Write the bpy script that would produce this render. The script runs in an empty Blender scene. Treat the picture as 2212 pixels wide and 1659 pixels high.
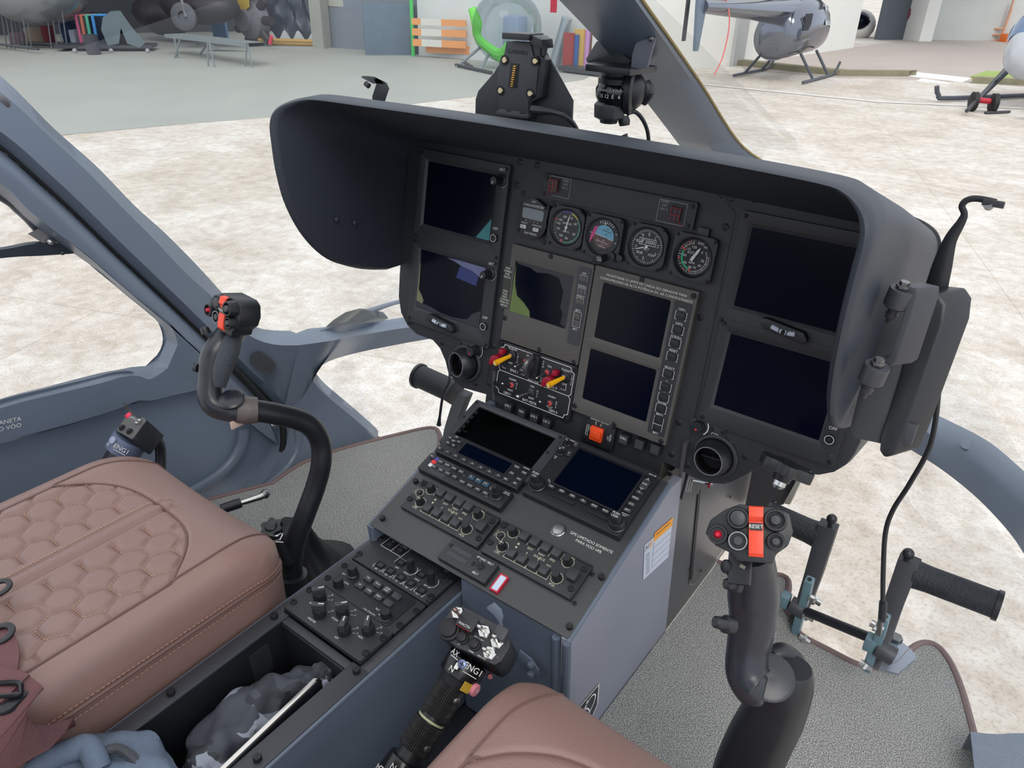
import bpy, bmesh, random
from math import *
from mathutils import Vector as V, Matrix, Euler
rnd = random.Random(7)
scene = bpy.context.scene
COL = scene.collection
# ---------------- camera (solved from the panel instruments' standard sizes) ----------------
F = 1617.65
YAW, PIT, ROL = radians(-36.32813), radians(29.14077), radians(-1.28585)
CAM = V((0, 0, 2.2))
_f = V((sin(YAW)*cos(PIT), cos(YAW)*cos(PIT), -sin(PIT)))
_r = V((cos(YAW), -sin(YAW), 0)); _d = _f.cross(_r)
RT = _r*cos(ROL)+_d*sin(ROL); DN = -_r*sin(ROL)+_d*cos(ROL)
cd = bpy.data.cameras.new('camera'); cam = bpy.data.objects.new('camera', cd); COL.objects.link(cam)
cd.sensor_width = 36; cd.lens = 36*F/2212; cd.clip_start = .02; cd.clip_end = 300
m3 = Matrix((RT, -DN, -_f)).transposed()
cam.matrix_world = Matrix.Translation(CAM) @ m3.to_4x4()
scene.camera = cam
# ---------------- light and exposure ----------------
scene.view_settings.view_transform = 'Standard'; scene.view_settings.look = 'None'
scene.view_settings.exposure = 0.0; scene.view_settings.gamma = 1
w = bpy.data.worlds.new('overcast_sky'); scene.world = w; w.use_nodes = True
nt = w.node_tree; bg = nt.nodes['Background']
tc = nt.nodes.new('ShaderNodeTexCoord'); sx = nt.nodes.new('ShaderNodeSeparateXYZ'); cr = nt.nodes.new('ShaderNodeValToRGB')
nt.links.new(tc.outputs['Generated'], sx.inputs[0]); nt.links.new(sx.outputs['Z'], cr.inputs[0]); nt.links.new(cr.outputs[0], bg.inputs[0])
cr.color_ramp.elements[0].position = 0.0; cr.color_ramp.elements[0].color = (.80, .88, 1, 1)
cr.color_ramp.elements[1].position = .8; cr.color_ramp.elements[1].color = (.96, .98, 1, 1)
bg.inputs[1].default_value = 1.35
sd = bpy.data.lights.new('sun', 'SUN'); sd.energy = 1.1; sd.angle = radians(28); sd.color = (1, .96, .9)
so = bpy.data.objects.new('sun', sd); COL.objects.link(so); so.rotation_euler = (radians(38), radians(18), radians(20)); so.location = (0, 0, 30)
try:
    scene.cycles.max_bounces = 6; scene.cycles.transparent_max_bounces = 12; scene.cycles.use_denoising = True
except Exception: pass
# ---------------- pixel -> place helpers ----------------
def ray(x, y): return RT*((x-1106)/F)+DN*((y-829.5)/F)+_f
def onX(x, y, X): d = ray(x, y); return CAM+d*(X/d.x)
def onY(x, y, Y): d = ray(x, y); return CAM+d*(Y/d.y)
def onZ(x, y, Z): d = ray(x, y); return CAM+d*((Z-CAM.z)/d.z)
def onD(x, y, k): return CAM+ray(x, y)*k
class Fr:
    "a tilted plane frame; X along the aircraft's width, Y up the plane, Z its normal"
    def __init__(s, O, t): s.O = V(O)+CAM; s.X = V((1, 0, 0)); s.Y = V((0, cos(t), sin(t))); s.Z = s.X.cross(s.Y)
    def px(s, x, y, h=0):
        d = ray(x, y); O = s.O+s.Z*h; q = CAM+d*((O-CAM).dot(s.Z)/d.dot(s.Z))-O
        return V((q.dot(s.X), q.dot(s.Y)))
    def w(s, u, v, h=0): return s.O+s.X*u+s.Y*v+s.Z*h
    def M(s, u=0, v=0, h=0, rot=0):
        m = Matrix((s.X, s.Y, s.Z)).transposed().to_4x4(); m.translation = s.w(u, v, h)
        return m @ Matrix.Rotation(rot, 4, 'Z')
    def mp(s, x, y, h=0, rot=0): u = s.px(x, y, h); return s.M(u.x, u.y, h, rot)
P1 = Fr((-.40564, .90705, -.30113), 1.39284)   # instrument panel face
P2 = Fr((-.49481, .81160, -.61486), .33231)    # sloping console
P3 = Fr((-.66133, .58463, -.74025), .01584)    # flat pedestal
CX = -.506                                     # aircraft centre line
FZ = 1.22                                      # cabin floor
# ---------------- mesh helpers ----------------
_tc = {}
def text_mesh(s):
    if s not in _tc:
        c = bpy.data.curves.new('t', 'FONT'); c.body = s; c.size = 1; c.align_x = 'CENTER'; c.align_y = 'CENTER'; c.resolution_u = 3
        c.offset = 0.0
        o = bpy.data.objects.new('t', c); me = bpy.data.meshes.new_from_object(o)
        _tc[s] = ([v.co.copy() for v in me.vertices], [tuple(p.vertices) for p in me.polygons])
        bpy.data.objects.remove(o); bpy.data.curves.remove(c); bpy.data.meshes.remove(me)
    return _tc[s]
def I4(): return Matrix.Identity(4)
def Tr(x, y=None, z=0):
    return Matrix.Translation(V(x) if y is None else V((x, y, z)))
def Rz(a): return Matrix.Rotation(a, 4, 'Z')
def Rx(a): return Matrix.Rotation(a, 4, 'X')
def Ry(a): return Matrix.Rotation(a, 4, 'Y')
def basis(p, z, up=V((0, 0, 1))):
    "frame at p with local Z along z"
    z = V(z).normalized(); x = V(up).cross(z)
    if x.length < 1e-4: x = V((1, 0, 0)).cross(z)
    if x.length < 1e-4: x = V((0, 1, 0)).cross(z)
    x.normalize(); y = z.cross(x)
    m = Matrix((x, y, z)).transposed().to_4x4(); m.translation = V(p); return m
class MB:
    def __init__(s, T=None): s.v = []; s.f = []; s.T = T or I4()
    def add(s, vs, fs, T=None):
        T = s.T @ T if T else s.T; n = len(s.v)
        s.v += [T @ V(v) for v in vs]; s.f += [tuple(i+n for i in f) for f in fs]; return s
    def box(s, c, d, T=None):
        x, y, z = c; a, b, e = d[0]/2, d[1]/2, d[2]/2
        vs = [(x+i*a, y+j*b, z+k*e) for k in (-1, 1) for j in (-1, 1) for i in (-1, 1)]
        return s.add(vs, [(0, 2, 3, 1), (4, 5, 7, 6), (0, 1, 5, 4), (2, 6, 7, 3), (0, 4, 6, 2), (1, 3, 7, 5)], T)
    def lathe(s, prof, n=24, T=None, cap=True):
        vs = []; fs = []
        for r, z in prof: vs += [(r*cos(2*pi*i/n), r*sin(2*pi*i/n), z) for i in range(n)]
        for k in range(len(prof)-1):
            for i in range(n): a = k*n+i; b = k*n+(i+1) % n; fs.append((a, b, b+n, a+n))
        if cap and prof[0][0] > 1e-5: fs.append(tuple(range(n))[::-1])
        if cap and prof[-1][0] > 1e-5: fs.append(tuple(range((len(prof)-1)*n, len(prof)*n)))
        return s.add(vs, fs, T)
    def cyl(s, p0, p1, r0, r1=None, n=20):
        p0 = V(p0); p1 = V(p1); L = (p1-p0).length
        return s.lathe([(r0, 0), (r0 if r1 is None else r1, L)], n, basis(p0, p1-p0))
    def prism(s, poly, z0, z1, T=None):
        n = len(poly); vs = [(p[0], p[1], z0) for p in poly]+[(p[0], p[1], z1) for p in poly]
        A = sum(poly[i][0]*poly[(i+1) % n][1]-poly[(i+1) % n][0]*poly[i][1] for i in range(n))
        fs = [tuple(range(n)), tuple(range(n, 2*n))[::-1]]+[(i, i+n, (i+1) % n+n, (i+1) % n) for i in range(n)]
        if (A > 0) == (z1 > z0): fs = [f[::-1] for f in fs]
        return s.add(vs, fs, T)
    def ring(s, A, B, z0, z1, T=None, zb=None):
        "frame between outline A and hole B (same count, ccw); zb = front height at the hole"
        n = len(A); zb = z1 if zb is None else zb
        vs = [(p[0], p[1], z0) for p in A]+[(p[0], p[1], z1) for p in A]+[(p[0], p[1], zb) for p in B]+[(p[0], p[1], z0) for p in B]
        fs = []
        for i in range(n):
            j = (i+1) % n
            for k in range(4): fs.append((k*n+i, k*n+j, ((k+1) % 4)*n+j, ((k+1) % 4)*n+i))
        return s.add(vs, fs, T)
    def loft(s, L, cu=False, cv=False, cap=False, T=None):
        "L: list of polylines with equal counts"
        m = len(L); n = len(L[0]); vs = [p for l in L for p in l]; fs = []
        for i in range(m if cu else m-1):
            for j in range(n if cv else n-1):
                a = i*n+j; b = i*n+(j+1) % n; c = ((i+1) % m)*n+(j+1) % n; d = ((i+1) % m)*n+j
                fs.append((a, b, c, d))
        if cap: fs.append(tuple(range(n))[::-1]); fs.append(tuple(range((m-1)*n, m*n)))
        return s.add(vs, fs, T)
    def tube(s, pts, r, n=10, sub=6, sx=1, cap=True, T=None, up=V((0, 0, 1))):
        P = spline([V(p) for p in pts], sub) if sub > 1 else [V(p) for p in pts]
        N = len(P); rr = r if isinstance(r, (list, tuple)) else [r]*len(pts)
        rs = [lerpl(rr, i/(N-1)) for i in range(N)]
        L = []; x = None
        for i, p in enumerate(P):
            t = (P[min(i+1, N-1)]-P[max(i-1, 0)]).normalized()
            if x is None:
                x = up.cross(t)
                if x.length < .05: x = V((1, 0, 0)).cross(t)
            x = (x-t*x.dot(t)).normalized(); y = t.cross(x)
            L.append([p+x*(rs[i]*sx*cos(2*pi*k/n))+y*(rs[i]*sin(2*pi*k/n)) for k in range(n)])
        return s.loft(L, cv=True, cap=cap, T=T)
    def ball(s, c, r, n=16, sc=(1, 1, 1), T=None):
        m = Tr(c) @ Matrix.Diagonal((*sc, 1))
        if T: m = T @ m
        k = n//2
        return s.lathe([(max(r*sin(pi*i/k), 1e-6), -r*cos(pi*i/k)) for i in range(k+1)], n, m)
    def text(s, t, x, y, h, z=.0004, rot=0, sx=1, T=None):
        "h = cap height"
        vs, fs = text_mesh(t); k = h/.72; m = Tr(x, y, z) @ Rz(rot) @ Matrix.Diagonal((k*sx, k, 1, 1))
        if T: m = T @ m
        return s.add(vs, fs, m)
    def line(s, pts, wd, z=.0004, closed=False, T=None):
        "flat painted line"
        P = [V((p[0], p[1])) for p in pts]; n = len(P); out = []
        for i in range(n):
            a = P[i-1] if (i > 0 or closed) else None; b = P[(i+1) % n] if (i < n-1 or closed) else None
            d1 = (P[i]-a).normalized() if a is not None and (P[i]-a).length > 0 else None
            d2 = (b-P[i]).normalized() if b is not None and (b-P[i]).length > 0 else None
            d1 = d1 or d2; d2 = d2 or d1; m = d1+d2
            if m.length < 1e-5: m = d1.copy()
            m.normalize(); nn = V((-m.y, m.x)); k = wd/2/max(.35, nn.dot(V((-d1.y, d1.x))))
            out.append((P[i]+nn*k, P[i]-nn*k))
        A = [(a.x, a.y, z) for a, b in out]; B = [(b.x, b.y, z) for a, b in out]
        if closed: A.append(A[0]); B.append(B[0])
        return s.loft([A, B], T=T)
def lerpl(a, t):
    x = t*(len(a)-1); i = min(int(x), len(a)-2); f = x-i; return a[i]*(1-f)+a[i+1]*f
def spline(P, sub=6, closed=False):
    out = []; n = len(P)
    for i in range(n if closed else n-1):
        if closed: a, b, c, d = P[(i-1) % n], P[i], P[(i+1) % n], P[(i+2) % n]
        else: a, b, c, d = P[max(i-1, 0)], P[i], P[i+1], P[min(i+2, n-1)]
        for k in range(sub):
            t = k/sub; out.append(.5*((2*b)+(c-a)*t+(2*a-5*b+4*c-d)*t*t+(3*b-a-3*c+d)*t**3))
    if not closed: out.append(P[-1])
    return out
def resample(P, n):
    L = [0]
    for a, b in zip(P, P[1:]): L.append(L[-1]+(b-a).length)
    out = []
    for k in range(n):
        t = L[-1]*k/(n-1); i = 0
        while i < len(P)-2 and L[i+1] < t: i += 1
        f = (t-L[i])/max(L[i+1]-L[i], 1e-9); out.append(P[i].lerp(P[i+1], min(max(f, 0), 1)))
    return out
def rrect(w, h, r, n=4, cx=0, cy=0):
    out = []
    for k, (sx, sy) in enumerate(((1, 1), (-1, 1), (-1, -1), (1, -1))):
        for i in range(n+1):
            a = k*pi/2+i*pi/2/n; out.append((cx+sx*(w/2-r)+r*cos(a), cy+sy*(h/2-r)+r*sin(a)))
    return out
def circ(r, n=24, cx=0, cy=0, a0=0): return [(cx+r*cos(a0+2*pi*i/n), cy+r*sin(a0+2*pi*i/n)) for i in range(n)]
def arc(r, a0, a1, n=16, cx=0, cy=0): return [(cx+r*cos(radians(a0+(a1-a0)*i/n)), cy+r*sin(radians(a0+(a1-a0)*i/n))) for i in range(n+1)]
W = {}; LOCAL = {}
def finish(me, smooth, bevel):
    bm = bmesh.new(); bm.from_mesh(me)
    if bevel:
        es = [e for e in bm.edges if len(e.link_faces) == 2 and e.calc_face_angle(0) > radians(32)]
        try: bmesh.ops.bevel(bm, geom=es, offset=bevel, segments=2, affect='EDGES', profile=.6, clamp_overlap=True)
        except Exception: pass
    if smooth:
        for f in bm.faces: f.smooth = True
        for e in bm.edges:
            if len(e.link_faces) == 2 and e.calc_face_angle(0) > radians(smooth): e.smooth = False
    bm.to_mesh(me); bm.free()
def obj(name, mb, mat, parent=None, M=None, smooth=35, bevel=0, label=None):
    "one mesh object. parent world-mode: mesh in world coords; parent local-mode: mesh in the parent's frame. M: explicit frame of a local mesh"
    vs = mb.v
    if parent is not None:
        wp = W[parent]
        if M is not None: wm = M if not LOCAL[parent] else wp @ M
        elif LOCAL[parent]: wm = wp
        else: wm = wp; inv = wp.inverted(); vs = [inv @ v for v in vs]
    elif M is not None: wm = M
    else:
        xs = [v.x for v in vs]; ys = [v.y for v in vs]; zs = [v.z for v in vs]
        o = V(((min(xs)+max(xs))/2, (min(ys)+max(ys))/2, min(zs))); wm = Tr(o); vs = [v-o for v in vs]
    me = bpy.data.meshes.new(name); me.from_pydata([tuple(v) for v in vs], [], mb.f); me.update()
    finish(me, smooth, bevel)
    me.materials.append(mat)
    return link(name, me, parent, wm, label)
def link(name, data, parent, wm, label=None):
    o = bpy.data.objects.new(name, data); COL.objects.link(o)
    if parent is not None:
        o.parent = parent; o.matrix_local = W[parent].inverted() @ wm
    else: o.matrix_world = wm
    W[o] = wm; LOCAL[o] = LOCAL.get(parent, False)
    if label: o['label'] = label
    return o
def tag(o, label, cat, group=None, kind=None):
    o['label'] = label
    if cat: o['category'] = cat
    if group: o['group'] = group
    if kind: o['kind'] = kind
    return o
def thing(name, label, cat, M=None, loc=None, group=None, kind=None):
    wm = M if M is not None else Tr(V(loc))
    o = link(name, None, None, wm); LOCAL[o] = M is not None; o.empty_display_size = .02
    return tag(o, label, cat, group, kind)
def struct(name, mb, mat, smooth=35, bevel=0, label=None, parent=None):
    o = obj(name, mb, mat, parent, smooth=smooth, bevel=bevel); o['kind'] = 'structure'
    if label: o['label'] = label
    return o
def inst(src, name, parent, M, label=None):
    "another object of the same mesh; M in the parent's frame (local) or world"
    return link(name, src, parent, W[parent] @ M if LOCAL[parent] else M, label)
# ---------------- materials ----------------
def lin(c):
    c = [x/255 for x in c]; return tuple(((x+.055)/1.055)**2.4 if x > .04045 else x/12.92 for x in c)
def mat(name, col, rough=.5, metal=0, bump=0, bs=400, var=0, vs=8, spec=.5, coat=0, emit=0, alpha=1, speck=None, sheen=0):
    m = bpy.data.materials.new(name); m.use_nodes = True; nt = m.node_tree; b = nt.nodes['Principled BSDF']
    c = (*lin(col), 1); b.inputs['Base Color'].default_value = c; b.inputs['Roughness'].default_value = rough
    b.inputs['Metallic'].default_value = metal; b.inputs['Specular IOR Level'].default_value = spec
    b.inputs['Coat Weight'].default_value = coat
    if sheen: b.inputs['Sheen Weight'].default_value = sheen
    if emit: b.inputs['Emission Color'].default_value = c; b.inputs['Emission Strength'].default_value = emit
    tcn = nt.nodes.new('ShaderNodeTexCoord'); src = tcn.outputs['Object']
    n = nt.nodes.new('ShaderNodeTexNoise'); n.inputs['Scale'].default_value = vs; n.inputs['Detail'].default_value = 6
    nt.links.new(src, n.inputs['Vector'])
    mx = nt.nodes.new('ShaderNodeMixRGB'); mx.inputs[1].default_value = tuple(x*(1-var) for x in c[:3])+(1,); mx.inputs[2].default_value = tuple(min(1, x*(1+var)) for x in c[:3])+(1,)
    nt.links.new(n.outputs[0], mx.inputs[0]); last = mx.outputs[0]
    if speck:
        n3 = nt.nodes.new('ShaderNodeTexNoise'); n3.inputs['Scale'].default_value = speck[1]; n3.inputs['Detail'].default_value = 2; nt.links.new(src, n3.inputs['Vector'])
        r = nt.nodes.new('ShaderNodeValToRGB'); r.color_ramp.elements[0].position = .45; r.color_ramp.elements[1].position = .58; nt.links.new(n3.outputs[0], r.inputs[0])
        m2 = nt.nodes.new('ShaderNodeMixRGB'); nt.links.new(r.outputs[0], m2.inputs[0]); nt.links.new(last, m2.inputs[1]); m2.inputs[2].default_value = (*lin(speck[0]), 1); last = m2.outputs[0]
    nt.links.new(last, b.inputs['Base Color'])
    if bump:
        n2 = nt.nodes.new('ShaderNodeTexNoise'); n2.inputs['Scale'].default_value = bs; n2.inputs['Detail'].default_value = 3; nt.links.new(src, n2.inputs['Vector'])
        bp = nt.nodes.new('ShaderNodeBump'); bp.inputs['Strength'].default_value = bump; bp.inputs['Distance'].default_value = .002
        nt.links.new(n2.outputs[0], bp.inputs['Height']); nt.links.new(bp.outputs[0], b.inputs['Normal'])
    return m
def glass(name, tint=(1, 1, 1), refl=1.0, rough=0, haze=0):
    "thin clear sheet"
    m = bpy.data.materials.new(name); m.use_nodes = True; nt = m.node_tree; nt.nodes.clear()
    o = nt.nodes.new('ShaderNodeOutputMaterial'); t = nt.nodes.new('ShaderNodeBsdfTransparent'); g = nt.nodes.new('ShaderNodeBsdfGlossy')
    t.inputs[0].default_value = (*tint, 1); g.inputs['Roughness'].default_value = rough
    fr = nt.nodes.new('ShaderNodeFresnel'); fr.inputs[0].default_value = 1.45
    mu = nt.nodes.new('ShaderNodeMath'); mu.operation = 'MULTIPLY'; mu.inputs[1].default_value = refl; nt.links.new(fr.outputs[0], mu.inputs[0])
    mx = nt.nodes.new('ShaderNodeMixShader'); nt.links.new(mu.outputs[0], mx.inputs[0]); nt.links.new(t.outputs[0], mx.inputs[1]); nt.links.new(g.outputs[0], mx.inputs[2])
    last = mx.outputs[0]
    if haze:
        d = nt.nodes.new('ShaderNodeBsdfTranslucent'); d.inputs[0].default_value = (.9, .93, 1, 1)
        m2 = nt.nodes.new('ShaderNodeMixShader'); m2.inputs[0].default_value = haze; nt.links.new(last, m2.inputs[1]); nt.links.new(d.outputs[0], m2.inputs[2]); last = m2.outputs[0]
    nt.links.new(last, o.inputs[0]); return m
BLK = mat('black_panel_paint', (46, 48, 52), .5, bump=.12, bs=900, var=.08)
BLK2 = mat('black_plastic', (33, 35, 40), .4, bump=.08, bs=700)
KEY = mat('dark_rubber_key', (58, 60, 64), .45)
GREY = mat('grey_panel_paint', (84, 82, 80), .5, bump=.15, bs=1200)
DGREY = mat('dark_grey_metal', (58, 60, 66), .45, bump=.1, bs=500)
WHT = mat('white_marking', (225, 225, 222), .6)
CREAM = mat('cream_marking', (205, 205, 180), .6)
SCR = mat('dark_screen_glass', (4, 10, 26), .15, spec=.14)
CHR = mat('bright_metal', (200, 200, 198), .22, metal=1)
STEEL = mat('dull_steel', (130, 130, 132), .4, metal=1)
SCRW = mat('black_screw', (46, 47, 50), .35, metal=.5)
NAVY = mat('blue_grey_airframe_paint', (104, 115, 131), .36, bump=.06, bs=600, var=.06, vs=3)
NAVYD = mat('blue_grey_console_paint', (94, 104, 120), .36, bump=.05, bs=600, var=.05, vs=3)
HOOD = mat('soft_black_hood', (44, 50, 60), .5, bump=.2, bs=1500)
RUB = mat('black_rubber', (22, 23, 26), .6)
RED = mat('red_plastic', (190, 20, 50), .35)
ORNG = mat('orange_plastic', (235, 80, 30), .4)
YEL = mat('yellow_plastic', (240, 175, 20), .35)
GOLD = mat('gold_contact', (220, 170, 90), .3, metal=1)
LEA = mat('brown_leather', (142, 112, 104), .42, bump=.22, bs=500, var=.07, vs=4, spec=.6)
LEAS = mat('dark_brown_leather', (112, 84, 78), .45, bump=.2, bs=420, var=.07, vs=4, spec=.5)
STI = mat('light_stitching', (205, 160, 130), .7)
CARP = mat('grey_loop_carpet', (110, 111, 110), .95, bump=1.0, bs=700, var=.3, vs=25, spec=.1, speck=((192, 192, 188), 640))
PIPE = mat('brown_piping', (118, 98, 96), .6, bump=.3, bs=200)
TEAL = mat('teal_primer_metal', (96, 122, 132), .45)
# ================= ground and cabin shell =================
def ground_mat():
    m = bpy.data.materials.new('stained_concrete'); m.use_nodes = True; nt = m.node_tree; b = nt.nodes['Principled BSDF']; b.inputs['Roughness'].default_value = .75
    tc = nt.nodes.new('ShaderNodeTexCoord'); L = nt.links
    def noise(sc, det, mp=None, dist=0):
        n = nt.nodes.new('ShaderNodeTexNoise'); n.inputs['Scale'].default_value = sc; n.inputs['Detail'].default_value = det; n.inputs['Distortion'].default_value = dist; n.inputs['Roughness'].default_value = .65
        if mp:
            q = nt.nodes.new('ShaderNodeMapping'); q.inputs['Scale'].default_value = mp; q.inputs['Rotation'].default_value = (0, 0, .5); L.new(tc.outputs['Object'], q.inputs[0]); L.new(q.outputs[0], n.inputs[0])
        else: L.new(tc.outputs['Object'], n.inputs[0])
        return n.outputs[0]
    def ramp(x, a, b_, ca, cb):
        r = nt.nodes.new('ShaderNodeValToRGB'); r.color_ramp.elements[0].position = a; r.color_ramp.elements[1].position = b_
        r.color_ramp.elements[0].color = (*lin(ca), 1); r.color_ramp.elements[1].color = (*lin(cb), 1); L.new(x, r.inputs[0]); return r.outputs[0]
    def mul(a, c, f=1):
        x = nt.nodes.new('ShaderNodeMixRGB'); x.blend_type = 'MULTIPLY'; x.inputs[0].default_value = f; L.new(a, x.inputs[1]); L.new(c, x.inputs[2]); return x.outputs[0]
    a = ramp(noise(1.1, 10, (1, 1.5, 1), .9), .30, .60, (206, 200, 192), (227, 224, 219))
    a = mul(a, ramp(noise(.35, 6, None, 1.0), .38, .6, (232, 225, 218), (255, 255, 255)))
    a = mul(a, ramp(noise(9, 8, None, .4), .35, .6, (228, 222, 215), (255, 255, 255)), .9)
    a = mul(a, ramp(noise(60, 3), .35, .5, (200, 196, 190), (255, 255, 255)), .5)
    # slab joints
    br = nt.nodes.new('ShaderNodeTexBrick'); q = nt.nodes.new('ShaderNodeMapping'); q.inputs['Rotation'].default_value = (0, 0, radians(-20)); q.inputs['Location'].default_value = (.4, .25, 0)
    L.new(tc.outputs['Object'], q.inputs[0]); L.new(q.outputs[0], br.inputs[0]); br.offset = 0
    br.inputs['Color1'].default_value = br.inputs['Color2'].default_value = (1, 1, 1, 1); br.inputs['Mortar'].default_value = (.72, .68, .64, 1)
    br.inputs['Scale'].default_value = 1; br.inputs['Mortar Size'].default_value = .005; br.inputs['Brick Width'].default_value = 3.2; br.inputs['Row Height'].default_value = 3.2
    a = mul(a, br.outputs[0], .7)
    L.new(a, b.inputs['Base Color']); return m
CONC = ground_mat()
struct('ground', MB().box((-5, 40, -.1), (160, 160, .2)), CONC, smooth=0)
# cabin floor under the carpets: two foot wells, ending at the chin windows
fl = MB()
def wp(pts, z): return [onZ(x, y, z) for x, y in pts]
FLOORD = mat('dark_cabin_floor', (40, 43, 52), .6)
rc = wp([(1560, 1225), (1600, 1243), (1688, 1250), (1702, 1275), (1692, 1305), (1703, 1335), (1718, 1352), (1728, 1378), (1790, 1412), (1850, 1442), (1890, 1450), (1930, 1442), (1960, 1412), (1990, 1396), (2020, 1402), (2048, 1435), (2072, 1490), (2092, 1560), (2106, 1620), (2112, 1659)], FZ)
rc = spline(rc, 4)
rcp = [V((-.318, rc[0].y, FZ))]+rc+[V((.15, .55, FZ)), V((.15, -.15, FZ)), V((-.318, -.15, FZ))]
def shrink(P, d):
    c = sum(P, V((0, 0, 0)))/len(P); return [V((p.x+(c.x-p.x)*d, p.y+(c.y-p.y)*d, p.z)) for p in P]
fl.prism([(p.x, p.y) for p in shrink(rcp, .03)], FZ-.03, FZ-.006)
lc = wp([(948, 975), (950, 945), (930, 930), (850, 947), (760, 970), (690, 992), (640, 1015), (590, 1050)], FZ)
lc = spline(lc, 4)
lcp = lc+[V((-1.225, .62, FZ)), V((-1.225, -.15, FZ)), V((-.665, -.15, FZ)), V((-.665, lc[0].y-.02, FZ))]
fl.prism([(p.x, p.y) for p in shrink(lcp, .03)], FZ-.03, FZ-.006)
fl.box((CX, .35, FZ-.018), (.4, 1.0, .022))
struct('floor', fl, FLOORD, label='dark cabin floor under the carpets')
def carpet(P, label, n0, n1):
    mb = MB().prism([(p.x, p.y) for p in P], FZ-.006, FZ+.008)
    t = thing('floor_carpet', label, 'carpet', loc=(sum(p.x for p in P)/len(P), sum(p.y for p in P)/len(P), FZ-.006))
    obj('carpet_pile', mb, CARP, t)
    edge = [V((p.x, p.y, FZ+.006)) for p in P[n0:n1]]
    obj('edge_piping', MB().tube(edge, .0062, 8, sub=1), PIPE, t)
    return t
carpet(rcp, 'grey carpet with wavy brown piped edge on the right foot well floor', 0, len(rc)+2)
carpet(lcp, 'grey carpet on the left foot well floor beyond the quilted seat', 0, len(lc)+1)
# ---- roof, rear wall and right side of the cabin (outside the picture, they shade it) ----
LINER = mat('grey_cabin_liner', (120, 122, 128), .7)
struct('ceiling', MB().box((CX, -.70, 2.63), (1.5, .8, .04)), LINER, label='grey cabin roof liner')
struct('wall_back', MB().box((CX, -1.05, 1.65), (1.5, .04, .9)), LINER, label='grey cabin rear wall')
# ================= left side: front door, door pillar, nose frame =================
def lx(pts, X): return [onX(x, y, X) for x, y in pts]
def strips(lines, n=40):
    return [resample(spline(l, 6), n) for l in lines]
# main pillar and windshield sill, cross-section lines from outside edge to door groove
A = [onX(-160, 60, -1.30), onX(0, 158, -1.3), onX(125, 280, -1.3), onX(215, 360, -1.3), onX(300, 448, -1.3), onX(362, 505, -1.3), onX(430, 575, -1.3), onX(484, 636, -1.3), onX(520, 678, -1.29), onX(552, 706, -1.275), onX(590, 718, -1.255), onX(640, 720, -1.235), onX(710, 713, -1.205), onY(790, 703, 1.16), onY(870, 691, 1.27), onY(960, 680, 1.38), onY(1060, 672, 1.46)]
B = [onX(-160, 95, -1.262), onX(0, 198, -1.262), onX(110, 298, -1.262), onX(190, 372, -1.262), onX(260, 444, -1.262), onX(326, 510, -1.262), onX(400, 588, -1.262), onX(462, 645, -1.262), onX(500, 690, -1.25), onX(540, 726, -1.235), onX(590, 744, -1.215), onX(645, 746, -1.195), onX(715, 736, -1.165), onY(790, 722, 1.12), onY(870, 709, 1.23), onY(960, 698, 1.34), onY(1060, 690, 1.42)]
C = [onX(-160, 215, -1.25), onX(0, 312, -1.25), onX(100, 398, -1.25), onX(170, 462, -1.25), onX(250, 540, -1.25), onX(320, 606, -1.25), onX(390, 672, -1.25), onX(450, 730, -1.25), onX(495, 775, -1.25), onX(540, 820, -1.25), onX(580, 855, -1.25), onX(612, 890, -1.25)]
t = thing('door_pillar', 'wide blue-grey airframe pillar rising to the upper left corner', 'pillar', loc=(-1.25, .8, 1.3))
def shell(lines, th, n=44):
    "closed strip of cross-section lines; th = list of back offsets"
    L = strips(lines, n)
    back = [[p+V(o) for p in l] for l, o in zip(L, th)]
    return MB().loft(L+back[::-1], cu=True)
AL_, BL_ = A, B
nA = 12
Cu = [p+V((0, .010, .012)) for p in C]; Cg = [p+V((-.022, .002, .002)) for p in C]
AA = [p+V((-.012*max(0, min(1, (8-i)/4)), 0, .0)) for i, p in enumerate(A[:nA])]
mb = shell([AA, B[:nA], Cu, Cg], [(-.02, .0, .0), (-.05, 0, 0), (-.05, 0, 0), (-.02, 0, 0)])
obj('pillar_panel', mb, NAVY, t, smooth=28)
# lower nose side: from the pillar foot and sill down to the floor, with the chin window cut away
t = thing('lower_nose_structure', 'blue-grey lower windshield frame left of the instrument panel', 'frame', loc=(-1.2, 1.0, 1.2))
S1 = A[11:]; S2 = B[11:]
S3 = [onX(612, 890, -1.25), onX(650, 860, -1.22), onX(676, 820, -1.2), onX(700, 786, -1.185), onY(760, 765, 1.08), onY(840, 748, 1.2), onY(930, 732, 1.3), onY(1040, 720, 1.4)]
mb = shell([S1, S2, S3], [(-.0, .03, -.0), (-.04, .03, -.02), (-.04, .03, -.01)])
obj('windshield_sill', mb, NAVY, t, smooth=50)
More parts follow.
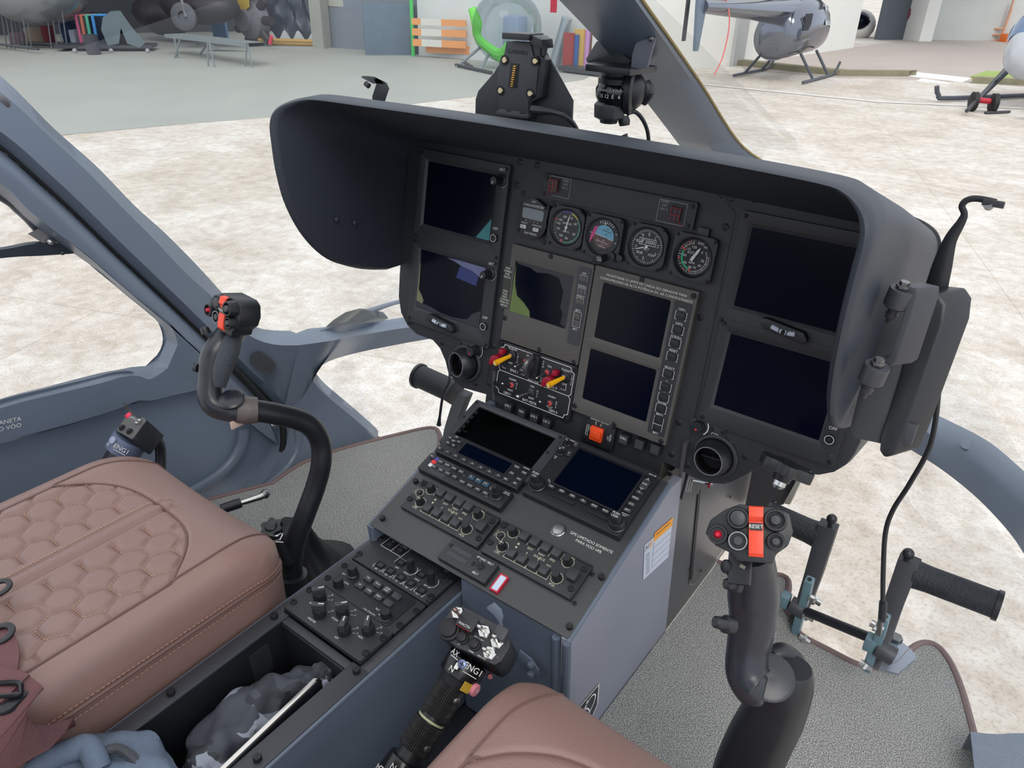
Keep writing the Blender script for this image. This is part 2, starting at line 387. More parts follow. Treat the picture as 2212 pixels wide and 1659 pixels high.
# web between door groove and chin window
G1 = [onX(612, 890, -1.25), onX(612, 940, -1.245), onX(600, 990, -1.235), onX(570, 1040, -1.225), onX(540, 1075, -1.22)]
G2 = [onX(676, 822, -1.2), onX(700, 850, -1.19), onX(760, 900, -1.16), onX(812, 946, -1.14), onX(815, 956, -1.13)]
mb = shell([G1, G2], [(-.04, 0, 0), (-.03, .03, 0)], 24)
obj('nose_side_panel', mb, NAVY, t, smooth=50)
obj('foot_well_flange', shell([[onX(545, 1070, -1.225), onX(640, 1022, -1.2), onX(760, 975, -1.16), onX(815, 956, -1.135)], [onX(545, 1095, -1.22), onX(650, 1035, -1.19), onX(770, 985, -1.15), onX(830, 962, -1.125)]], [(-.03, .02, 0), (-.03, .02, 0)], 16), NAVY, t)
obj('latch_plate', MB().prism(rrect(.06, .032, .015, 6), 0, .003).prism(circ(.007, 16), .003, .0045).box((-.016, .002, .0035), (.022, .003, .002)).box((.016, -.002, .0035), (.022, .003, .002)), STEEL, t, M=basis(onX(567, 784, -1.228), (1, -.25, .1)) @ Rz(radians(-52)), label='small oval metal latch plate')
# door frame: between groove and window
D0 = [p+V((-.002, -.008, -.010)) for p in C]; Dg = [p+V((-.022, -.001, -.002)) for p in C]
D1 = [onX(-160, 265, -1.245), onX(0, 362, -1.245), onX(90, 440, -1.245), onX(155, 505, -1.245), onX(225, 575, -1.245), onX(290, 640, -1.245), onX(350, 690, -1.245), onX(415, 745, -1.245), onX(460, 790, -1.245), onX(505, 835, -1.245), onX(545, 875, -1.245), onX(580, 915, -1.245)]
# ---- left cockpit door: window frame, sill and lower panel ----
dr = thing('cockpit_door', 'blue-grey cockpit door with window, printed lettering and recessed lower panel on the left', 'door', loc=(-1.25, .4, FZ))
XD = -1.245
E1 = [onX(-160, 310, XD), onX(0, 395, XD), onX(60, 452, XD), onX(120, 500, XD), onX(181, 545, XD), onX(240, 598, XD), onX(300, 645, XD), onX(345, 678, XD), onX(372, 708, XD), onX(384, 745, XD), onX(378, 772, XD), onX(362, 795, XD)]
E1b = [onX(-160, 322, -1.285), onX(0, 420, -1.285), onX(60, 472, -1.285), onX(110, 512, -1.285), onX(165, 550, -1.285), onX(221, 590, -1.285), onX(275, 638, -1.285), onX(318, 672, -1.285), onX(352, 705, -1.285), onX(361, 740, -1.285), onX(352, 770, -1.285), onX(320, 795, -1.285)]
obj('window_pillar', shell([Dg, D0, D1, E1, E1b], [(-.03, 0, 0), (-.045, 0, 0), (-.045, 0, 0), (-.05, 0, 0), (-.01, 0, 0)], 48), NAVY, dr, smooth=50)
# corner below the window joining to the sill, and face down to the lip
T1 = [onX(-220, 960, XD), onX(0, 882, XD), onX(120, 851, XD), onX(217, 828, XD), onX(262, 815, XD), onX(300, 812, XD), onX(322, 820, XD), onX(345, 808, XD), onX(362, 795, XD)]
T1b = [onX(-220, 948, -1.285), onX(0, 869, -1.285), onX(108, 840, -1.285), onX(224, 810, -1.285), onX(262, 803, -1.285), onX(292, 797, -1.285), onX(304, 796, -1.285), onX(312, 795, -1.285), onX(320, 795, -1.285)]
T2 = [onX(-220, 1050, -1.242), onX(0, 958, -1.242), onX(72, 936, -1.242), onX(163, 912, -1.242), onX(253, 884, -1.242), onX(300, 865, -1.242), onX(325, 866, -1.242), onX(380, 853, -1.242), onX(450, 838, -1.242)]
T3 = [p+V((-.022, 0, -.012)) for p in T2]
obj('window_sill', shell([T1b, T1, T2, T3], [(-.012, 0, 0), (-.03, 0, 0), (-.04, 0, 0), (-.02, 0, 0)], 48), NAVY, dr, smooth=40)
G0 = [onX(362, 795, XD), onX(378, 772, XD), onX(384, 745, XD), onX(400, 730, XD)]
co = [onX(x, y, -1.2455) for x, y in ((362, 795), (384, 745), (420, 745), (505, 835), (585, 920), (600, 960), (480, 870), (450, 838))]
obj('frame_gusset', MB().loft([co, [p+V((-.035, 0, 0)) for p in co]], cv=True, cap=True), NAVY, dr)
lo = [onX(x, y, -1.268) for x, y in ((-260, 1085), (0, 962), (163, 914), (300, 868), (385, 852), (450, 836), (505, 832), (585, 915), (612, 960), (612, 1000), (590, 1050), (520, 1110), (430, 1180), (200, 1400), (-260, 1700))]
obj('lower_panel', MB().loft([lo, [p+V((-.02, 0, 0)) for p in lo]], cv=True, cap=True), mat('lightened_door_paint', (116, 129, 148), .38, var=.05, vs=3), dr)  # door paint lightened here to stand in for light falling on the panel
obj('panel_rib', MB().tube([onX(527, 925, -1.262), onX(522, 960, -1.262), onX(500, 1000, -1.262), onX(465, 1032, -1.262), onX(415, 1062, -1.262), onX(350, 1090, -1.262)], .014, 10, 6, sx=.8), NAVY, dr, smooth=60)
obj('door_seal', MB().tube([onX(470, 760, -1.243), onX(540, 832, -1.243), onX(603, 905, -1.243), onX(612, 945, -1.24), onX(606, 985, -1.24), onX(585, 1028, -1.24), onX(545, 1065, -1.24), onX(495, 1092, -1.24), onX(430, 1120, -1.24)], .0072, 10, 6), RUB, dr)
obj('outer_sill_rib', MB().tube([onX(640, 900, -1.225), onX(645, 960, -1.22), onX(625, 1005, -1.215), onX(590, 1040, -1.21), onX(540, 1075, -1.21)], .010, 10, 6), NAVY, dr, smooth=60)
obj('groove_shadow_gap', MB().tube([p+V((-.019, 0, 0)) for p in C], .0025, 8, 4), RUB, dr)
SEAL = mat('dark_window_seal', (44, 52, 64), .45)
sw = obj('sliding_window_frame', shell([[onX(-160, 322, -1.288), onX(0, 418, -1.288), onX(60, 470, -1.288), onX(120, 516, -1.288), onX(178, 548, -1.288)], [onX(-160, 360, -1.30), onX(0, 432, -1.30), onX(30, 455, -1.30), onX(60, 482, -1.30), onX(80, 505, -1.30)]], [(-.01, 0, 0), (-.01, 0, 0)], 16), SEAL, dr)
obj('window_rail', shell([[onX(-200, 560, -1.288), onX(0, 540, -1.288), onX(90, 525, -1.288), onX(175, 535, -1.288)], [onX(-200, 585, -1.288), onX(0, 558, -1.288), onX(100, 552, -1.288), onX(182, 546, -1.288)]], [(-.015, 0, 0), (-.015, 0, 0)], 16), SEAL, dr)
obj('rail_corner', MB().loft([[onX(x, y, -1.292) for x, y in ((60, 505), (82, 494), (110, 505), (150, 515), (178, 546), (100, 530))], [onX(x, y, -1.302) for x, y in ((60, 505), (82, 494), (110, 505), (150, 515), (178, 546), (100, 530))]], cv=True, cap=True), mat('clear_grey_corner', (130, 130, 130), .3), dr)
obj('rail_screw', MB().ball(onX(109, 522, -1.285), .006, 12), CHR, dr)
obj('rail_screw', MB().ball(onX(135, 546, -1.285), .004, 12), DGREY, dr)
tm = MB(); p = onX(25, 920, -1.239); a1, a2 = onX(0, 911, -1.239), onX(48, 901, -1.239)
tx = (a2-a1).normalized(); f = Matrix((tx, V((1, 0, 0)).cross(tx), V((1, 0, 0)))).transposed().to_4x4()
for s, (x, y) in (('A MA\u00c7ANETA', (-2, 914)), ('DURANTE O V\u00d4O', (-16, 931))): 
    f.translation = onX(x, y, -1.2405); tm.text(s, 0, 0, .0072, .0006, T=f)
obj('lettering', tm, WHT, dr, smooth=0)
wg = [onX(x, y, -1.296) for x, y in ((-300, 300), (0, 415), (120, 508), (225, 595), (320, 672), (358, 712), (358, 760), (320, 795), (200, 818), (0, 870), (-300, 960))]
WIN = glass('clear_acrylic', (.97, .98, .99), .6)
g_ = struct('window_1', MB().add(wg, [tuple(range(len(wg)))]), WIN, smooth=0, label='clear side window in the left cockpit door')
obj('rim_bolt', MB().lathe([(.014, 0), (.014, .002), (.011, .003), (.0001, .003)], 20, basis(onX(-2, 224, -1.262), (1, 0, 0))), STEEL, t)
# ================= unit builder for panel-mounted equipment =================
def knob_mb(r, h, flute=18, skirt=1.25, top=.88):
    n = flute*2; mb = MB(); prof = [(skirt, 0), (skirt, .12), (1.0, .2), (.97, .9), (top, 1.0), (0.001, 1.0)]
    vs = []; fs = []
    for k, (q, z) in enumerate(prof):
        for i in range(n):
            rr = r*q*(1-(.06 if (i % 2 and 2 <= k <= 3) else 0)); vs.append((rr*cos(2*pi*i/n), rr*sin(2*pi*i/n), z*h))
    for k in range(len(prof)-1):
        for i in range(n): a = k*n+i; b = k*n+(i+1) % n; fs.append((a, b, b+n, a+n))
    return mb.add(vs, fs)
_scr = {}
def screw_mesh(r, kind):
    k = (round(r, 4), kind)
    if k not in _scr:
        mb = MB()
        if kind == 'dzus': mb.lathe([(r, 0), (r, .0016), (r*.9, .0022), (r*.72, .0022), (r*.72, .0014), (.0001, .0014)], 20).box((0, 0, .0017), (r*1.3, r*.22, .0012))
        elif kind == 'tall': mb.lathe([(r, 0), (r, .005), (r*.86, .006), (.0001, .006)], 20)
        else: mb.lathe([(r, 0), (r, .0006), (r*.8, .0014), (r*.45, .0016), (.0001, .0010)], 16)
        o = obj('screw', mb, SCRW, None, I4()); me = o.data; bpy.data.objects.remove(o); W.pop(o, None)
        _scr[k] = me
        g = MB()
        if kind == 'tall': g.box((0, 0, .0061), (r*1.5, r*.22, .0003))
        elif kind == 'dzus': g.box((0, 0, .0024), (r*1.25, r*.2, .0002))
        else: g.box((0, 0, .0016), (r*1.1, r*.25, .0003)).box((0, 0, .0016), (r*.25, r*1.1, .0003))
        o = obj('screw', g, RUB, None, I4()); _scr[k, 's'] = o.data; bpy.data.objects.remove(o)
    return _scr[k], _scr[k, 's']
def screw(parent, M, r=.0035, kind='phillips', rot=None):
    a, b = screw_mesh(r, kind); M = M @ Rz(rnd.uniform(0, pi) if rot is None else rot)
    o = inst(a, 'screw', parent, M); s = link('screw_slot', b, o, W[o]); return o
class Unit:
    def __init__(s, name, label, cat, P, u, v, h=0, group=None, px=False):
        if px: q = P.px(u, v, h); u, v = q.x, q.y
        s.P = P; s.u = u; s.v = v; s.h = h; s.o = thing(name, label, cat, M=P.M(u, v, h), group=group)
        s.lab = MB(); s.lm = WHT; s.extra = []
    def at(s, x, y, dz=0): q = s.P.px(x, y, s.h+dz); return q.x-s.u, q.y-s.v
    def plate(s, name, x0, y0, x1, y1, z0, z1, mat, r=.002, bevel=.0008):
        return obj(name, MB().prism(rrect(abs(x1-x0), abs(y1-y0), r, 3, (x0+x1)/2, (y0+y1)/2), z0, z1), mat, s.o, bevel=bevel)
    def key(s, x, y, w, h, dz=.003, mat=None, txt=None, ts=.0022, r=.001, name='button', z0=0, tm=None, label=None):
        o = obj(name, MB().prism(rrect(w, h, r, 3, x, y), z0, z0+dz), mat or KEY, s.o, bevel=min(.0006, dz*.3), label=label)
        if txt: s.text(txt, x, y, ts, z=z0+dz+.0001)
        return o
    def text(s, t, x, y, h=.0025, z=.0001, rot=0, sx=1):
        ls = t.split('\n')
        for i, l in enumerate(ls):
            d = ((len(ls)-1)/2-i)*h*1.45; s.lab.text(l, x-sin(rot)*d, y+cos(rot)*d, h, z+.0002, rot, sx)
    def knob(s, x, y, r=.006, h=.016, mat=None, flute=16, mark=0, px=False, name='knob', skirt=1.2, label=None):
        if px: x, y = s.at(x, y, h)
        o = obj(name, knob_mb(r, h, flute, skirt), mat or BLK2, s.o, M=Tr(x, y, 0), label=label)
        if mark is not None:
            a = mark; obj('pointer_mark', MB().box((r*.45*cos(a), r*.45*sin(a), h+.0001), (r*.8, r*.14, .0003), None) if 0 else MB(Rz(a)).box((r*.45, 0, h+.0001), (r*.8, r*.15, .0003)), WHT, o)
        return o
    def scr(s, pts, r=.0035, kind='phillips', z=0):
        for x, y in pts: screw(s.o, Tr(x, y, z), r, kind)
    def screen(s, x0, y0, x1, y1, z, mat=None, name='screen'):
        return obj(name, MB().prism(rrect(x1-x0, y0-y1, .002, 3, (x0+x1)/2, (y0+y1)/2), z-.002, z), mat or SCR, s.o)
    def bezel(s, w, h, x0, y0, x1, y1, z0, z1, zb, mat=None, r=.003, name='bezel'):
        return obj(name, MB().ring(rrect(w, h, r, 4, w/2, -h/2), rrect(x1-x0, y0-y1, .002, 4, (x0+x1)/2, (y0+y1)/2), z0, z1, zb=zb), mat or BLK, s.o, bevel=.0006)
    def close(s, name='lettering', mat=None, label=None):
        if s.lab.v: obj(name, s.lab, mat or s.lm, s.o, smooth=0, label=label)
        return s.o
# ================= centre console =================
z2 = -.012  # plate surface below the equipment faces
t = thing('centre_console', 'sloping black-topped centre console box with blue-grey sides below the instrument panel', 'console', loc=(CX+.01, .75, FZ))
PL = P2.w
plate = MB(P2.M(0, 0, z2)).prism(rrect(.345, .267, .003, 3, .0005, -.1325), -.003, 0)
obj('top_plate', plate, mat('worn_black_plate', (66, 67, 69), .45, bump=.1, bs=700, var=.06, vs=20), t, bevel=.0008)
for u, v in ((-.160, -.173), (-.160, -.249), (.166, -.174), (.167, -.252)): screw(t, P2.M(u, v, z2), .0042, 'tall')
for u, v in ((.153, -.176), (.155, -.222), (.1, -.06)): screw(t, P2.M(u, v, z2), .003)
# side walls: x = const sheets with folded front edge
def yz_prism(X, pts, th): # pts (y,z)
    mb = MB(); vs = [(X, y, z) for y, z in pts]+[(X+th, y, z) for y, z in pts]; n = len(pts)
    return mb.add(vs, [tuple(range(n)), tuple(range(n, 2*n))[::-1]]+[(i, i+n, (i+1) % n+n, (i+1) % n) for i in range(n)])
a = P2.w(0, -.268, z2-.002); b = P2.w(0, .02, z2-.002)
XR = -.319; XL = -.6705
e1 = onX(1445, 1298, XR); e2 = onX(1471, 1047, XR)
side = [(a.y, a.z), (.581, FZ+.12), (a.y+.08, FZ), (e1.y+.01, FZ), (e1.y, e1.z), (e2.y, e2.z+.012), (b.y-.03, b.z-.01)]
side[1] = (onX(1232, 1560, XR).y, FZ)
side = [side[0], side[1]]+side[3:]
obj('side_panel', yz_prism(XR, side, -.012), mat('sidelit_console_paint', (132, 135, 148), .4, var=.04), t, bevel=.001, label='right side panel with side light painted into its purple-grey')  # paler than the left panel: light from the side put into its colour
obj('side_panel', yz_prism(XL, side, .012), NAVYD, t, bevel=.001)
XM = -.494
obj('front_panel', MB().loft([[V((XM, a.y+.004, a.z)), V((XR-.010, a.y+.004, a.z))], [V((XM, a.y+.010, FZ)), V((XR-.01, a.y+.01, FZ))], [V((XM, a.y+.016, FZ)), V((XR-.01, a.y+.016, FZ))], [V((XM, a.y+.014, a.z)), V((XR-.010, a.y+.014, a.z))]], cu=True, cap=False), NAVYD, t)
obj('recessed_front', MB().box(((XL+XM)/2, .604, (a.z+FZ)/2), (XM-XL, .006, a.z-FZ-.006)), RUB, t)
for X in (XR-.004, XR-.020): obj('corner_fold', MB().tube([(X, a.y+.002, a.z-.006), (X, side[1][0]+.0, FZ+.002)], .0055, 10, sub=1), NAVYD, t)
obj('edge_fold', MB().tube([(XR-.003, a.y+.001, a.z-.003), (XR-.003, b.y-.02, b.z-.007)], .0042, 10, sub=1), NAVYD, t)
obj('edge_fold', MB().tube([(XL+.003, a.y+.001, a.z-.003), (XL+.003, b.y-.02, b.z-.007)], .0042, 10, sub=1), NAVYD, t)
# front latch handle
# placard and company emblem on the side panel
t2 = thing('placard_sticker', 'white and orange table sticker on the right side of the centre console', 'sticker', M=Matrix(((0, 1, 0, 0), (0, 0, 1, 0), (1, 0, 0, 0), (0, 0, 0, 1))).transposed() if 0 else I4())
def mX(x, y, X, ang=0):
    p = onX(x, y, X); m = Matrix(((0, 0, 1), (1, 0, 0), (0, 1, 0))).to_4x4(); m.translation = p; return m @ Rz(ang)
bpy.data.objects.remove(t2)
def pts_on(M, X, px): # pixel outline -> local coords of frame M on plane X
    inv = M.inverted(); return [tuple((inv @ onX(x, y, X)).xy) for x, y in px]
XS = XR+.0006
m = mX(1420, 1190, XS); t2 = thing('placard_sticker', 'white and orange table sticker on the right side of the centre console', 'sticker', M=m)
PAPER = mat('white_sticker', (196, 202, 216), .5); OB = mat('orange_print', (240, 160, 40), .5); INK = mat('dark_print', (50, 55, 80), .6)
obj('paper', MB().prism(pts_on(m, XS, [(1453.5, 1117), (1443, 1203), (1389, 1253), (1392, 1178), (1413, 1160)]), 0, .0003), PAPER, t2, smooth=0)
obj('header', MB().prism(pts_on(m, XS, [(1453.5, 1117), (1451.5, 1135), (1411.5, 1171), (1413.5, 1152)]), .0003, .0005), OB, t2, smooth=0)
ink = MB(); g = lambda *q: pts_on(m, XS, q)
ink.line(g((1411.5, 1171), (1407.5, 1226)), .0006, .0005); ink.line(g((1407.5, 1226), (1445, 1190)), .0005, .0005)
for k in range(1, 4):
    q0 = (1411.5-1*k, 1171+14*k); q1 = (1451.5-1.7*k, 1135+14*k); ink.line(g(q0, q1), .0005, .0005)
pq = g((1397, 1183), (1432, 1142)); ang = atan2(g((1451.5, 1135))[0][1]-g((1411.5, 1171))[0][1], g((1451.5, 1135))[0][0]-g((1411.5, 1171))[0][0])
ink.text('H', *pq[0], .011, .0005, ang); ink.text('ETIQUETA INSPECAO', *pq[1], .0035, .0007, ang)
for k in range(9): c = g((1399, 1196+5*k))[0]; ink.line([(c[0]-.006*cos(ang), c[1]-.006*sin(ang)), (c[0]+.006*cos(ang), c[1]+.006*sin(ang))], .001, .0005)
obj('print', ink, INK, t2, smooth=0)
obj('badge', MB().text('B', *g((1405, 1176))[0], .011, .0006, ang), OB, t2, smooth=0)
m = mX(1272, 1520, XS); t2 = thing('emblem_sticker', 'black hexagon sticker with a white looping emblem low on the centre console side', 'sticker', M=m)
hexp = pts_on(m, XS, [(1293, 1478), (1290, 1520), (1276, 1553), (1252, 1580), (1246, 1560), (1250, 1528)])
obj('backing', MB().prism(hexp, 0, .0004), BLK, t2, smooth=0)
hm = MB().line(hexp, .0022, .0006, True)
hm.line([tuple(p.xy) for p in spline([V((*q, 0)) for q in pts_on(m, XS, [(1262, 1572), (1270, 1545), (1283, 1515), (1285, 1500), (1276, 1505), (1262, 1530), (1258, 1540), (1268, 1530), (1272, 1538), (1262, 1558), (1256, 1556), (1262, 1542), (1268, 1512)])], 5)], .0024, .0006)
obj('emblem', hm, WHT, t2, smooth=0)
# dark equipment rack beyond the console side, under the instrument panel
t = thing('equipment_rack', 'dark metal rack with slotted side standing under the instrument panel', 'rack', loc=(CX, 1.0, FZ))
RACK = mat('satin_rack_metal', (88, 88, 92), .38, metal=.35, bump=.08, bs=300)
p = [onX(1471, 1047, XR+.0), onX(1445, 1298, XR), onX(1500, 1281, XR), onX(1590, 1165, XR), onX(1640, 1090, XR), onX(1655, 1000, XR), onX(1500, 960, XR)]
y0 = e2.y+.004
rk = [(y0, FZ), (y0, 1.62), (1.2, 1.62), (1.27, FZ+.0)]
obj('side_sheet', yz_prism(XR-.002, rk, -.006), RACK, t, bevel=.0006)
obj('side_sheet', yz_prism(XL+.002, rk, .006), RACK, t, bevel=.0006)
obj('back_sheet', MB().box((CX, 1.24, 1.42), (.34, .006, .38)), RACK, t)
XQ = XR-.0008
m = mX(1520, 1150, XQ)
sl = pts_on(m, XQ, [(1509, 1050), (1514, 1052), (1495, 1250), (1489, 1258)])
obj('slot', MB().prism(sl, 0, .0006), RUB, t, M=m, smooth=0)
sl = [tuple(q.xy) for q in spline([V((*q, 0)) for q in pts_on(m, XQ, [(1490, 1250), (1489, 1260), (1497, 1261), (1508, 1252), (1560, 1190)])], 5)]
obj('slot_edge', MB().line(sl, .002, .0009), CHR, t, M=m, smooth=0)
sl = pts_on(m, XQ, [(1632, 1013), (1625, 1070)]); obj('seam', MB().line(sl, .0015, .0009), RUB, t, M=m, smooth=0)
sl = pts_on(m, XQ, [(1648, 1008), (1640, 1075)]); obj('seam', MB().line(sl, .001, .0009), CHR, t, M=m, smooth=0)
for x, y in ((1636, 1023), (1643, 1026), (1577, 1073), (1514, 1232), (1492, 1230)): screw(t, mX(x, y, XQ+.001), .0035)
t2 = thing('breaker_plate', 'small placarded plate with a wire pin on the rack under the right vent', 'plate', M=mX(1495, 1050, XQ+.0015))
mI = W[t2]; pp = pts_on(mI, XQ+.0015, [(1487, 1022), (1541, 1040), (1511, 1056), (1508, 1066), (1472, 1080), (1478, 1058)])
obj('backing', MB().prism(pp, -.001, .0008), DGREY, t2)
lb = MB(); gg = lambda *q: pts_on(mI, XQ+.0015, q)
for k in range(3):
    q = gg((1487+5*k, 1030), (1480+5*k, 1062)); lb.line(q, .0012, .0010)
obj('lettering', lb, WHT, t2, smooth=0)

pin = MB(); iv = mI.inverted(); pin.tube([iv @ onX(1495, 1038, XQ+.004), iv @ onX(1538, 1047, XQ+.022)], .0018, 8, sub=1); obj('pin', pin, CHR, t2)
pin = MB().lathe([(.006, 0), (.006, .002), (.001, .002)], 12, basis(iv @ onX(1531, 1046, XQ+.02), iv.to_3x3() @ V((1, .3, -.2)))); obj('tag_ring', pin, RED, t2)
# ---- blank display bay upper left ----
U = Unit('display_bay', 'open bay under dark glass with brown and grey reflections built in, upper left of the console', 'display', P2, -.172, .0)
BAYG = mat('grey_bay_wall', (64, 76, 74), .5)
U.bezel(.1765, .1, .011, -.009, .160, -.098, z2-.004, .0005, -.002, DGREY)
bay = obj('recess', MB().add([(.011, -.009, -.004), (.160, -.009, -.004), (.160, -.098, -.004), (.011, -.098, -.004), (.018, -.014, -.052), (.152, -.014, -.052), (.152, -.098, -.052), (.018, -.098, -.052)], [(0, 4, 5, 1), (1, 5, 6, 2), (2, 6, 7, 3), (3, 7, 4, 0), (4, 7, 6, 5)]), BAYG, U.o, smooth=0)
obj('reflection_sheet', MB().prism([(.095, -.030), (.112, -.020), (.150, -.075), (.150, -.098), (.132, -.098)], -.040, -.037), mat('brown_reflection', (120, 84, 44), .6), bay); obj('reflection_sheet', MB().prism([(.095, -.030), (.075, -.040), (.112, -.098), (.134, -.098)], -.046, -.043), mat('dark_brown_reflection', (62, 48, 40), .6), bay)  # flat brown sheets standing in for a reflection in the bay glass
obj('grey_reflection_sheet', MB().prism([(.030, -.070), (.052, -.025), (.060, -.055), (.056, -.085)], -.049, -.046), mat('blue_grey_reflection', (48, 62, 78), .5), bay); obj('white_reflection_sheet', MB().prism([(.0555, -.035), (.059, -.037), (.063, -.058), (.058, -.060)], -.046, -.044), WHT, bay)  # grey and white sheets built as the rest of that reflection
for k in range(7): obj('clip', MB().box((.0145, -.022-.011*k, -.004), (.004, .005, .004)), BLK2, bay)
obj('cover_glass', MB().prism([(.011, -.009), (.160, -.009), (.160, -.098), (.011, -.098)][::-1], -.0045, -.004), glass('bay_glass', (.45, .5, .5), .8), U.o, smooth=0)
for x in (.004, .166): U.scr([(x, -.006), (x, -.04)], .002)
# ---- transponder ----
U = Unit('transponder', 'black transponder with a row of number keys zero to seven and blank window', 'radio', P2, -.166, -.0755)
U.plate('faceplate', 0, 0, .158, -.042, z2, 0, BLK2)
U.screen(.037, -.006, .126, -.029, .0006)
obj('window_frame', MB().ring(rrect(.093, .026, .003, 3, .0815, -.0175), rrect(.088, .022, .002, 3, .0815, -.0175), 0, .0012), BLK2, U.o)
for i in range(8): U.key(.0065+i*.0163, -.0355, .0095, .0052, .0028, txt=str(i), ts=.003)
U.key(.1345, -.0355, .0095, .0052, txt='8A', ts=.0028); U.key(.151, -.0355, .0095, .0052, txt='9V', ts=.0028)
for x, y, s in ((.136, -.0095, 'FUNC'), (.152, -.0135, 'CRSR'), (.136, -.0225, 'CLR'), (.152, -.0265, 'ENT')): U.key(x, y, .0095, .0052, txt=s, ts=.0022)
for k, s in enumerate(('ON', 'ALT', 'VFR', 'STBY', 'OFF')):
    a = radians(90-72*k); U.key(.017+.0095*cos(a), -.014+.0085*sin(a), .0072, .0050, txt=s, ts=.0019, r=.002)
U.key(.017, -.014, .0072, .005, txt='IDENT', ts=.0018, r=.0022); U.text('GARMIN', .149, -.004, .0021)
obj('sensor', MB().lathe([(.0012, 0), (.0012, .0002)], 10, Tr(.125, -.036, 0)), RUB, U.o); U.close()
# ---- audio panel ----
U = Unit('audio_panel', 'slim black audio panel with a red M marker light and a twin knob', 'radio', P2, -.168, -.123)
U.plate('faceplate', 0, 0, .158, -.0335, z2, 0, BLK2)
obj('marker_panel', MB().prism(rrect(.030, .029, .001, 2, .0345, -.0168), 0, .0004), DGREY, U.o)
for y, c, s in ((-.006, (80, 80, 150), 'O'), (-.0125, (230, 50, 60), 'M'), (-.0195, (225, 225, 225), 'I')):
    U.key(.0165, y, .008, .006, .0008, mat('marker_lamp', c, .4), r=.0008, name='lamp')
for i, s in enumerate(('COM1', 'COM2', 'NAV1', 'NAV2')): U.key(.0275+i*.0135, -.0085, .0092, .006, txt=s, ts=.002)
for i, s in enumerate(('MIC1', 'MIC2', 'PLAY', 'AUX')): U.key(.0245+i*.0135, -.0205, .0092, .006, txt=s, ts=.002)
KB = mat('blue_ringed_key', (60, 120, 160), .5)
for i, s in enumerate(('TEL', 'MUS1', 'MUS2')): U.key(.0875+i*.0135, -.0085, .0098, .0066, .002, KB); U.key(.0875+i*.0135, -.0085, .0084, .0052, .003, txt=s, ts=.002)
for i, s in enumerate(('PILOT', 'COPLT', 'PASS', 'SPKR')): U.key(.0815+i*.0145, -.0225, .0098, .006, txt=s, ts=.002)
U.key(.0085, -.006, .0098, .0062, txt='SPLIT', ts=.0018); U.text('GARMIN\nGMA 350c', .1515, -.007, .0018); U.text('MAN\nSQ', .126, -.0105, .002); U.text('VOL', .128, -.0255, .0016)
k1 = obj('knob', knob_mb(.0075, .012, 16), BLK2, U.o, M=Tr(.141, -.017, 0)); obj('inner_knob', knob_mb(.0046, .022, 12, 1.0), BLK2, k1)
obj('indicator', MB().lathe([(.002, 0), (.002, .0005), (.0001, .0005)], 14, Tr(.0745, -.0105, 0)), CHR, U.o); U.close()
# ---- GPS navigator ----
U = Unit('gps_navigator', 'large black GPS navigator with dark screen and two tall knurled corner knobs', 'radio', P2, 0, 0)
U.plate('housing', .0, 0, .1588, -.1168, z2, -.003, BLK2)
U.bezel(.1588, .1168, .032, -.011, .137, -.082, -.003, .0, -.0025, BLK2, r=.004); U.screen(.032, -.011, .137, -.082, -.0015)
obj('screen_rim', MB().ring(rrect(.113, .078, .003, 4, .0845, -.0465), rrect(.106, .072, .002, 4, .0845, -.0465), 0, .0011), BLK2, U.o)
for i, s in enumerate(('CDI', 'OBS', 'MSG', 'FPL', 'VNAV', 'PROC')): U.key(.0345+i*.0178, -.0905, .0105, .0055, .0032, txt=s, ts=.0024, r=.002)
for i, s in enumerate(('RNG', 'D', 'MENU', 'CLR', 'ENT')):
    U.key(.1485, -.0265-i*.0112-(0 if i == 0 else .004), .011, .0056 if i else .017, .003, txt=s, ts=.0026, r=.0015)
U.lab.line([(.1465, -.0185), (.1505, -.0185), (.1485, -.0155)], .0004, .0034, True); U.lab.line([(.1465, -.0345), (.1505, -.0345), (.1485, -.0375)], .0004, .0034, True)
for (x, y), s in zip(((.0125, -.0125), (.0125, -.032)), ('C', 'V')):
    k = obj('knob', knob_mb(.0042, .011, 12, 1.2), BLK2, U.o, M=Tr(x, y, 0)); U.text(s, x, y, .004, z=.0112)
    U.key(.0245, y+.004, .0065, .0095, .0028, txt=s, ts=.0028, r=.001)
U.text('PWR\nVOL', .0095, -.0225, .0019); U.text('VOL\nSQ', .0095, -.042, .0019); U.text('GARMIN', .0125, -.0042, .0024, sx=1.2); U.text('GNS 530', .1495, -.0062, .0022); U.text('DEFAULT\nNAV', .1485, -.0825, .002); U.text('VLOC', .026, -.083, .0022, rot=-.6)
for x, y, s in ((.0145, -.0965, 'PUSH\nC/V'), (.1475, -.1015, 'PUSH\nCRSR')):
    k = obj('knob', knob_mb(.0115, .012, 22, 1.12), BLK2, U.o, M=Tr(x, y, 0)); obj('inner_knob', knob_mb(.0075, .024, 18, 1.0), BLK2, k); U.text(s, x, y, .0032, z=.0242)
for x, w in ((.042, .030), (.1, .030)): U.plate('card_slot', x, -.0985, x+w, -.1025, 0, .0006, RUB, r=.0006, bevel=0); U.plate('card_slot', x+.0245, -.1055 if 0 else -.0985, x+w+.006, -.1025, 0, .0009, BLK2, r=.0006, bevel=0)
obj('lamp', MB().lathe([(.0024, 0), (.0024, .0006), (.0001, .0008)], 14, Tr(.1385, -.0062, 0)), STEEL, U.o); obj('sensor', MB().lathe([(.0015, 0), (.0015, .0002), (.0001, .0002)], 12, Tr(.079, -.1035, 0)), RUB, U.o); U.close()
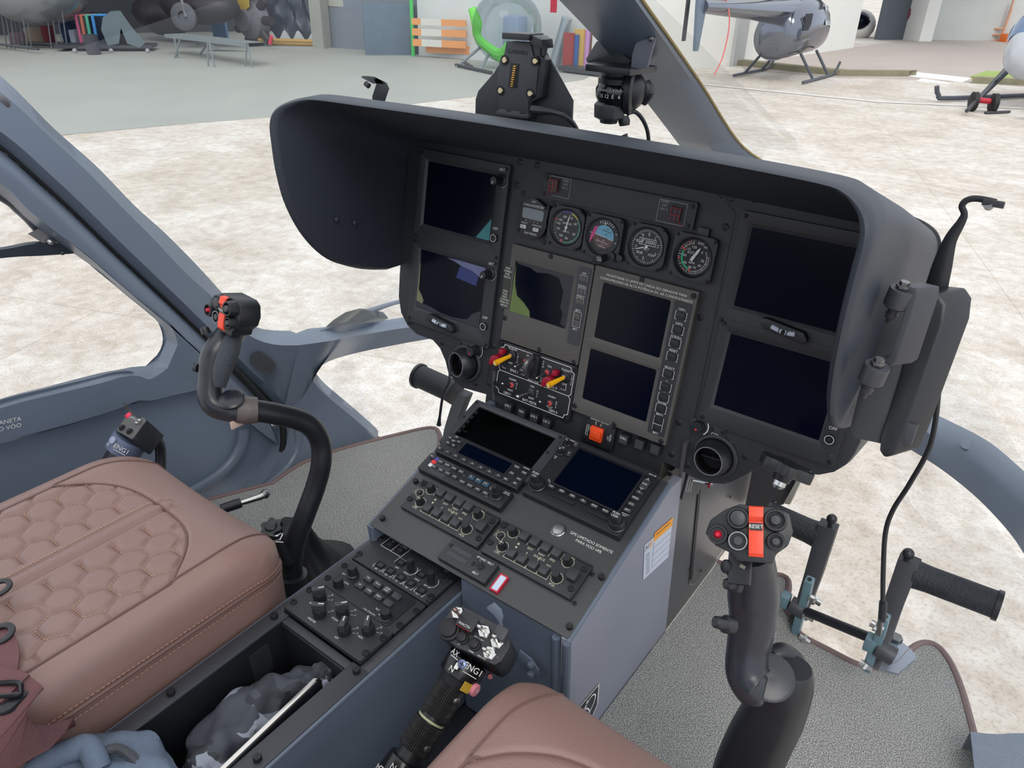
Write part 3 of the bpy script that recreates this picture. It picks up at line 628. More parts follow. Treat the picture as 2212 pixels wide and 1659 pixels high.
# ---- two identical display control panels ----
def dcp(u, v, label):
    U = Unit('display_control_panel', label, 'control panel', P2, u, v, -.004, group='display control panels on the console')
    U.plate('faceplate', 0, 0, .145, -.0545, -.008, 0, BLK, r=.001)
    obj('rail', MB().box((.073, -.001, .001), (.146, .0025, .002)).box((.1445, -.028, .0), (.003, .050, .003)), BLK2, U.o)
    XS_ = (.0417, .0595, .0777, .0945)
    ln = U.lab
    for yy_ in (-.0085, -.0385):
        for x in XS_: obj('push_switch', MB().prism(rrect(.0132, .0125, .001, 3, x, yy_), 0, .0075), KEY, U.o, bevel=.0022)
    for i, x in enumerate(XS_):
        ln.line([(x-.0088, -.0165), (x-.0088, -.0005), (x+.0088, -.0005), (x+.0088, -.0135)], .0006)
        ln.line([(x-.0088, -.0305), (x-.0088, -.0465), (x+.0088, -.0465), (x+.0088, -.0335)], .0006)
    for x, y in ((.0236, -.0094), (.0236, -.0347), (.1140, -.0113), (.1140, -.0381)):
        U.knob(x, y, .0058, .0125, flute=14, mark=None, skirt=1.05); ln.line(circ(.0082, 22, x, y), .0006, closed=True)
    x, y = .0105, -.0217; ln.line(circ(.0062, 20, x, y), .0006, closed=True); obj('test_button', MB().lathe([(.0038, 0), (.0038, .003), (.001, .003)], 16, Tr(x, y, 0)), BLK2, U.o)
    U.lab.box((.0236, -.0347, .0127), (.0075, .0006, .0003)).box((.0236, -.0347, .0127), (.0006, .0075, .0003))
    for s, x, y, h in (('DH', .0235, .0008-.0028, .0030), ('CRS', .0215, -.0455, .0034), ('EXT', .0586, -.0190, .0034), ('NAV', .0767, -.0190, .0034), ('PFD', .0944, -.0190, .0034), ('SOURCE', .0770, -.0245, .0034), ('BARO', .115, -.0022, .0028), ('ND', .0945, -.0285, .0034), ('POS', .1132, -.0495, .0034)): U.text(s, x, y, h)
    for k, s in enumerate('TST'): U.text(s, .0024, -.0175-.0042*k, .003)
    for x, y, sg in ((.0402, -.0200, 1), (.0403, -.0265, -1)): ln.add([(x-.002, y-.0015*sg, .0004), (x+.002, y-.0015*sg, .0004), (x, y+.002*sg, .0004)], [(0, 1, 2)])
    for x in (.0585, .0775): ln.line([(x, -.030), (x, -.0255)], .0005); ln.line([(x-.001, -.0268), (x, -.0253), (x+.001, -.0268)], .0005)
    obj('cover_block', MB().prism([(.1235, -.0175), (.1385, -.0175), (.1385, -.034), (.1275, -.034), (.1235, -.030)], 0, .009), BLK, U.o, bevel=.001)
    U.scr([(.0045, -.0065), (.0045, -.0375), (.1378, -.0095), (.1378, -.0415)], .0044, 'dzus', 0)
    U.close('lettering', CREAM)
dcp(-.1465, -.1672, 'black control panel with two rows of push switches left beside the smoke belt switch')
dcp(.0052, -.1685, 'black control panel with two rows of push switches right under the silver button')
# ---- cabin sign switch ----
U = Unit('cabin_sign_switch', 'small black smoke and belt switch box between the two control panels', 'switch', P2, -.0405, -.2285, -.002)
U.plate('housing', 0, 0, .0815, -.0325, -.010, 0, BLK, r=.001)
for y in (-.010, -.020): obj('sign_window', MB().prism(rrect(.033, .0062, .001, 3, .0255, y), 0, .0004), DGREY, U.o)
U.scr([(.006, -.009), (.051, -.0165)], .003)
sw = obj('toggle_switch', MB().lathe([(.0052, 0), (.0052, .0016), (.003, .0016)], 16, Tr(.062, -.0145, 0)), RUB, U.o); obj('lever', MB().tube([(.062, -.0145, 0), (.0595, -.011, .012)], [.0014, .0022], 10, sub=2), CHR, sw)
U.text('SMOKE / BELT', .0625, -.0048, .0032, rot=-.0); U.text('BELT', .062, -.0265, .0032); U.close()
# indicator lamp, silver push button, VFR placard
U = Unit('indicator_lamp', 'rectangular white lamp in a red frame beside the smoke belt switch', 'lamp', P2, .055, -.2485, z2)
obj('red_frame', MB().ring(rrect(.0135, .0265, .001, 3), rrect(.0095, .0225, .001, 3), 0, .005), RED, U.o); obj('lens', MB().prism(rrect(.0098, .0228, .0008, 3), 0, .0045), mat('pale_lens', (200, 215, 235), .25), U.o)
U = Unit('push_button', 'round brushed silver push button below the GPS navigator', 'button', P2, 1206, 1147, z2, px=True)
obj('collar', MB().lathe([(.0108, 0), (.0108, .003), (.0095, .0042), (.0078, .0042), (.0074, .003), (.0072, .003)], 32), CHR, U.o); obj('cap', MB().lathe([(.0070, .001), (.0070, .0044), (.0001, .0048)], 32), mat('brushed_cap', (215, 215, 215), .3, metal=1), U.o)
t = thing('vfr_placard', 'white GPS LIMITADO SOMENTE PARA VOO VFR lettering below the GPS navigator', 'placard', M=P2.mp(1274, 1176, z2))
obj('lettering', MB().text('GPS LIMITADO SOMENTE', 0, .0035, .0042, sx=1.0).text('PARA VOO VFR', 0, -.0035, .0042), WHT, t, smooth=0)
# ================= flat pedestal between the seats =================
PT = thing('centre_pedestal', 'long low black-railed pedestal box with open tray between the two seats', 'pedestal', loc=(-.585, .25, FZ))
zt = -.006
w3 = lambda u, v, h=0: P3.w(u, v, h)
def bx3(name, u0, u1, v0, v1, h0, h1, m, par=None, bevel=.0006): return obj(name, MB(P3.M()).box(((u0+u1)/2, (v0+v1)/2, (h0+h1)/2), (u1-u0, abs(v1-v0), h1-h0)), m, par or PT, bevel=bevel)
bx3('rail', -.0115, .012, -.80, -.184, zt-.003, zt, DGREY); bx3('rail', .134, .1615, -.80, -.184, zt-.003, zt, DGREY)
bx3('rail', -.0115, .0, -.184, .004, zt-.003, zt, DGREY); bx3('rail', .1465, .1615, -.184, .004, zt-.003, zt, DGREY)
bx3('cross_bar', -.0115, .1615, -.196, -.1845, zt-.006, zt-.002, DGREY)
for u in (-.0125, .1625): obj('rail_lip', MB().tube([w3(u, .006, zt-.004), w3(u, -.8, zt-.004)], .0032, 8, sub=1), NAVYD, PT)
for u, sx in ((-.014, 1), (.164, -1)):
    bx3('side_panel', min(u, u+sx*.002), max(u, u+sx*.002), -.8, .03, -.235, zt-.004, NAVYD)
bx3('end_panel', -.012, .162, .004, .007, -.2, zt-.004, NAVYD)
for u, sx in ((.010, 1), (.136, -1)): bx3('tray_wall', u-.001, u+.001, -.80, -.196, -.150, zt-.003, BLK2)
bx3('tray_wall', .010, .136, -.198, -.196, -.150, zt-.005, BLK2); bx3('tray_bottom', .010, .136, -.8, -.196, -.152, -.150, BLK2)
obj('wall_pad', MB(P3.M(.0112, -.235, -.05) @ Ry(pi/2)).prism(rrect(.05, .03, .004), 0, .001), BLK, PT)
for v in (-.198, -.345, -.520): screw(PT, P3.M(.0, v, zt), .0048, 'tall')
for v in (-.192, -.335, -.52): screw(PT, P3.M(.149, v, zt), .0048, 'tall')
# --- autopilot panel ---
U = Unit('autopilot_panel', 'black autopilot mode panel with square keys at the front end of the pedestal', 'control panel', P3, 0, 0)
U.plate('faceplate', 0, .002, .146, -.0635, -.006, 0, BLK)
FR = [(.0258, -.0110, 'AP'), (.0463, -.0105, 'A.TRIM')]
for x, y, q in FR:
    o = obj('key_frame', MB().ring(rrect(.0125, .0105, .0015, 3, x, y-.002), rrect(.009, .007, .001, 3, x, y-.002), 0, .003), BLK2, U.o); obj('key_face', MB().prism(rrect(.0092, .0072, .001, 3, x, y-.002), 0, .0016), KEY, o); U.text(q, x-.001, y+.0068, .0028)
U.lab.line(rrect(.041, .0205, .0015, 3, .036, -.0105), .0007, closed=True); U.lab.line([(.036, -.0005), (.036, -.0205)], .0006)
K = [(.0456, -.0500), (.0650, -.0500), (.0851, -.0500), (.1040, -.0500), (.1245, -.0505), (.0650, -.0297), (.1042, -.0292)]
for i, (x, y) in enumerate(K):
    o = obj('key_frame', MB().ring(rrect(.0125, .0105, .0015, 3, x, y), rrect(.009, .007, .001, 3, x, y), 0, .003), BLK2, U.o); obj('key_face', MB().prism(rrect(.0092, .0072, .001, 3, x, y), 0, .0016), KEY, o)
U.key(.1265, -.0115, .0155, .0105, .004, BLK2, name='test_button')
for q, x, y in (('BC', .0456, -.0585), ('GS', .0645, -.0585), ('VS', .0845, -.0585), ('IAS', .1037, -.0585), ('ALT', .1240, -.0585), ('APP', .0668, -.0395), ('HDG', .0845, -.0395), ('NAV', .1053, -.0395), ('ALT.A', .1244, -.0400), ('TEST', .1265, -.0030)): U.text(q, x, y, .0028)
for x in (.0456, .0650, .0851, .1040, .1245): U.lab.line([(x-.0085, -.051), (x-.0085, -.0565), (x-.006, -.0585)], .0006); U.lab.line([(x+.0055, -.0585), (x+.0085, -.0585), (x+.0085, -.053)], .0006)
for x0 in (.0560, .0955): U.lab.line([(x0, -.034), (x0, -.0225), (x0+.020, -.0225), (x0+.0205, -.0275)], .0006); U.lab.line(arc(.0105, -60, 60, 8, x0+.0285, -.031), .0006)
U.knob(.0861, -.0313, .0052, .020, mark=None, skirt=1.0); U.knob(.1245, -.0314, .0055, .020, mark=None, skirt=1.0)
U.scr([(.0046, -.0105), (.0047, -.0520), (.1423, -.0105), (.1420, -.0510)], .0046, 'dzus'); U.scr([(.0052, -.0022), (.0046, -.0600), (.1441, -.0012), (.1430, -.0600)], .0022); U.close()
# --- radar panel ---
U = Unit('radar_panel', 'black weather radar panel with soft white-lettered keys in the middle of the pedestal', 'control panel', P3, 0, -.0655)
U.plate('base', 0, 0, .146, -.0600, -.006, -.0015, BLK); U.plate('faceplate', .010, -.002, .132, -.058, -.002, 0, BLK2, r=.004)
for x, y, s in ((.0525, -.0140, 'Wx'), (.0705, -.0140, 'WxA'), (.0882, -.0140, 'GND\nMAP'), (.1060, -.0140, None), (.0522, -.0300, 'VP'), (.0701, -.0300, '<TRK'), (.0880, -.0297, 'TRK>'), (.1062, -.0297, None)):
    U.key(x, y, .0135, .0095, .0032, txt=s, ts=.0027, r=.002)
for x, y in ((.0290, -.0215), (.0275, -.0465), (.1205, -.0480)): U.knob(x, y, .0070, .016 if y > -.03 else .012, mark=None, flute=8, skirt=1.25 if x != .0275 else 1)
for s, x, y, h in (('BRT', .0176, -.0277, .0025), ('GAIN', .0335, -.0375, .0025), ('TILT', .1012, -.0450, .0027), ('PULL STAB OFF', .0960, -.0545, .0022), ('ON', .1105, -.0497, .0022)): U.text(s, x, y, h)
obj('sensor', MB().lathe([(.0014, 0), (.0014, .0002), (.0001, .0002)], 12, Tr(.0440, -.0417, 0)), RUB, U.o)
U.scr([(.0045, -.0150), (.0045, -.0455), (.1428, -.0150), (.1428, -.0456)], .0046, 'dzus', -.0015); U.close()
# --- reconfiguration panel ---
U = Unit('reconfiguration_panel', 'black switch panel with five winged rotary selectors nearest the open tray', 'control panel', P3, 0, -.1265)
U.plate('faceplate', 0, .0, .146, -.0565, -.006, .0015, BLK)
def wing(x, y, a):
    mb = MB(Tr(x, y, .0015)).lathe([(.0085, 0), (.0085, .009), (.0075, .0115), (.0001, .0125)], 24)
    o = obj('selector_knob', mb, BLK2, U.o); g = obj('grip_bar', MB(Tr(x, y, .0015) @ Rz(a)).prism([(-.0085, -.0036), (.0085, -.0036), (.0085, .0036), (-.0085, .0036)], .008, .0205), KEY, o, bevel=.001)
    obj('pointer_mark', MB(Tr(x, y, .0015) @ Rz(a)).box((.0040, 0, .0207), (.0075, .0012, .0004)), WHT, g)
for x, y, s, a in ((.0285, -.0185, 'AHRS', .9), (.0500, -.0370, 'MASTER', .6), (.0725, -.0180, 'FCDM', .9), (.0970, -.0370, 'ICP', 2.1), (.1205, -.0180, 'ADC', 2.2)):
    wing(x, y, a); U.text(s, x-.0015, y-.0122, .0029, z=.0016)
    for k, q in enumerate(('N', '2') if s != 'MASTER' else ('R',)):
        b = radians(62-32*k); U.text(q, x+.0165*cos(b), y+.0165*sin(b), .0028, z=.0016); U.lab.line([(x+.0105*cos(b), y+.0105*sin(b)), (x+.0140*cos(b), y+.0140*sin(b))], .0005, .0019)
U.scr([(.0044, -.0159), (.0050, -.0435), (.1428, -.0141), (.1429, -.0435)], .0046, 'dzus', .0015); U.close()
# ---- things in the tray ----
def camo():
    m = bpy.data.materials.new('grey_camouflage_cloth'); m.use_nodes = True; nt = m.node_tree; b = nt.nodes['Principled BSDF']; b.inputs['Roughness'].default_value = .7
    tcn = nt.nodes.new('ShaderNodeTexCoord'); v = nt.nodes.new('ShaderNodeTexVoronoi'); v.inputs['Scale'].default_value = 32; n = nt.nodes.new('ShaderNodeTexNoise'); n.inputs['Scale'].default_value = 22
    mx = nt.nodes.new('ShaderNodeMixRGB'); mx.inputs[0].default_value = .09; nt.links.new(tcn.outputs['Object'], n.inputs[0]); nt.links.new(tcn.outputs['Object'], mx.inputs[1]); nt.links.new(n.outputs['Color'], mx.inputs[2]); nt.links.new(mx.outputs[0], v.inputs[0])
    r = nt.nodes.new('ShaderNodeValToRGB'); r.color_ramp.interpolation = 'CONSTANT'; e = r.color_ramp.elements
    e[0].color = (*lin((70, 74, 84)), 1); e[1].position = .35; e[1].color = (*lin((108, 113, 124)), 1); x = e.new(.6); x.color = (*lin((150, 156, 170)), 1); x = e.new(.8); x.color = (*lin((52, 55, 63)), 1)
    sp = nt.nodes.new('ShaderNodeSeparateXYZ'); nt.links.new(v.outputs['Color'], sp.inputs[0]); nt.links.new(sp.outputs[0], r.inputs[0]); nt.links.new(r.outputs[0], b.inputs['Base Color']); return m
CAMO = camo()
def cloth(pathpx, widths, h, th=.03, seed=1, n=26):
    P = spline([onZ(x, y, h) if len(q) == 2 else onZ(x, y, q[2]) for q in pathpx for x, y in [q[:2]]], 8); N = len(P); r_ = random.Random(seed); L = []
    ph = [r_.uniform(0, 6) for _ in range(8)]
    for i, p in enumerate(P):
        t = (P[min(i+1, N-1)]-P[max(i-1, 0)]).normalized(); x = t.cross(V((0, 0, 1))).normalized(); wd = lerpl(widths, i/(N-1)); row = []
        for k in range(n):
            a = 2*pi*k/n; f = 1+.16*sin(3*a+ph[0]+i*.25)+.1*sin(5*a+ph[1]-i*.4)+.06*sin(9*a+i*.7)
            row.append(p+x*(wd*cos(a)*f)+V((0, 0, 1))*(th*sin(a)*f*(.6+.4*lerpl([.5, 1, 1, .6], i/(N-1)))))
        L.append(row)
    return MB().loft(L, cv=True, cap=True)
t = thing('storage_bag', 'crumpled grey camouflage cloth bag lying in the pedestal tray', 'bag', loc=onZ(560, 1560, 1.33))
zb = 1.405
obj('bag_cloth', cloth([(716, 1462), (690, 1480), (640, 1498), (590, 1515), (540, 1555), (490, 1600), (462, 1650), (450, 1690)], [.010, .020, .026, .030, .036, .036, .034, .02], zb, .030, 5), CAMO, t, smooth=60)
obj('drawstring_collar', cloth([(716, 1462), (706, 1452), (694, 1458), (700, 1472)], [.008, .012, .011, .006], zb+.012, .012, 9, 14), CAMO, t, smooth=60)
# tablet standing on its edge
t = thing('tablet', 'thin black tablet with bright metal edge standing on edge in the pedestal tray', 'tablet', loc=onZ(600, 1560, 1.35))
a_ = onZ(690, 1459, 1.452); b_ = onZ(462, 1676, 1.452); dirv = (b_-a_).normalized()
TL = .25; m = basis(a_, dirv, V((0, 0, 1)))
m = Matrix((dirv, V((0, 0, -1)), dirv.cross(V((0, 0, -1))))).transposed().to_4x4(); m.translation = a_+V((0, 0, 0))
BRT = mat('polished_tablet_edge', (210, 205, 200), .18, metal=1)
obj('case', MB(m).prism(rrect(TL, .10, .008, 6, TL/2, .05), -.003, .003), BRT, t, bevel=.0008); obj('glass_front', MB(m).prism(rrect(TL-.004, .096, .008, 6, TL/2, .05), -.0036, -.0028), SCR, t); obj('back_cover', MB(m).prism(rrect(TL-.003, .097, .008, 6, TL/2, .05), .0028, .0042), BLK2, t)
sp = MB()
for k in range(4): sp.lathe([(.0011, 0), (.0011, .0005), (.0001, .0005)], 8, m @ Tr(.155+.0045*k, -.0002, 0) @ Rx(pi/2))
obj('speaker_holes', sp, WHT, t)
# grey headset strap bag at the near end of the tray
DEN = mat('grey_denim_cloth', (104, 118, 138), .8, bump=.5, bs=700, var=.18, vs=90); ZIP = mat('dark_zip', (70, 74, 80), .6, bump=.6, bs=500)
t = thing('cloth_pouch', 'grey-blue heathered cloth pouch with dark zip at the lower left corner', 'bag', loc=onZ(240, 1680, 1.4))
def blob(c, d, m_=DEN): pass
zc = 1.475
obj('pouch_body', cloth([(60, 1700), (140, 1676), (220, 1672), (300, 1690), (370, 1720)], [.028, .036, .042, .04, .02], zc-.03, .028, 3), DEN, t, smooth=60)
obj('handle_strap', MB().tube([onZ(70, 1668, zc), onZ(110, 1640, zc+.004), onZ(150, 1622, zc+.008), onZ(185, 1612, zc+.008), onZ(203, 1632, zc+.004), onZ(214, 1662, zc-.005)], .012, 12, 8, sx=1.0), DEN, t)
obj('zip', MB().tube([onZ(212, 1640, zc-.004), onZ(232, 1622, zc), onZ(255, 1617, zc), onZ(280, 1630, zc-.002), onZ(312, 1662, zc-.008)], .0052, 8, 8), ZIP, t)
# ================= instrument panel =================
IP = thing('instrument_panel', 'wide dark instrument panel body with rounded lower corners across the cockpit', 'instrument panel', M=P1.M(-.0943, -.15, 0))
pm = lambda px, h: [tuple(P1.px(x, y, h)-V((-.0943, -.15))) for x, y in px]
HB = -.0068
rb = [(1895, 820), (1884, 862), (1868, 915), (1858, 955), (1845, 982), (1828, 1004), (1801, 1020), (1769, 1026), (1735, 1024), (1706, 1016), (1680, 1006), (1661, 1003), (1649, 1004), (1632, 1013), (1611, 1026), (1583, 1040), (1562, 1046), (1526, 1042), (1495, 1030), (1463, 1012), (1430, 996)]
rbl = pm(rb, HB)
# mirror for the left column about the centre line u = -.0943 (aircraft symmetry), checked against the left outline
lf = pm([(860, 590), (861, 640), (866, 675), (880, 703), (900, 722), (935, 735), (950, 752), (962, 780), (968, 805), (983, 825), (1000, 838), (1025, 845), (1050, 852)], HB)
bot = [(-.1, -.1995+.0), ]
vb = -.2050
outline = [(-.4, .205), (-.4, lf[0][1])]+lf[1:]+[(lf[-1][0], -.213), (rbl[-1][0], -.213)]+rbl[::-1]+[(.385, .205)]
obj('panel_plate', MB().prism(outline, -.010, HB), BLK, IP, bevel=.001)
def off(P, d):
    c = V((sum(p[0] for p in P)/len(P), sum(p[1] for p in P)/len(P))); return [(p[0]+(c.x-p[0])*d, p[1]+(c.y-p[1])*d) for p in P]
HSG = mat('grey_housing_shell', (92, 93, 90), .6, bump=.12, bs=900)
o2 = off(outline, -.012); o3 = off(outline, .04)
o4 = [(p[0]*1.0, p[1]) for p in outline]
mb = MB().loft([[(p[0], p[1], -.010) for p in outline], [(p[0]*1.004, p[1]*(1.0 if p[1] < 0 else .97), -.022) for p in outline], [(p[0]*(1.01 if p[1] < 0 else .95), p[1]*(.97 if p[1] < 0 else .80), -.10) for p in outline], [(p[0]*.93, p[1]*(.9 if p[1] < 0 else .65), -.17) for p in outline]], cv=True, cap=True)
obj('rear_housing', mb, HSG, IP, smooth=60)
# seam lines between columns
ln = MB()
for px in ([(1106, 345), (1102, 375), (1092, 395), (1048, 742), (1062, 765), (1052, 828)], [(1573, 415), (1568, 436), (1590, 460), (1505, 880), (1478, 1012)]):
    obj('panel_seam', MB().line(pm(px, HB), .0014, HB+.0003), RUB, IP, smooth=0)

for x, y in ((1123, 350), (1161, 357), (1117, 400), (1560, 420), (1580, 428), (1567, 490), (885, 696), (954, 740), (1066, 748), (905, 690), (1027, 828), (1055, 828), (1870, 600), (1715, 975), (1768, 988), (1610, 987), (1486, 1006), (1451, 981), (1446, 1022), (1540, 948), (1577, 958), (1545, 908), (1466, 913), (1513, 686), (1630, 430), (1690, 440)):
    u = P1.px(x, y, HB)-V((-.0943, -.15)); screw(IP, Tr(u.x, u.y, HB), .0046)
def unit(name, label, cat, u, v, h=0, group=None): return Unit(name, label, cat, P1, u, v, h, group)
SCRB = SCR
# ---- display units: same part number, 184 x 146 ----
REF1 = mat('flat_display_navy', (6, 11, 28), .18, spec=.14)
def mfd(u, v, label, off_btn=True, scrx=(.0165, .1575), scry=(-.0185, -.120), brt=False, grp='large flight displays', m=REF1):
    U = unit('flight_display', label, 'display', u, v, 0, grp)
    w_, h_ = .184, .1475
    U.bezel(w_, h_, scrx[0]-.004, scry[0]+.004, scrx[1]+.004, scry[1]-.004, HB, 0, -.002, BLK, r=.002)
    obj('screen_frame', MB().ring(rrect(.149, .1095, .001, 3, (scrx[0]+scrx[1])/2, (scry[0]+scry[1])/2), rrect(.141, .1015, .001, 3, (scrx[0]+scrx[1])/2, (scry[0]+scry[1])/2), HB, -.002, zb=-.005), DGREY, U.o)
    U.screen(scrx[0]-.001, scry[0]+.001, scrx[1]+.001, scry[1]-.001, -.0048, m)
    if brt: U.knob(.172, -.024, .0065, .022, mark=4.2, skirt=1.5); U.text('BRT', .1705, -.0085, .0042); U.lab.line(arc(.0105, -80, 60, 12, .172, -.024), .0005)
    x, y = .1705, -.112 if not brt else -.112
    o = obj('off_button', MB().lathe([(.0062, 0), (.0062, .003), (.0056, .0036), (.0042, .0036), (.004, .0022), (.003, .0022), (.0028, .003), (.0001, .003)], 24, Tr(x, y, 0)), BLK2, U.o); U.lab.line(circ(.0055, 24, x, y), .0007, .0037, True)
    U.text('OFF', x, y+.0145, .0042)
    for y in (-.006, -.1415):
        U.scr([(.1785, y)], .0028); obj('rivet', MB().lathe([(.0025, 0), (.0025, .0005), (.0018, .0008), (.0001, .0004)], 12, Tr(.178, y-.0095 if y > -.05 else y+.0095, 0)), DGREY, U.o)
        U.scr([(.0055, y)], .0028)
    return U
U = mfd(.0895, -.0975, 'large dark flight display low on the right of the panel, under the slip ball'); U.close()
U = mfd(.0845, .0415, 'large dark flight display high on the right of the panel, deep under the hood'); U.close()
U = mfd(-.463, -.1045, 'flight display low on the left of the panel, with a painted pale ragged reflection', brt=True)
PALE = mat('pale_reflection', (120, 122, 92), .5); BLU = mat('blue_reflection', (18, 40, 110), .3); LAV = mat('lavender_reflection', (104, 110, 150), .4); GRN = mat('dull_green_reflection', (105, 125, 70), .5)
z = -.0045  # ragged colour patches painted over the screen as its reflections
obj('painted_reflection', MB().prism([(.016, -.02), (.0185, -.03), (.0195, -.07), (.019, -.09), (.0285, -.099), (.0325, -.1045), (.031, -.110), (.05, -.1115), (.07, -.1155), (.10, -.1165), (.13, -.112), (.14, -.1), (.157, -.09), (.157, -.1195), (.016, -.1195)], z, z+.0002), mat('grey_green_reflection', (40, 48, 56), .4), U.o, smooth=0)
obj('painted_reflection', MB().prism([(.016, -.04), (.0185, -.045), (.019, -.088), (.027, -.0965), (.0315, -.104), (.029, -.111), (.016, -.108)], z+.0002, z+.0004), PALE, U.o, smooth=0)
obj('painted_reflection', MB().prism([(.075, -.02), (.1, -.0185), (.157, -.0185), (.157, -.034), (.147, -.036), (.13, -.029), (.11, -.027), (.09, -.022)], z, z+.0002), LAV, U.o, smooth=0)
obj('painted_reflection', MB().prism([(.105, -.0265), (.13, -.029), (.145, -.036), (.142, -.052), (.12, -.05), (.098, -.048)], z, z+.0002), BLU, U.o, smooth=0)
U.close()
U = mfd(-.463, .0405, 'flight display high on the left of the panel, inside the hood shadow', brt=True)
obj('painted_reflection', MB().prism([(.1575, -.085), (.1575, -.1195), (.13, -.1195), (.142, -.104)], z, z+.0002), mat('teal_reflection', (60, 130, 135), .5), U.o, smooth=0); U.close()  # teal corner patch painted on as a reflection
# ---- chronometer ----
U = unit('chronometer', 'black digital chronometer with grey window left of the airspeed dial', 'gauge', -.2255, -.0295, .002)
bp = [tuple(p.xy) for p in spline([V((*p, 0)) for p in ((-.022, .022), (0, .0305), (.020, .0225), (.026, .025), (.0275, .019), (.0262, .004), (.0262, -.010), (.018, -.0235), (0, -.0295), (-.014, -.0285), (-.022, -.0265), (-.0285, -.018), (-.0262, -.004), (-.0262, .008))], 6, True)]
obj('case', MB().prism(bp, -.006, .001), BLK2, U.o, bevel=.0008); obj('window', MB().prism(rrect(.038, .0155, .003, 4, .001, .0075), .001, .0014), mat('lcd_grey', (120, 130, 135), .3), U.o)
for x, y, s in ((-.013, -.0130, 'SEL'), (.010, -.0135, 'CTL')): U.key(x, y, .010, .0055, .002, WHT, z0=.001); U.lab.v and None
obj('key_legend', MB().text('SEL', -.013, -.013, .003, .0032).text('CTL', .010, -.0135, .003, .0032), RUB, U.o, smooth=0)
for s, x, y, h in (('M877', 0, .0255, .0026), ('CHRONOMETER', 0, .0195, .0036), ('SELECT', -.012, -.0075, .0026), ('CONTROL', .011, -.0078, .0026), ('DAVTRON', .001, -.0215, .0034), ('GMT', -.010, -.0035, .0016), ('LT', -.003, -.0035, .0016), ('FT', .005, -.0035, .0016), ('ET', .0115, -.0035, .0016)): U.text(s, x, y, h, z=.001)
U.scr([(-.0215, -.020), (.0225, .0205)], .0025, z=.001); U.close()
for u, v in ((-.254, .0035), (-.205, -.060), (-.199, .0015)): screw(IP, Tr(u+.0943, v+.15, HB), .004)
# ---- round gauges ----
DIAL = mat('matt_black_dial', (14, 16, 20), .5); GGL = glass('gauge_glass', refl=.25)
def gauge(name, label, u, v, R=.0255, cut=.010, h=.003):
    U = unit(name, label, 'gauge', u, v, h, None); s = .0302
    oc = [(s, s-cut), (s-cut, s), (-s+cut, s), (-s, s-cut), (-s, -s+cut), (-s+cut, -s), (s-cut, -s), (s, -s+cut)]
    n = 48; cc = circ(R+.001, n); 
    def sq(a):
        d = V((cos(a), sin(a))); best = 9
        for i in range(8):
            p = V(oc[i]); q = V(oc[(i+1) % 8]); e = q-p; den = d.x*e.y-d.y*e.x
            if abs(den) > 1e-9:
                t_ = (p.x*e.y-p.y*e.x)/den; k = (p.x*d.y-p.y*d.x)/den
                if t_ > 0 and -1e-6 <= k <= 1+1e-6: best = min(best, t_)
        return tuple(d*best)
    obj('bezel', MB().ring([sq(2*pi*i/n) for i in range(n)], cc, -.007, 0), BLK, U.o, bevel=.0005)
    obj('rim', MB().ring(circ(R+.0012, n), circ(R-.0012, n), -.004, .0012, zb=-.002), BLK2, U.o)
    obj('dial', MB().lathe([(R, -.0045), (R, -.004), (.0001, -.004)], 40), DIAL, U.o); U.z = -.0038
    obj('cover_glass', MB().lathe([(R, -.0008), (.0001, -.0008)], 40), GGL, U.o)
    k = s-.0042 if cut < .009 else s-.0035
    U.scr([(k, k-(.0 if cut < .009 else .0)), (-k, k), (k, -k), (-k, -k)] if cut < .009 else [(.0225, .027), (-.0225, .027), (.0225, -.027), (-.0225, -.027)], .0022)
    return U
def ticks(U, R, a0, a1, n, L=.003, wd=.0005, major=5, LM=.0042, m=None):
    for i in range(n+1):
        a = radians(a0+(a1-a0)*i/n); l = LM if i % major == 0 else L
        U.lab.line([((R-l)*cos(a), (R-l)*sin(a)), (R*cos(a), R*sin(a))], wd*(1.3 if i % major == 0 else 1), U.z)
def needle(U, a, L=.018, back=.006, wd=.0016, z=.0012, m=None):
    a = radians(a); mb = MB(Rz(a)).prism([(-back, -wd*.6), (-back, wd*.6), (L*.7, wd/2), (L, 0), (L*.7, -wd/2)], U.z+z, U.z+z+.0005); mb.lathe([(.0022, U.z), (.0022, U.z+z+.001), (.0001, U.z+z+.001)], 14)
    return obj('needle', mb, m or WHT, U.o)
GREEN = mat('green_arc', (20, 170, 120), .5); REDM = mat('red_arc', (225, 50, 60), .5); YLM = mat('yellow_arc', (220, 205, 90), .5); BLM = mat('blue_arc', (70, 70, 190), .5)
U = gauge('airspeed_indicator', 'round airspeed dial with green arc beside the chronometer', -.1655, -.0300)
obj('green_arc', MB().line(arc(.0215, 40, -100, 30), .0012, U.z), GREEN, U.o); obj('yellow_arc', MB().line(arc(.0215, 75, 42, 8), .0016, U.z), YLM, U.o); obj('blue_arc', MB().line(arc(.0225, 120, 78, 10), .0012, U.z), BLM, U.o)
obj('red_mark', MB().line([(.019*cos(2.72), .019*sin(2.72)), (.0235*cos(2.72), .0235*sin(2.72))], .0018, U.z+.0002).line([(.019*cos(-1.9), .019*sin(-1.9)), (.0235*cos(-1.9), .0235*sin(-1.9))], .0018, U.z+.0002), REDM, U.o)
ticks(U, .0232, 75, -230, 34, .0024, .0004)
for s, a in (('20', 68), ('40', 28), ('60', -28), ('80', -82), ('100', -122), ('120', -165), ('140', 168), ('160', 145), ('180', 112)): U.text(s, .0155*cos(radians(a)), .0155*sin(radians(a)), .0036, z=U.z)
U.text('AIRSPEED', 0, .0055, .0028, z=U.z); U.text('KNOTS', 0, -.0065, .0024, z=U.z); needle(U, 80, .0195); U.close()
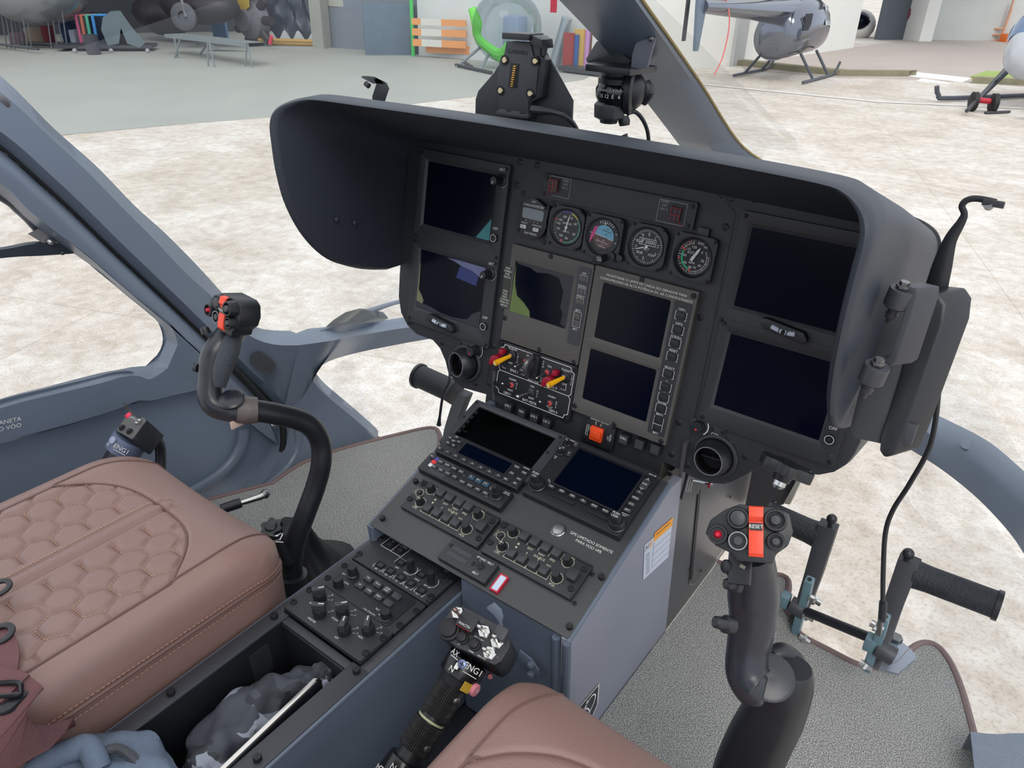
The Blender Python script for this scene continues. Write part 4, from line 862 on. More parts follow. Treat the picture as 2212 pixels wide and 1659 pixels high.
U = gauge('attitude_indicator', 'attitude ball half blue half brown with a magenta flag and caging knob', -.1030, -.0310, cut=.004)
obj('sky_half', MB().prism(arc(.0165, 0, 180, 24), -.0036, -.0034, Rz(-.16)), mat('sky_blue', (110, 175, 205), .45), U.o, smooth=0); obj('ground_half', MB().prism(arc(.0165, 180, 360, 24), -.0036, -.0034, Rz(-.16)), mat('earth_brown', (92, 62, 60), .45), U.o, smooth=0)
obj('warning_flag', MB().prism([(-.016, .012), (-.0105, .0135), (-.015, -.001), (-.0215, -.013), (-.0205, -.002)], -.003, -.0028), mat('magenta_flag', (210, 50, 130), .4), U.o, smooth=0)
m_ = Rz(-.16)
for y, wd in ((.009, .017), (.0045, .004), (-.0045, .004), (-.0075, .015), (-.011, .004), (-.0135, .012)): U.lab.box((.002, y, -.0030), (wd, .0006, .0002), m_) if y < 0 else None
dk = MB()
for y, wd in ((.009, .015), (.0045, .004), (.0125, .004)): dk.box((.003, y, -.0030), (wd, .0007, .0002), m_)
obj('pitch_lines', dk, RUB, U.o)
U.lab.box((0, 0, -.003), (.031, .0008, .0002), m_); U.text('10', -.0085, -.0065, .003, z=-.0032); ticks2 = [60, 70, 80, 90, 100, 110, 120]
for a in ticks2: a = radians(a-8); U.lab.line([(.019*cos(a), .019*sin(a)), (.0228*cos(a), .0228*sin(a))], .0008, -.003)
for a in (20, -14, 172): a = radians(a); U.lab.line([(.0195*cos(a), .0195*sin(a)), (.0225*cos(a), .0225*sin(a))], .0008, -.003)
U.lab.add([(-.0018, .0195, -.0028), (.0022, .0195, -.0028), (0, .0165, -.0028)], [(0, 1, 2)])
obj('aircraft_bar', MB().tube([(-.007, -.001, -.002), (-.002, -.001, -.002), (0, -.002, -.002), (.002, -.001, -.002), (.007, -.001, -.002)], .0004, 6, 1), BLK2, U.o)
kb = obj('knob', knob_mb(.0055, .016, 14, 1.0), BLK2, U.o, M=Tr(.010, -.0275, .001)); U.text('PULL\nCAGE', .010, -.0275, .0022, z=.0172); obj('knob_boss', MB().lathe([(.0062, 0), (.0062, .004), (.0001, .004)], 18, Tr(.0205, -.0235, 0)), BLK2, U.o); U.close()
U = gauge('altimeter', 'round altimeter dial with boxed counter in the row of dials', -.0345, -.0305)
ticks(U, .0232, 90, -270, 50, .0026, .0005, 5, .0042)
for s, a in (('0', 88), ('1', 52), ('2', 12), ('3', -28), ('5', -98), ('7', 190), ('8', 160), ('9', 122)): U.text(s, .0165*cos(radians(a)), .0165*sin(radians(a)), .0042, z=U.z)
U.lab.line(rrect(.025, .0085, .0004, 2, 0, .0065), .0007, U.z+.0002, True); U.text('2000', .0035, .0065, .0052, z=U.z, sx=1.05); [U.lab.line([(-.0115+.0016*k, .0035), (-.0088+.0016*k, .0095)], .0007, U.z+.0002) for k in range(3)]; U.text('ALT', 0, -.0035, .0036, z=U.z); U.text('3038', -.0095, -.0095, .0036, z=U.z); U.text('1024', .0085, -.0100, .0036, z=U.z); needle(U, 200, .0185, -.004, .0014)
obj('knob', knob_mb(.0052, .008, 12, 1.0), BLK2, U.o, M=Tr(-.0335, -.0225, -.002)); U.close()
U = gauge('rotor_tachometer', 'rotor and engine speed dial with thick green arc, rightmost of the dials', .0345, -.0300, cut=.004)
obj('green_arc', MB().line(arc(.0165, 155, 262, 24), .0026, U.z), GREEN, U.o)
rm = MB()
for a, r0, r1, wd in ((150, .0145, .0225, .0016), (262, .0145, .019, .0018), (115, .0195, .0215, .0018), (190, .0185, .0215, .0016), (240, .0195, .0212, .0018)): a = radians(a); rm.line([(r0*cos(a), r0*sin(a)), (r1*cos(a), r1*sin(a))], wd, U.z+.0003)
obj('red_marks', rm, REDM, U.o); U.lab.line(arc(.0182, 100, 155, 14), .0006, U.z); U.lab.line(arc(.0182, 262, 395, 30), .0006, U.z)
ticks(U, .0222, 100, 262, 17, .0025, .0005, 4, .0045); ticks(U, .0222, -98, 12, 24, .0025, .0004, 6, .0045)
for s, a in (('120', 98), ('110', 135), ('100', 178), ('90', 222), ('80', 262), ('70', 288), ('60', 320), ('50', 352), ('0', 40)): U.text(s, .0135*cos(radians(a)), .0135*sin(radians(a)), .0034, z=U.z)
U.text('ROT', -.005, .0055, .0034, z=U.z); U.text('RPM', -.001, -.0075, .0032, z=U.z); U.text('ENG', .0065, .0195, .003, z=U.z); U.text('N2', .0135, .016, .0026, z=U.z); needle(U, 62, .0165, .005, .0032); U.close()
obj('blank_cap', MB().prism(rrect(.0155, .0165, .001, 3, .0402+.0943-.0943, 0), 0, .006), BLK2, IP, M=Tr(.0943, .15+.002, HB), bevel=.0006)
# ---- emergency switch strip ----
U = unit('emergency_switch_strip', 'long dark switch strip with a red wire guard at each end above the dials', 'control panel', -.2165, .0395, 0)
U.plate('faceplate', 0, 0, .242, -.0355, HB, 0, BLK)
def guard(x, y, mirror=0):
    sw = obj('guarded_switch', MB().prism(rrect(.0105, .016, .001, 3, x, y), 0, .004), GREY if not mirror else KEY, U.o, bevel=.0006)
    g = MB(); zz = .0062
    for q in ([(-.0065, .0090), (.0065, .0090), (.0065, -.0090), (-.0065, -.0090), (-.0065, .0090)], [(0, .009), (0, -.009)], [(-.0065, 0), (.0065, 0)]): g.tube([(x+a, y+b, zz) for a, b in q], .0007, 6, 1)
    for a in (-.0065, .0065): g.tube([(x+a, y+.009, zz), (x+a*1.05, y+.0108, .001)], .0007, 6, 1)
    sg = -1 if not mirror else 1
    g.tube([(x+sg*.0045, y-.001, .0066), (x+sg*.0065, y-.008, .005), (x+sg*.0105, y-.0125, .003), (x+sg*.0075, y-.0145, .003)], .0004, 5, 4)
    obj('wire_guard', g, mat('red_guard_wire', (150, 44, 60), .45), sw)
guard(.0215, -.0155); guard(.2165, -.0200, 1)
U.lab.line([(.012, -.002), (.0475, -.002), (.0475, -.029), (.020, -.029)], .0006); U.lab.line(rrect(.040, .0285, .0004, 2, .2085, -.0185), .0006, closed=True)
U.text('EMER\nOFF\nSW 1', .0385, -.0105, .0034); U.text('EMER\nOFF\nSW 2', .1965, -.0115, .0034); U.scr([(.005, -.006), (.004, -.029), (.235, -.006), (.234, -.031)], .0032); U.lm = mat('faint_grey_marking', (160, 162, 165), .6); U.close()
# ---- centre left fuel and caution display ----
U = unit('caution_display', 'middle display with ragged dark and olive patches and five grey side keys, left of centre', 'display', -.2555, -.0725, .002)
U.bezel(.147, .1545, .0085, -.0245, .1155, -.1055, HB-.002, 0, -.0015, GREY, r=.002); U.screen(.008, -.0238, .116, -.1062, -.003)
obj('ragged_patch', MB().prism([(.0095, -.03), (.013, -.062), (.019, -.078), (.034, -.086), (.046, -.096), (.048, -.1055), (.0085, -.1055), (.0085, -.03)][:-1], -.0028, -.0026), mat('olive_patch', (100, 122, 68), .5), U.o, smooth=0)  # flat olive patch with a ragged edge, low on the screen
obj('ragged_patch', MB().prism([(.0085, -.0245), (.1155, -.0245), (.1155, -.1055), (.104, -.1), (.106, -.085), (.1, -.075), (.101, -.05), (.09, -.033), (.07, -.0305), (.05, -.034), (.035, -.0295), (.015, -.0285)], -.0028, -.0026), mat('dark_grey_patch', (36, 38, 48), .35), U.o, smooth=0)  # flat dark grey patch along the top and right of the screen
obj('key_strip', MB().prism(rrect(.021, .117, .002, 3, .1335, -.0655), 0, .0008), DGREY, U.o)
for y, s in ((-.0235, 'OFF'), (-.0425, 'SCROLL'), (-.0575, 'SELECT')): U.key(.1335, y, .0105, .008, .0022, GREY, z0=.0008); U.lab.line([(.1275, y-.003), (.1275, y+.005), (.1395, y+.005), (.1395, y-.003)], .0005, .0012); U.text(s, .1335, y+.0078, .003, z=.0009)
for y in (-.080, -.0905): U.key(.1335, y, .0105, .0095, .0022, GREY, z0=.0008)
U.lab.line(rrect(.0125, .023, .0006, 2, .1335, -.0852), .0005, .0012, True); U.text('BRT+', .1335, -.0715, .003, z=.0009); U.text('BRT-', .1335, -.1005, .003, z=.0009)
obj('fuel_label', MB().prism(rrect(.0125, .067, .001, 3, -.0015, -.070), .0, .0004), mat('olive_label', (58, 64, 54), .6), U.o)
U.text('MAX.\nUSABLE\nFUEL\n536 KG', -.0015, -.046, .0032, z=.0005); U.text('MAX\nFUEL\nINDI-\nCATION\nMAIN TK\n448 KG', -.0015, -.087, .0032, z=.0005)
U.scr([(.072, -.004), (.003, -.1185), (.076, -.150), (.140, -.151)], .0038); U.close()
# ---- engine control panel ----
U = unit('engine_switch_panel', 'black engine switch panel with yellow levers and dark red guards', 'control panel', -.2575, -.2295, .001)
U.plate('faceplate', 0, .0, .150, -.0915, HB-.001, 0, BLK2)
L_ = U.lab; wd = .0009
L_.line([tuple(p) for p in [(.006, -.010), (.010, -.010), (.012, -.004), (.138, -.004), (.141, -.010), (.1455, -.012), (.1455, -.046), (.1415, -.050), (.1455, -.054), (.1455, -.080), (.140, -.082), (.138, -.088), (.012, -.088), (.010, -.082), (.005, -.080), (.005, -.053), (.0085, -.049), (.006, -.045)]], wd, closed=True)
L_.line([(.0085, -.049), (.1415, -.050)], wd); L_.line([(.0125, -.040), (.0125, -.043), (.02, -.043)], .0006); L_.line([(.050, -.043), (.061, -.043), (.061, -.030)], .0006); L_.line([(.0885, -.030), (.0885, -.043), (.097, -.043)], .0006); L_.line([(.125, -.043), (.135, -.043), (.135, -.032)], .0006)
def flag_switch(x, y):
    b = obj('engine_selector', MB().lathe([(.0085, 0), (.0085, .0022), (.007, .003), (.0001, .003)], 22, Tr(x, y, 0)), BLK2, U.o)
    obj('selector_collar', MB().ring(rrect(.006, .008, .001, 3), rrect(.0035, .0055, .0008, 3), .003, .006, Tr(x, y, 0)), CHR, b)
    obj('lever', MB().tube([(x, y, .003), (x-.003, y-.003, .012), (x-.0085, y-.0085, .026), (x-.0095, y-.010, .030)], [.0028, .0034, .0046, .0048], 14, 3), YEL, b); obj('lever_tip', MB().lathe([(.0036, 0), (.0036, .0006), (.002, .0006)], 16, basis((x-.0097, y-.0103, .0312), (-.25, -.3, 1))), mat('pale_yellow', (250, 215, 120), .4), b)
    g = obj('guard', MB().prism([(x-.0195, y-.001), (x-.0085, y+.0005), (x-.0085, y+.0085), (x-.0165, y+.0095)], .004, .014).prism([(x-.029, y-.018), (x-.024, y-.020), (x-.0135, y-.011), (x-.0105, y-.002), (x-.020, y-.001), (x-.027, y-.006)], .010, .022), mat('dark_red_guard', (150, 10, 45), .35), b, bevel=.0015)
flag_switch(.028, -.018); flag_switch(.131, -.0215)
def tog(x, y, dx, dy, ball=.0022, m=CHR, base=None, L=.016, boot=None):
    b = obj('toggle_switch', MB().lathe([(.0058, 0), (.0058, .0015), (.0042, .002), (.0001, .002)], 18, Tr(x, y, 0)), base or DGREY, U.o)
    if boot: obj('boot', MB().lathe([(.0042, .002), (.0036, .0035), (.002, .004)], 16, Tr(x, y, 0)), boot, b)
    obj('lever', MB().tube([(x, y, .002), (x+dx*.6, y+dy*.6, L*.7), (x+dx, y+dy, L)], [.0016, .0018, ball], 10, 3), m, b); obj('lever_tip', MB().ball((x+dx, y+dy, L), ball*1.15, 12), CHR, b)
PINK = mat('worn_red_boot', (200, 70, 70), .5)
tog(.0565, -.0195, -.009, -.008, boot=PINK, m=BLK2); tog(.0985, -.0245, -.008, -.0085, boot=PINK, m=BLK2)
tog(.0360, -.0665, -.008, .0035, boot=PINK, m=BLK2); tog(.1115, -.0725, -.009, .0035, boot=PINK, m=BLK2); tog(.0740, -.0655, -.011, -.007, .0034, CHR, L=.020)
ug = obj('latch_lever', MB().box((.0755, -.0225, .003), (.0145, .040, .006)), BLK2, U.o, bevel=.001); obj('latch_plate', MB().tube([(.0705, -.006, .008), (.0705, -.014, .020), (.0695, -.026, .020), (.0685, -.035, .010)], .0048, 8, 5, sx=.9), mat('worn_metal_latch', (110, 110, 112), .4, metal=.7), ug)
obj('lever_tip', MB().ball((.068, -.0375, .010), .003, 12), CHR, ug)
for s, x, y, h in (('FLIGHT', .028, -.0075, .0038), ('OFF', .0270, -.0315, .0034), ('ENG I', .036, -.0425, .0044), ('ON', .0585, -.0095, .0034), ('OFF\nFADEC', .0540, -.034, .0034), ('INACTIVE', .0745, -.0475, .0034), ('FLIGHT', .131, -.0115, .0038), ('OFF', .131, -.034, .0034), ('ON', .1005, -.0145, .0034), ('ENG II', .111, -.0452, .0044), ('NORM', .0355, -.0575, .0034), ('RESET', .0335, -.0765, .003), ('GEN I', .0285, -.0838, .0042), ('ON', .0745, -.0565, .0034), ('RESET', .0755, -.0765, .003), ('BAT MSTR', .073, -.0835, .0044), ('NORM', .1125, -.0615, .0034), ('RESET', .1115, -.0790, .003), ('GEN II', .119, -.0838, .0042), ('I\nD\nL\nE', .0395, -.0195, .003), ('I\nD\nL\nE', .1425, -.0235, .003), ('O\nF\nF', .0445, -.066, .003), ('O\nF\nF', .0855, -.0655, .003), ('O\nF\nF', .1225, -.072, .003), ('A\nR\nM', .0885, -.0145, .003)): U.text(s, x, y, h)
U.scr([(.004, -.004), (.1465, -.0055), (.0035, -.074), (.145, -.088)], .0045, 'dzus'); U.close()
# ---- two-screen engine display ----
U = unit('engine_display', 'tall grey display with two stacked dark screens and a column of bracketed keys', 'display', -.1050, -.0715, .004)
A_ = rrect(.159, .2265, .002, 4, .0795, -.11325)
for (x0, y0, x1, y1), (oy0, oy1) in (((.0160, -.0215, .1225, -.1045), (0, -.1132)), ((.0135, -.1225, .1225, -.2030), (-.1132, -.2265))):
    obj('bezel', MB().ring(rrect(.159, abs(oy1-oy0), .002 if 0 else .0005, 4, .0795, (oy0+oy1)/2), rrect(x1-x0, y0-y1, .003, 4, (x0+x1)/2, (y0+y1)/2), HB-.004, 0, zb=-.0015), GREY, U.o, bevel=.0004)
    U.screen(x0-.001, y0+.001, x1+.001, y1-.001, -.003)
obj('key_strip', MB().prism(rrect(.026, .196, .002, 3, .1415, -.117), 0, .0006), BLK, U.o)
for y, s in ((-.0375, 'OFF1'), (-.0575, 'OFF2'), (-.0765, 'SCROLL'), (-.096, 'RESET'), (-.1215, 'SELECT'), (-.141, '+'), (-.157, '-'), (-.1745, 'ENTER')):
    U.key(.1415, y, .0125, .0095, .0028, BLK2, z0=.0006); U.lab.line([(.1362-.0015, y+.0055), (.1335, y+.0055), (.1335, y-.0055), (.1362, y-.0055)], .0006, .0010); U.lab.line([(.1485, y+.0055), (.1497, y+.0055), (.1497, y-.0055), (.1475, y-.0055)], .0006, .001); U.text(s, .1415, y+.0085, .0034, z=.0007)
for y in (-.192, -.2035): U.key(.1415, y, .012, .0105, .0028, BLK2, z0=.0006)
U.lab.line([(.1345, -.187), (.1345, -.2085)], .0006, .001); U.lab.line([(.149, -.187), (.149, -.2085)], .0006, .001); U.lab.line([(.1345, -.1977), (.149, -.1977)], .0006, .0036); U.text('BRT+', .1415, -.1835, .0034, z=.0007); U.text('BRT-', .1415, -.2125, .0034, z=.0007)
U.text('MONITORAR O LIMITE DE CARGA DO GERADOR PARA', .082, -.0095, .0036); U.text('CONSUMIDORES DE ALTA POT\u00caNCIA EX. AR CONDICIONADO', .082, -.0155, .0036)
U.scr([(.075, -.003), (.153, -.007), (.0045, -.218), (.075, -.2235), (.152, -.222), (-.003, .004)], .0040); U.close()
# ---- push button annunciators ----
for x, y, s, lb in ((1097, 880, 'DME 1', 'small square black push button marked DME 1, leftmost of the row'), (1126, 892, 'MKR', 'small square black push button marked MKR'), (1153, 903, 'DME 2', 'small square black push button marked DME 2, third in the row'), (1180, 914, 'CAT A', 'small square black push button marked CAT A'), (1346, 950, 'CALL', 'small square black push button marked CALL'), (1380, 961, '', 'plain square black push button just right of the CALL button'), (1414, 972, '', 'plain square black push button, second right of the CALL button')):
    U = Unit('push_button', lb, 'button', P1, x, y, .006, 'row of square push buttons', px=True)
    U.plate('cap', -.0078, .0075, .0078, -.0075, HB-.006, 0, BLK2); obj('lens', MB().prism(rrect(.013, .0128, .0008, 3), 0, .0006), KEY, U.o)
    if s: U.text(s, 0, .0025, .0036, z=.0007, sx=.9)
    elif x > 1400: U.lab.line([(-.0065, 0), (.0065, 0)], .0004, .0008); U.lm = GREY
    U.close()
# ---- emergency locator switch ----
U = Unit('locator_switch_panel', 'small placarded panel with an orange rocker switch', 'switch', P1, 1293, 935, .002, px=True)
U.plate('faceplate', -.0265, .022, .0265, -.022, HB-.002, 0, BLK2); rk_ = obj('rocker_frame', MB().prism(rrect(.021, .0225, .001, 3, -.002, -.002), 0, .005), ORNG, U.o, bevel=.0008); obj('rocker', MB().prism([(-.0095, 0), (.0095, 0), (.0095, .004), (-.0095, .0012)][::-1], -.006, .006, Tr(-.002, -.002, .005) @ Rx(pi/2)), ORNG, rk_, bevel=.0005)
for s, x, y, h, r_ in (('EMERGENCY USE ONLY', -.001, .0185, .0022, 0), ('ARM', -.007, .0135, .002, 1.57), ('ON', .002, .0135, .002, 1.57), ('FOR AVIATION', -.0215, -.002, .0018, -1.57), ('EMERGENCY USE', -.0185, -.002, .0018, -1.57), ('ONLY', -.0155, .002, .0018, -1.57), ('ARTEX', .0205, -.001, .0028, -1.57), ('ELT', .0165, -.003, .0028, -1.57)): U.text(s, x, y, h, rot=r_)
U.scr([(-.023, .018), (.0225, .017), (-.022, -.016), (.022, -.017)], .0028); U.close()
# ---- air vents ----
def vent(x, y, label, aim, ctrpx, side):
    U = Unit('air_vent', label, 'vent', P1, x, y, HB, px=True)
    obj('mounting_ring', MB().lathe([(.0325, 0), (.0325, .003), (.031, .0045), (.0275, .0045), (.0265, .002), (.0265, 0)], 40), BLK, U.o, smooth=50)
    m = basis((0, 0, .002), aim)
    obj('eyeball', MB(m).lathe([(.0245, -.004), (.0262, .003), (.0255, .010), (.0228, .0165), (.0205, .0205), (.0193, .0205), (.0188, .014), (.0182, -.008), (.0001, -.008)], 36, cap=False), BLK2, U.o, smooth=60)
    obj('rim', MB(m).lathe([(.0207, .0200), (.0207, .0212), (.0194, .0212), (.0194, .0200)], 36, cap=False), mat('worn_rim', (150, 150, 155), .3, metal=.5), U.o)
    obj('throat', MB(m).lathe([(.0186, .016), (.0183, -.005), (.0001, -.006)], 30, cap=False), mat('throat_shade_black', (8, 8, 10), .9, spec=.1), U.o)  # near-black lining paints in the shade inside the vent
    obj('flap', MB(m @ Rz(.9)).box((0, 0, .004), (.034, .0024, .007)).lathe([(.002, -.006), (.002, .004), (.0001, .004)], 10), BLK2, U.o)
    k = P1.px(*ctrpx, .0)-V((U.u, U.v))
    obj('control_bracket', MB().prism(rrect(.052, .016, .006, 4, k.x+.012*side, k.y+.0005), 0, .003), BLK, U.o, bevel=.0006)
    kb = obj('control_knob', knob_mb(.0085, .010 if side > 0 else .018, 14, 1.0), BLK2, U.o, M=Tr(k.x-.0*side, k.y, .003)); hz = .0132 if side > 0 else .0212
    obj('red_pointer', MB().prism([(-.0018, -.002), (.0018, -.002), (0, -.0055)], hz-.003, hz-.0027), REDM, kb)
    U.lab.line(arc(.0135, -50, 40, 10, k.x, k.y), .0016 if side > 0 else .0008, .0034); U.text('CTR', k.x+(.0245 if side > 0 else -.017), k.y-.005, .0042, z=.0032 if side > 0 else .0003)
    for dx in (.018, .034): screw(U.o, Tr(k.x+dx*side, k.y+.002, .003), .0028)
    return U.close()
vent(1008, 784, 'eyeball air vent at the lower left of the panel, aimed left', (-.28, -.02, 1), (1026, 757), -1)
vent(1545, 985, 'eyeball air vent at the lower right of the panel with a bar across its throat', (-.05, -.05, 1), (1508, 921), 1)
# ---- slip indicators ----
def slip(x, y, label, w_=.040, vis=True):
    U = Unit('slip_indicator', label, 'gauge', P1, x, y, .0, px=True); a = radians(-4)
    hs = [tuple((Rz(a) @ V((q[0], q[1], 0))).xy) for q in ((-.031, .006), (-.024, .008), (.024, .006), (.031, -.002), (.027, -.009), (-.022, -.006), (-.031, -.001))]
    obj('housing', MB().prism(hs, -.004, .010), BLK2, U.o, bevel=.002)
    tb = [((-.015+.0075*k), (.002*((k-2)/2)**2-.001), .0105) for k in range(5)]
    obj('tube', MB(Rz(a)).tube(tb, .0032, 12, 4), mat('pale_liquid_tube', (190, 200, 215), .15), U.o); obj('ball', MB(Rz(a)).ball((.001, -.001, .0125), .003, 12), RUB, U.o)
    for q in (-.0045, .0055): obj('tube_mark', MB(Rz(a)).box((q, -.001, .0112), (.001, .0068, .0058)), RUB, U.o)
    return U.close()
slip(958, 697, 'curved slip ball indicator under the lower left display'); slip(1697, 712, 'curved slip ball indicator between the two right displays')
# speed limit badge hanging from the hood edge
t = thing('speed_limit_badge', 'small oval black badge lettered VNE hanging under the hood edge', 'badge', M=P1.mp(1077, 316, .02))
obj('plate', MB().prism(circ(.014, 24), 0, .002, Matrix.Diagonal((1, .45, 1, 1))), BLK2, t); obj('rim', MB().ring([(p[0], p[1]*.45) for p in circ(.0148, 24)], [(p[0], p[1]*.45) for p in circ(.0135, 24)], .001, .0026), STEEL, t); obj('lettering', MB().text('V', -.005, .0005, .006, .0022).text('NE', .003, -.001, .0038, .0022), WHT, t, smooth=0)
# ================= hood over the instrument panel =================
t = thing('glareshield_hood', 'deep soft-black glareshield hood with curved side cheeks over the instrument panel', 'hood', loc=(CX, .8, 1.75))
# lip profile of one cheek in (y, z above floor frame), traced on the left cheek
LP = [(.848, -.457), (.811, -.4465), (.772, -.431), (.722, -.402), (.684, -.358), (.660, -.306), (.651, -.257), (.650, -.215), (.651, -.195)]
XLc, XRc = -.895, -.119; r_ = .058
def lip():
    P = [V((XLc, y, z+2.2)) for y, z in LP]
    def corner(X, s): # from cheek to top
        return [V((X+s*a, b, c+2.2)) for a, b, c in ((.003, .6555, -.180), (.012, .665, -.169), (.030, .680, -.1615), (.055, .690, -.159))]
    P += corner(XLc, 1); zt_ = P[-1].z
    for k in range(1, 8):
        f = k/8; x = XLc+r_+(XRc-XLc-2*r_)*f; P.append(V((x, .6905+.012*sin(pi*f)*.0+.006*f, zt_+.004*sin(pi*f))))
    P += corner(XRc, -1)[::-1]; P += [V((XRc, y, z+2.2)) for y, z in LP[::-1]]; return spline(P, 5)
Lp = lip(); N = len(Lp)
C0 = V((CX, .85, 1.90))
def scaled(P, s, dy, dz=0): return [V((CX+(p.x-CX)*s, p.y+dy, C0.z+(p.z-C0.z)*s+dz)) for p in P]
def rear(P, yr, sx, zoff):
    out = []
    for p in P:
        k = min(1, max(0, (p.z-1.743)/(.3))); out.append(V((CX+(p.x-CX)*sx, yr+(.0 if p.z > 1.95 else .01), p.z+zoff*k)))
    return out
# outer skin: rounded lip -> side -> seam at the rear
def low(p, d): return d*min(1, max(0, (p.z-1.80)/.2))
sec = [scaled(Lp, .975, .006), scaled(Lp, .982, -.001), scaled(Lp, .992, -.004), scaled(Lp, 1.002, -.001), scaled(Lp, 1.008, .006), scaled(Lp, 1.012, .03)]
s1 = [V((CX+(p.x-CX)*1.030, max(p.y+.03, .80), p.z-low(p, .030))) for p in Lp]
s2 = [V((CX+(p.x-CX)*1.055, .93, p.z-low(p, .078))) for p in Lp]
i1 = [V((CX+(p.x-CX)*1.02, .925, p.z-low(p, .094))) for p in Lp]
i0 = [V((CX+(p.x-CX)*.99, max(p.y+.03, .79), p.z-low(p, .042))) for p in Lp]
obj('hood_shell', MB().loft(sec+[s1, s2, i1, i0], cu=True, cap=False), HOOD, t, smooth=60)
# rear fairing behind the seam
f0 = [V((CX+(p.x-CX)*1.052, .934, p.z-low(p, .082))) for p in Lp]
f1 = [V((CX+(p.x-CX)*1.060, .99, p.z-low(p, .125))) for p in Lp]
f2 = [V((CX+(p.x-CX)*1.03, 1.06, p.z-low(p, .18)-.01)) for p in Lp]
f3 = [V((CX+(p.x-CX)*.95, 1.10, p.z-low(p, .26)-.02)) for p in Lp]
obj('seam_line', MB().tube([p+V((0, .002, 0)) for p in s2], .003, 6, 1), RUB, t)
obj('rear_fairing', MB().loft([f0, f1, f2, f3]), HSG, t, smooth=60)
for x, y in ((728, 474), (767, 481)):
    obj('rivet', MB().ball((0, 0, 0), .005, 10, (1, 1, .5)), HOOD, t, M=basis(onX(x, y, -.886), (1, 0, 0)))
# ================= tablet arm at the right cheek =================
t = thing('tablet_cradle', 'long black tablet cradle on a bracket clamped at the right hood side', 'holder', loc=(-.08, .9, 1.7))
OY = .84
ca = onY(2028, 640, .80); cb = onY(1940, 975, .74)
dirc = (cb-ca).normalized()
def along(px, depth0=.80, depth1=.74):
    out = []
    for x, y in px: k = (y-640)/335; out.append(onY(x, y, depth0+(depth1-depth0)*k))
    return out
outl = along([(2000, 628), (2040, 632), (2055, 655), (2050, 700), (1962, 940), (1945, 978), (1925, 986), (1912, 970), (1915, 940), (1960, 800)])
n_ = (outl[3]-outl[0]).cross(outl[5]-outl[0]).normalized(); n_ = V((.55, .8, .1)).normalized()
obj('cradle_tray', MB().loft([[p-n_*.008 for p in outl], [p+n_*.026 for p in outl]], cv=True, cap=True), BLK2, t, bevel=.003)
obj('tray_front', MB().loft([[p-n_*.012+V((-.02, 0, 0)) for p in along([(1975, 640), (2000, 632), (1935, 890), (1908, 955), (1900, 930)])], [p+n_*.006 for p in along([(2015, 640), (2040, 645), (1965, 900), (1925, 970), (1915, 940)])]], cv=True, cap=True), BLK, t, bevel=.002)
obj('label_plate', MB().loft([along([(1997, 632), (2024, 634), (2008, 682), (1980, 680)]), [p+V((-.004, -.006, 0)) for p in along([(1997, 632), (2024, 634), (2008, 682), (1980, 680)])]], cv=True, cap=True), mat('pale_plate', (150, 156, 178), .35), t)
br = MB()
BP = along([(1948, 612), (1990, 622), (1990, 640), (1945, 780), (1932, 790), (1887, 782), (1890, 770), (1922, 775), (1932, 765), (1972, 642), (1965, 632), (1945, 626)], .72, .69)
br.loft([[p+V((-.003, -.004, 0)) for p in BP], [p+V((.012, .016, 0)) for p in BP]], cv=True, cap=True)
obj('bracket_arm', br, DGREY, t, bevel=.0012)
for x, y in ((1948, 630), (1893, 795)):
    c = onY(x, y, .72 if y < 700 else .68); s_ = (c-CAM).length
    b = obj('rubber_mount', MB().lathe([(.0108, .003), (.0112, .002), (.0112, -.014), (.0092, -.016), (.005, -.017), (.0045, -.022), (.0058, -.023), (.005, -.027), (.003, -.028), (.0025, -.033), (.0001, -.033)], 24, basis(c, (.12, -.05, 1))), DGREY, t)
    obj('bolt_head', MB().lathe([(.0065, 0), (.0065, .002), (.0045, .0025), (.0045, .006), (.0001, .006)], 6, basis(c+V((0, 0, .004)), (.12, -.05, 1))), STEEL, b)
hk = along([(2000, 640), (2030, 560), (2052, 505), (2068, 478), (2070, 455), (2075, 440), (2090, 430), (2110, 427), (2130, 430), (2150, 434)], .92, .92)
hk = [onY(x, y, .82) for x, y in [(2018, 640), (2035, 575), (2052, 520), (2076, 480), (2083, 462), (2078, 446), (2086, 434), (2103, 429), (2125, 431), (2152, 437)]]
obj('spring_hook', MB().tube(hk, [.011, .009, .006, .004, .003, .003, .003, .003, .003, .003], 8, 6, sx=.35), BLK2, t, smooth=60)
obj('hook_tip', MB().box((0, 0, 0), (.018, .010, .006), basis(onY(2146, 440, .82), (0, .3, 1))), BLK2, t, bevel=.001); obj('hook_roller', MB().cyl(onY(2133, 441, .815), onY(2136, 446, .825), .004, None, 12), STEEL, t)
obj('lower_clip', MB().box((0, 0, 0), (.012, .014, .022), basis(onY(1963, 935, .75), (0, .3, 1))), DGREY, t, bevel=.001)
obj('charging_cable', MB().tube([onY(2010, 785, .9), onY(2024, 815, .92), onY(2026, 860, .92), onY(2010, 960, .92), onY(1965, 1045, .92), onY(1930, 1100, .92), onY(1913, 1150, .92), onY(1908, 1230, .92), onY(1907, 1310, .92)], .0032, 8, 6), BLK2, t)
obj('cable_boot', MB().tube([onY(1908, 1300, .92), onY(1905, 1340, .92)], .0052, 10, 1), BLK2, t); obj('cable_plug', MB().box((0, 0, 0), (.010, .006, .030), basis(onY(1901, 1352, .92), (-.15, 0, 1))), STEEL, t, bevel=.001, label='bright metal plug')
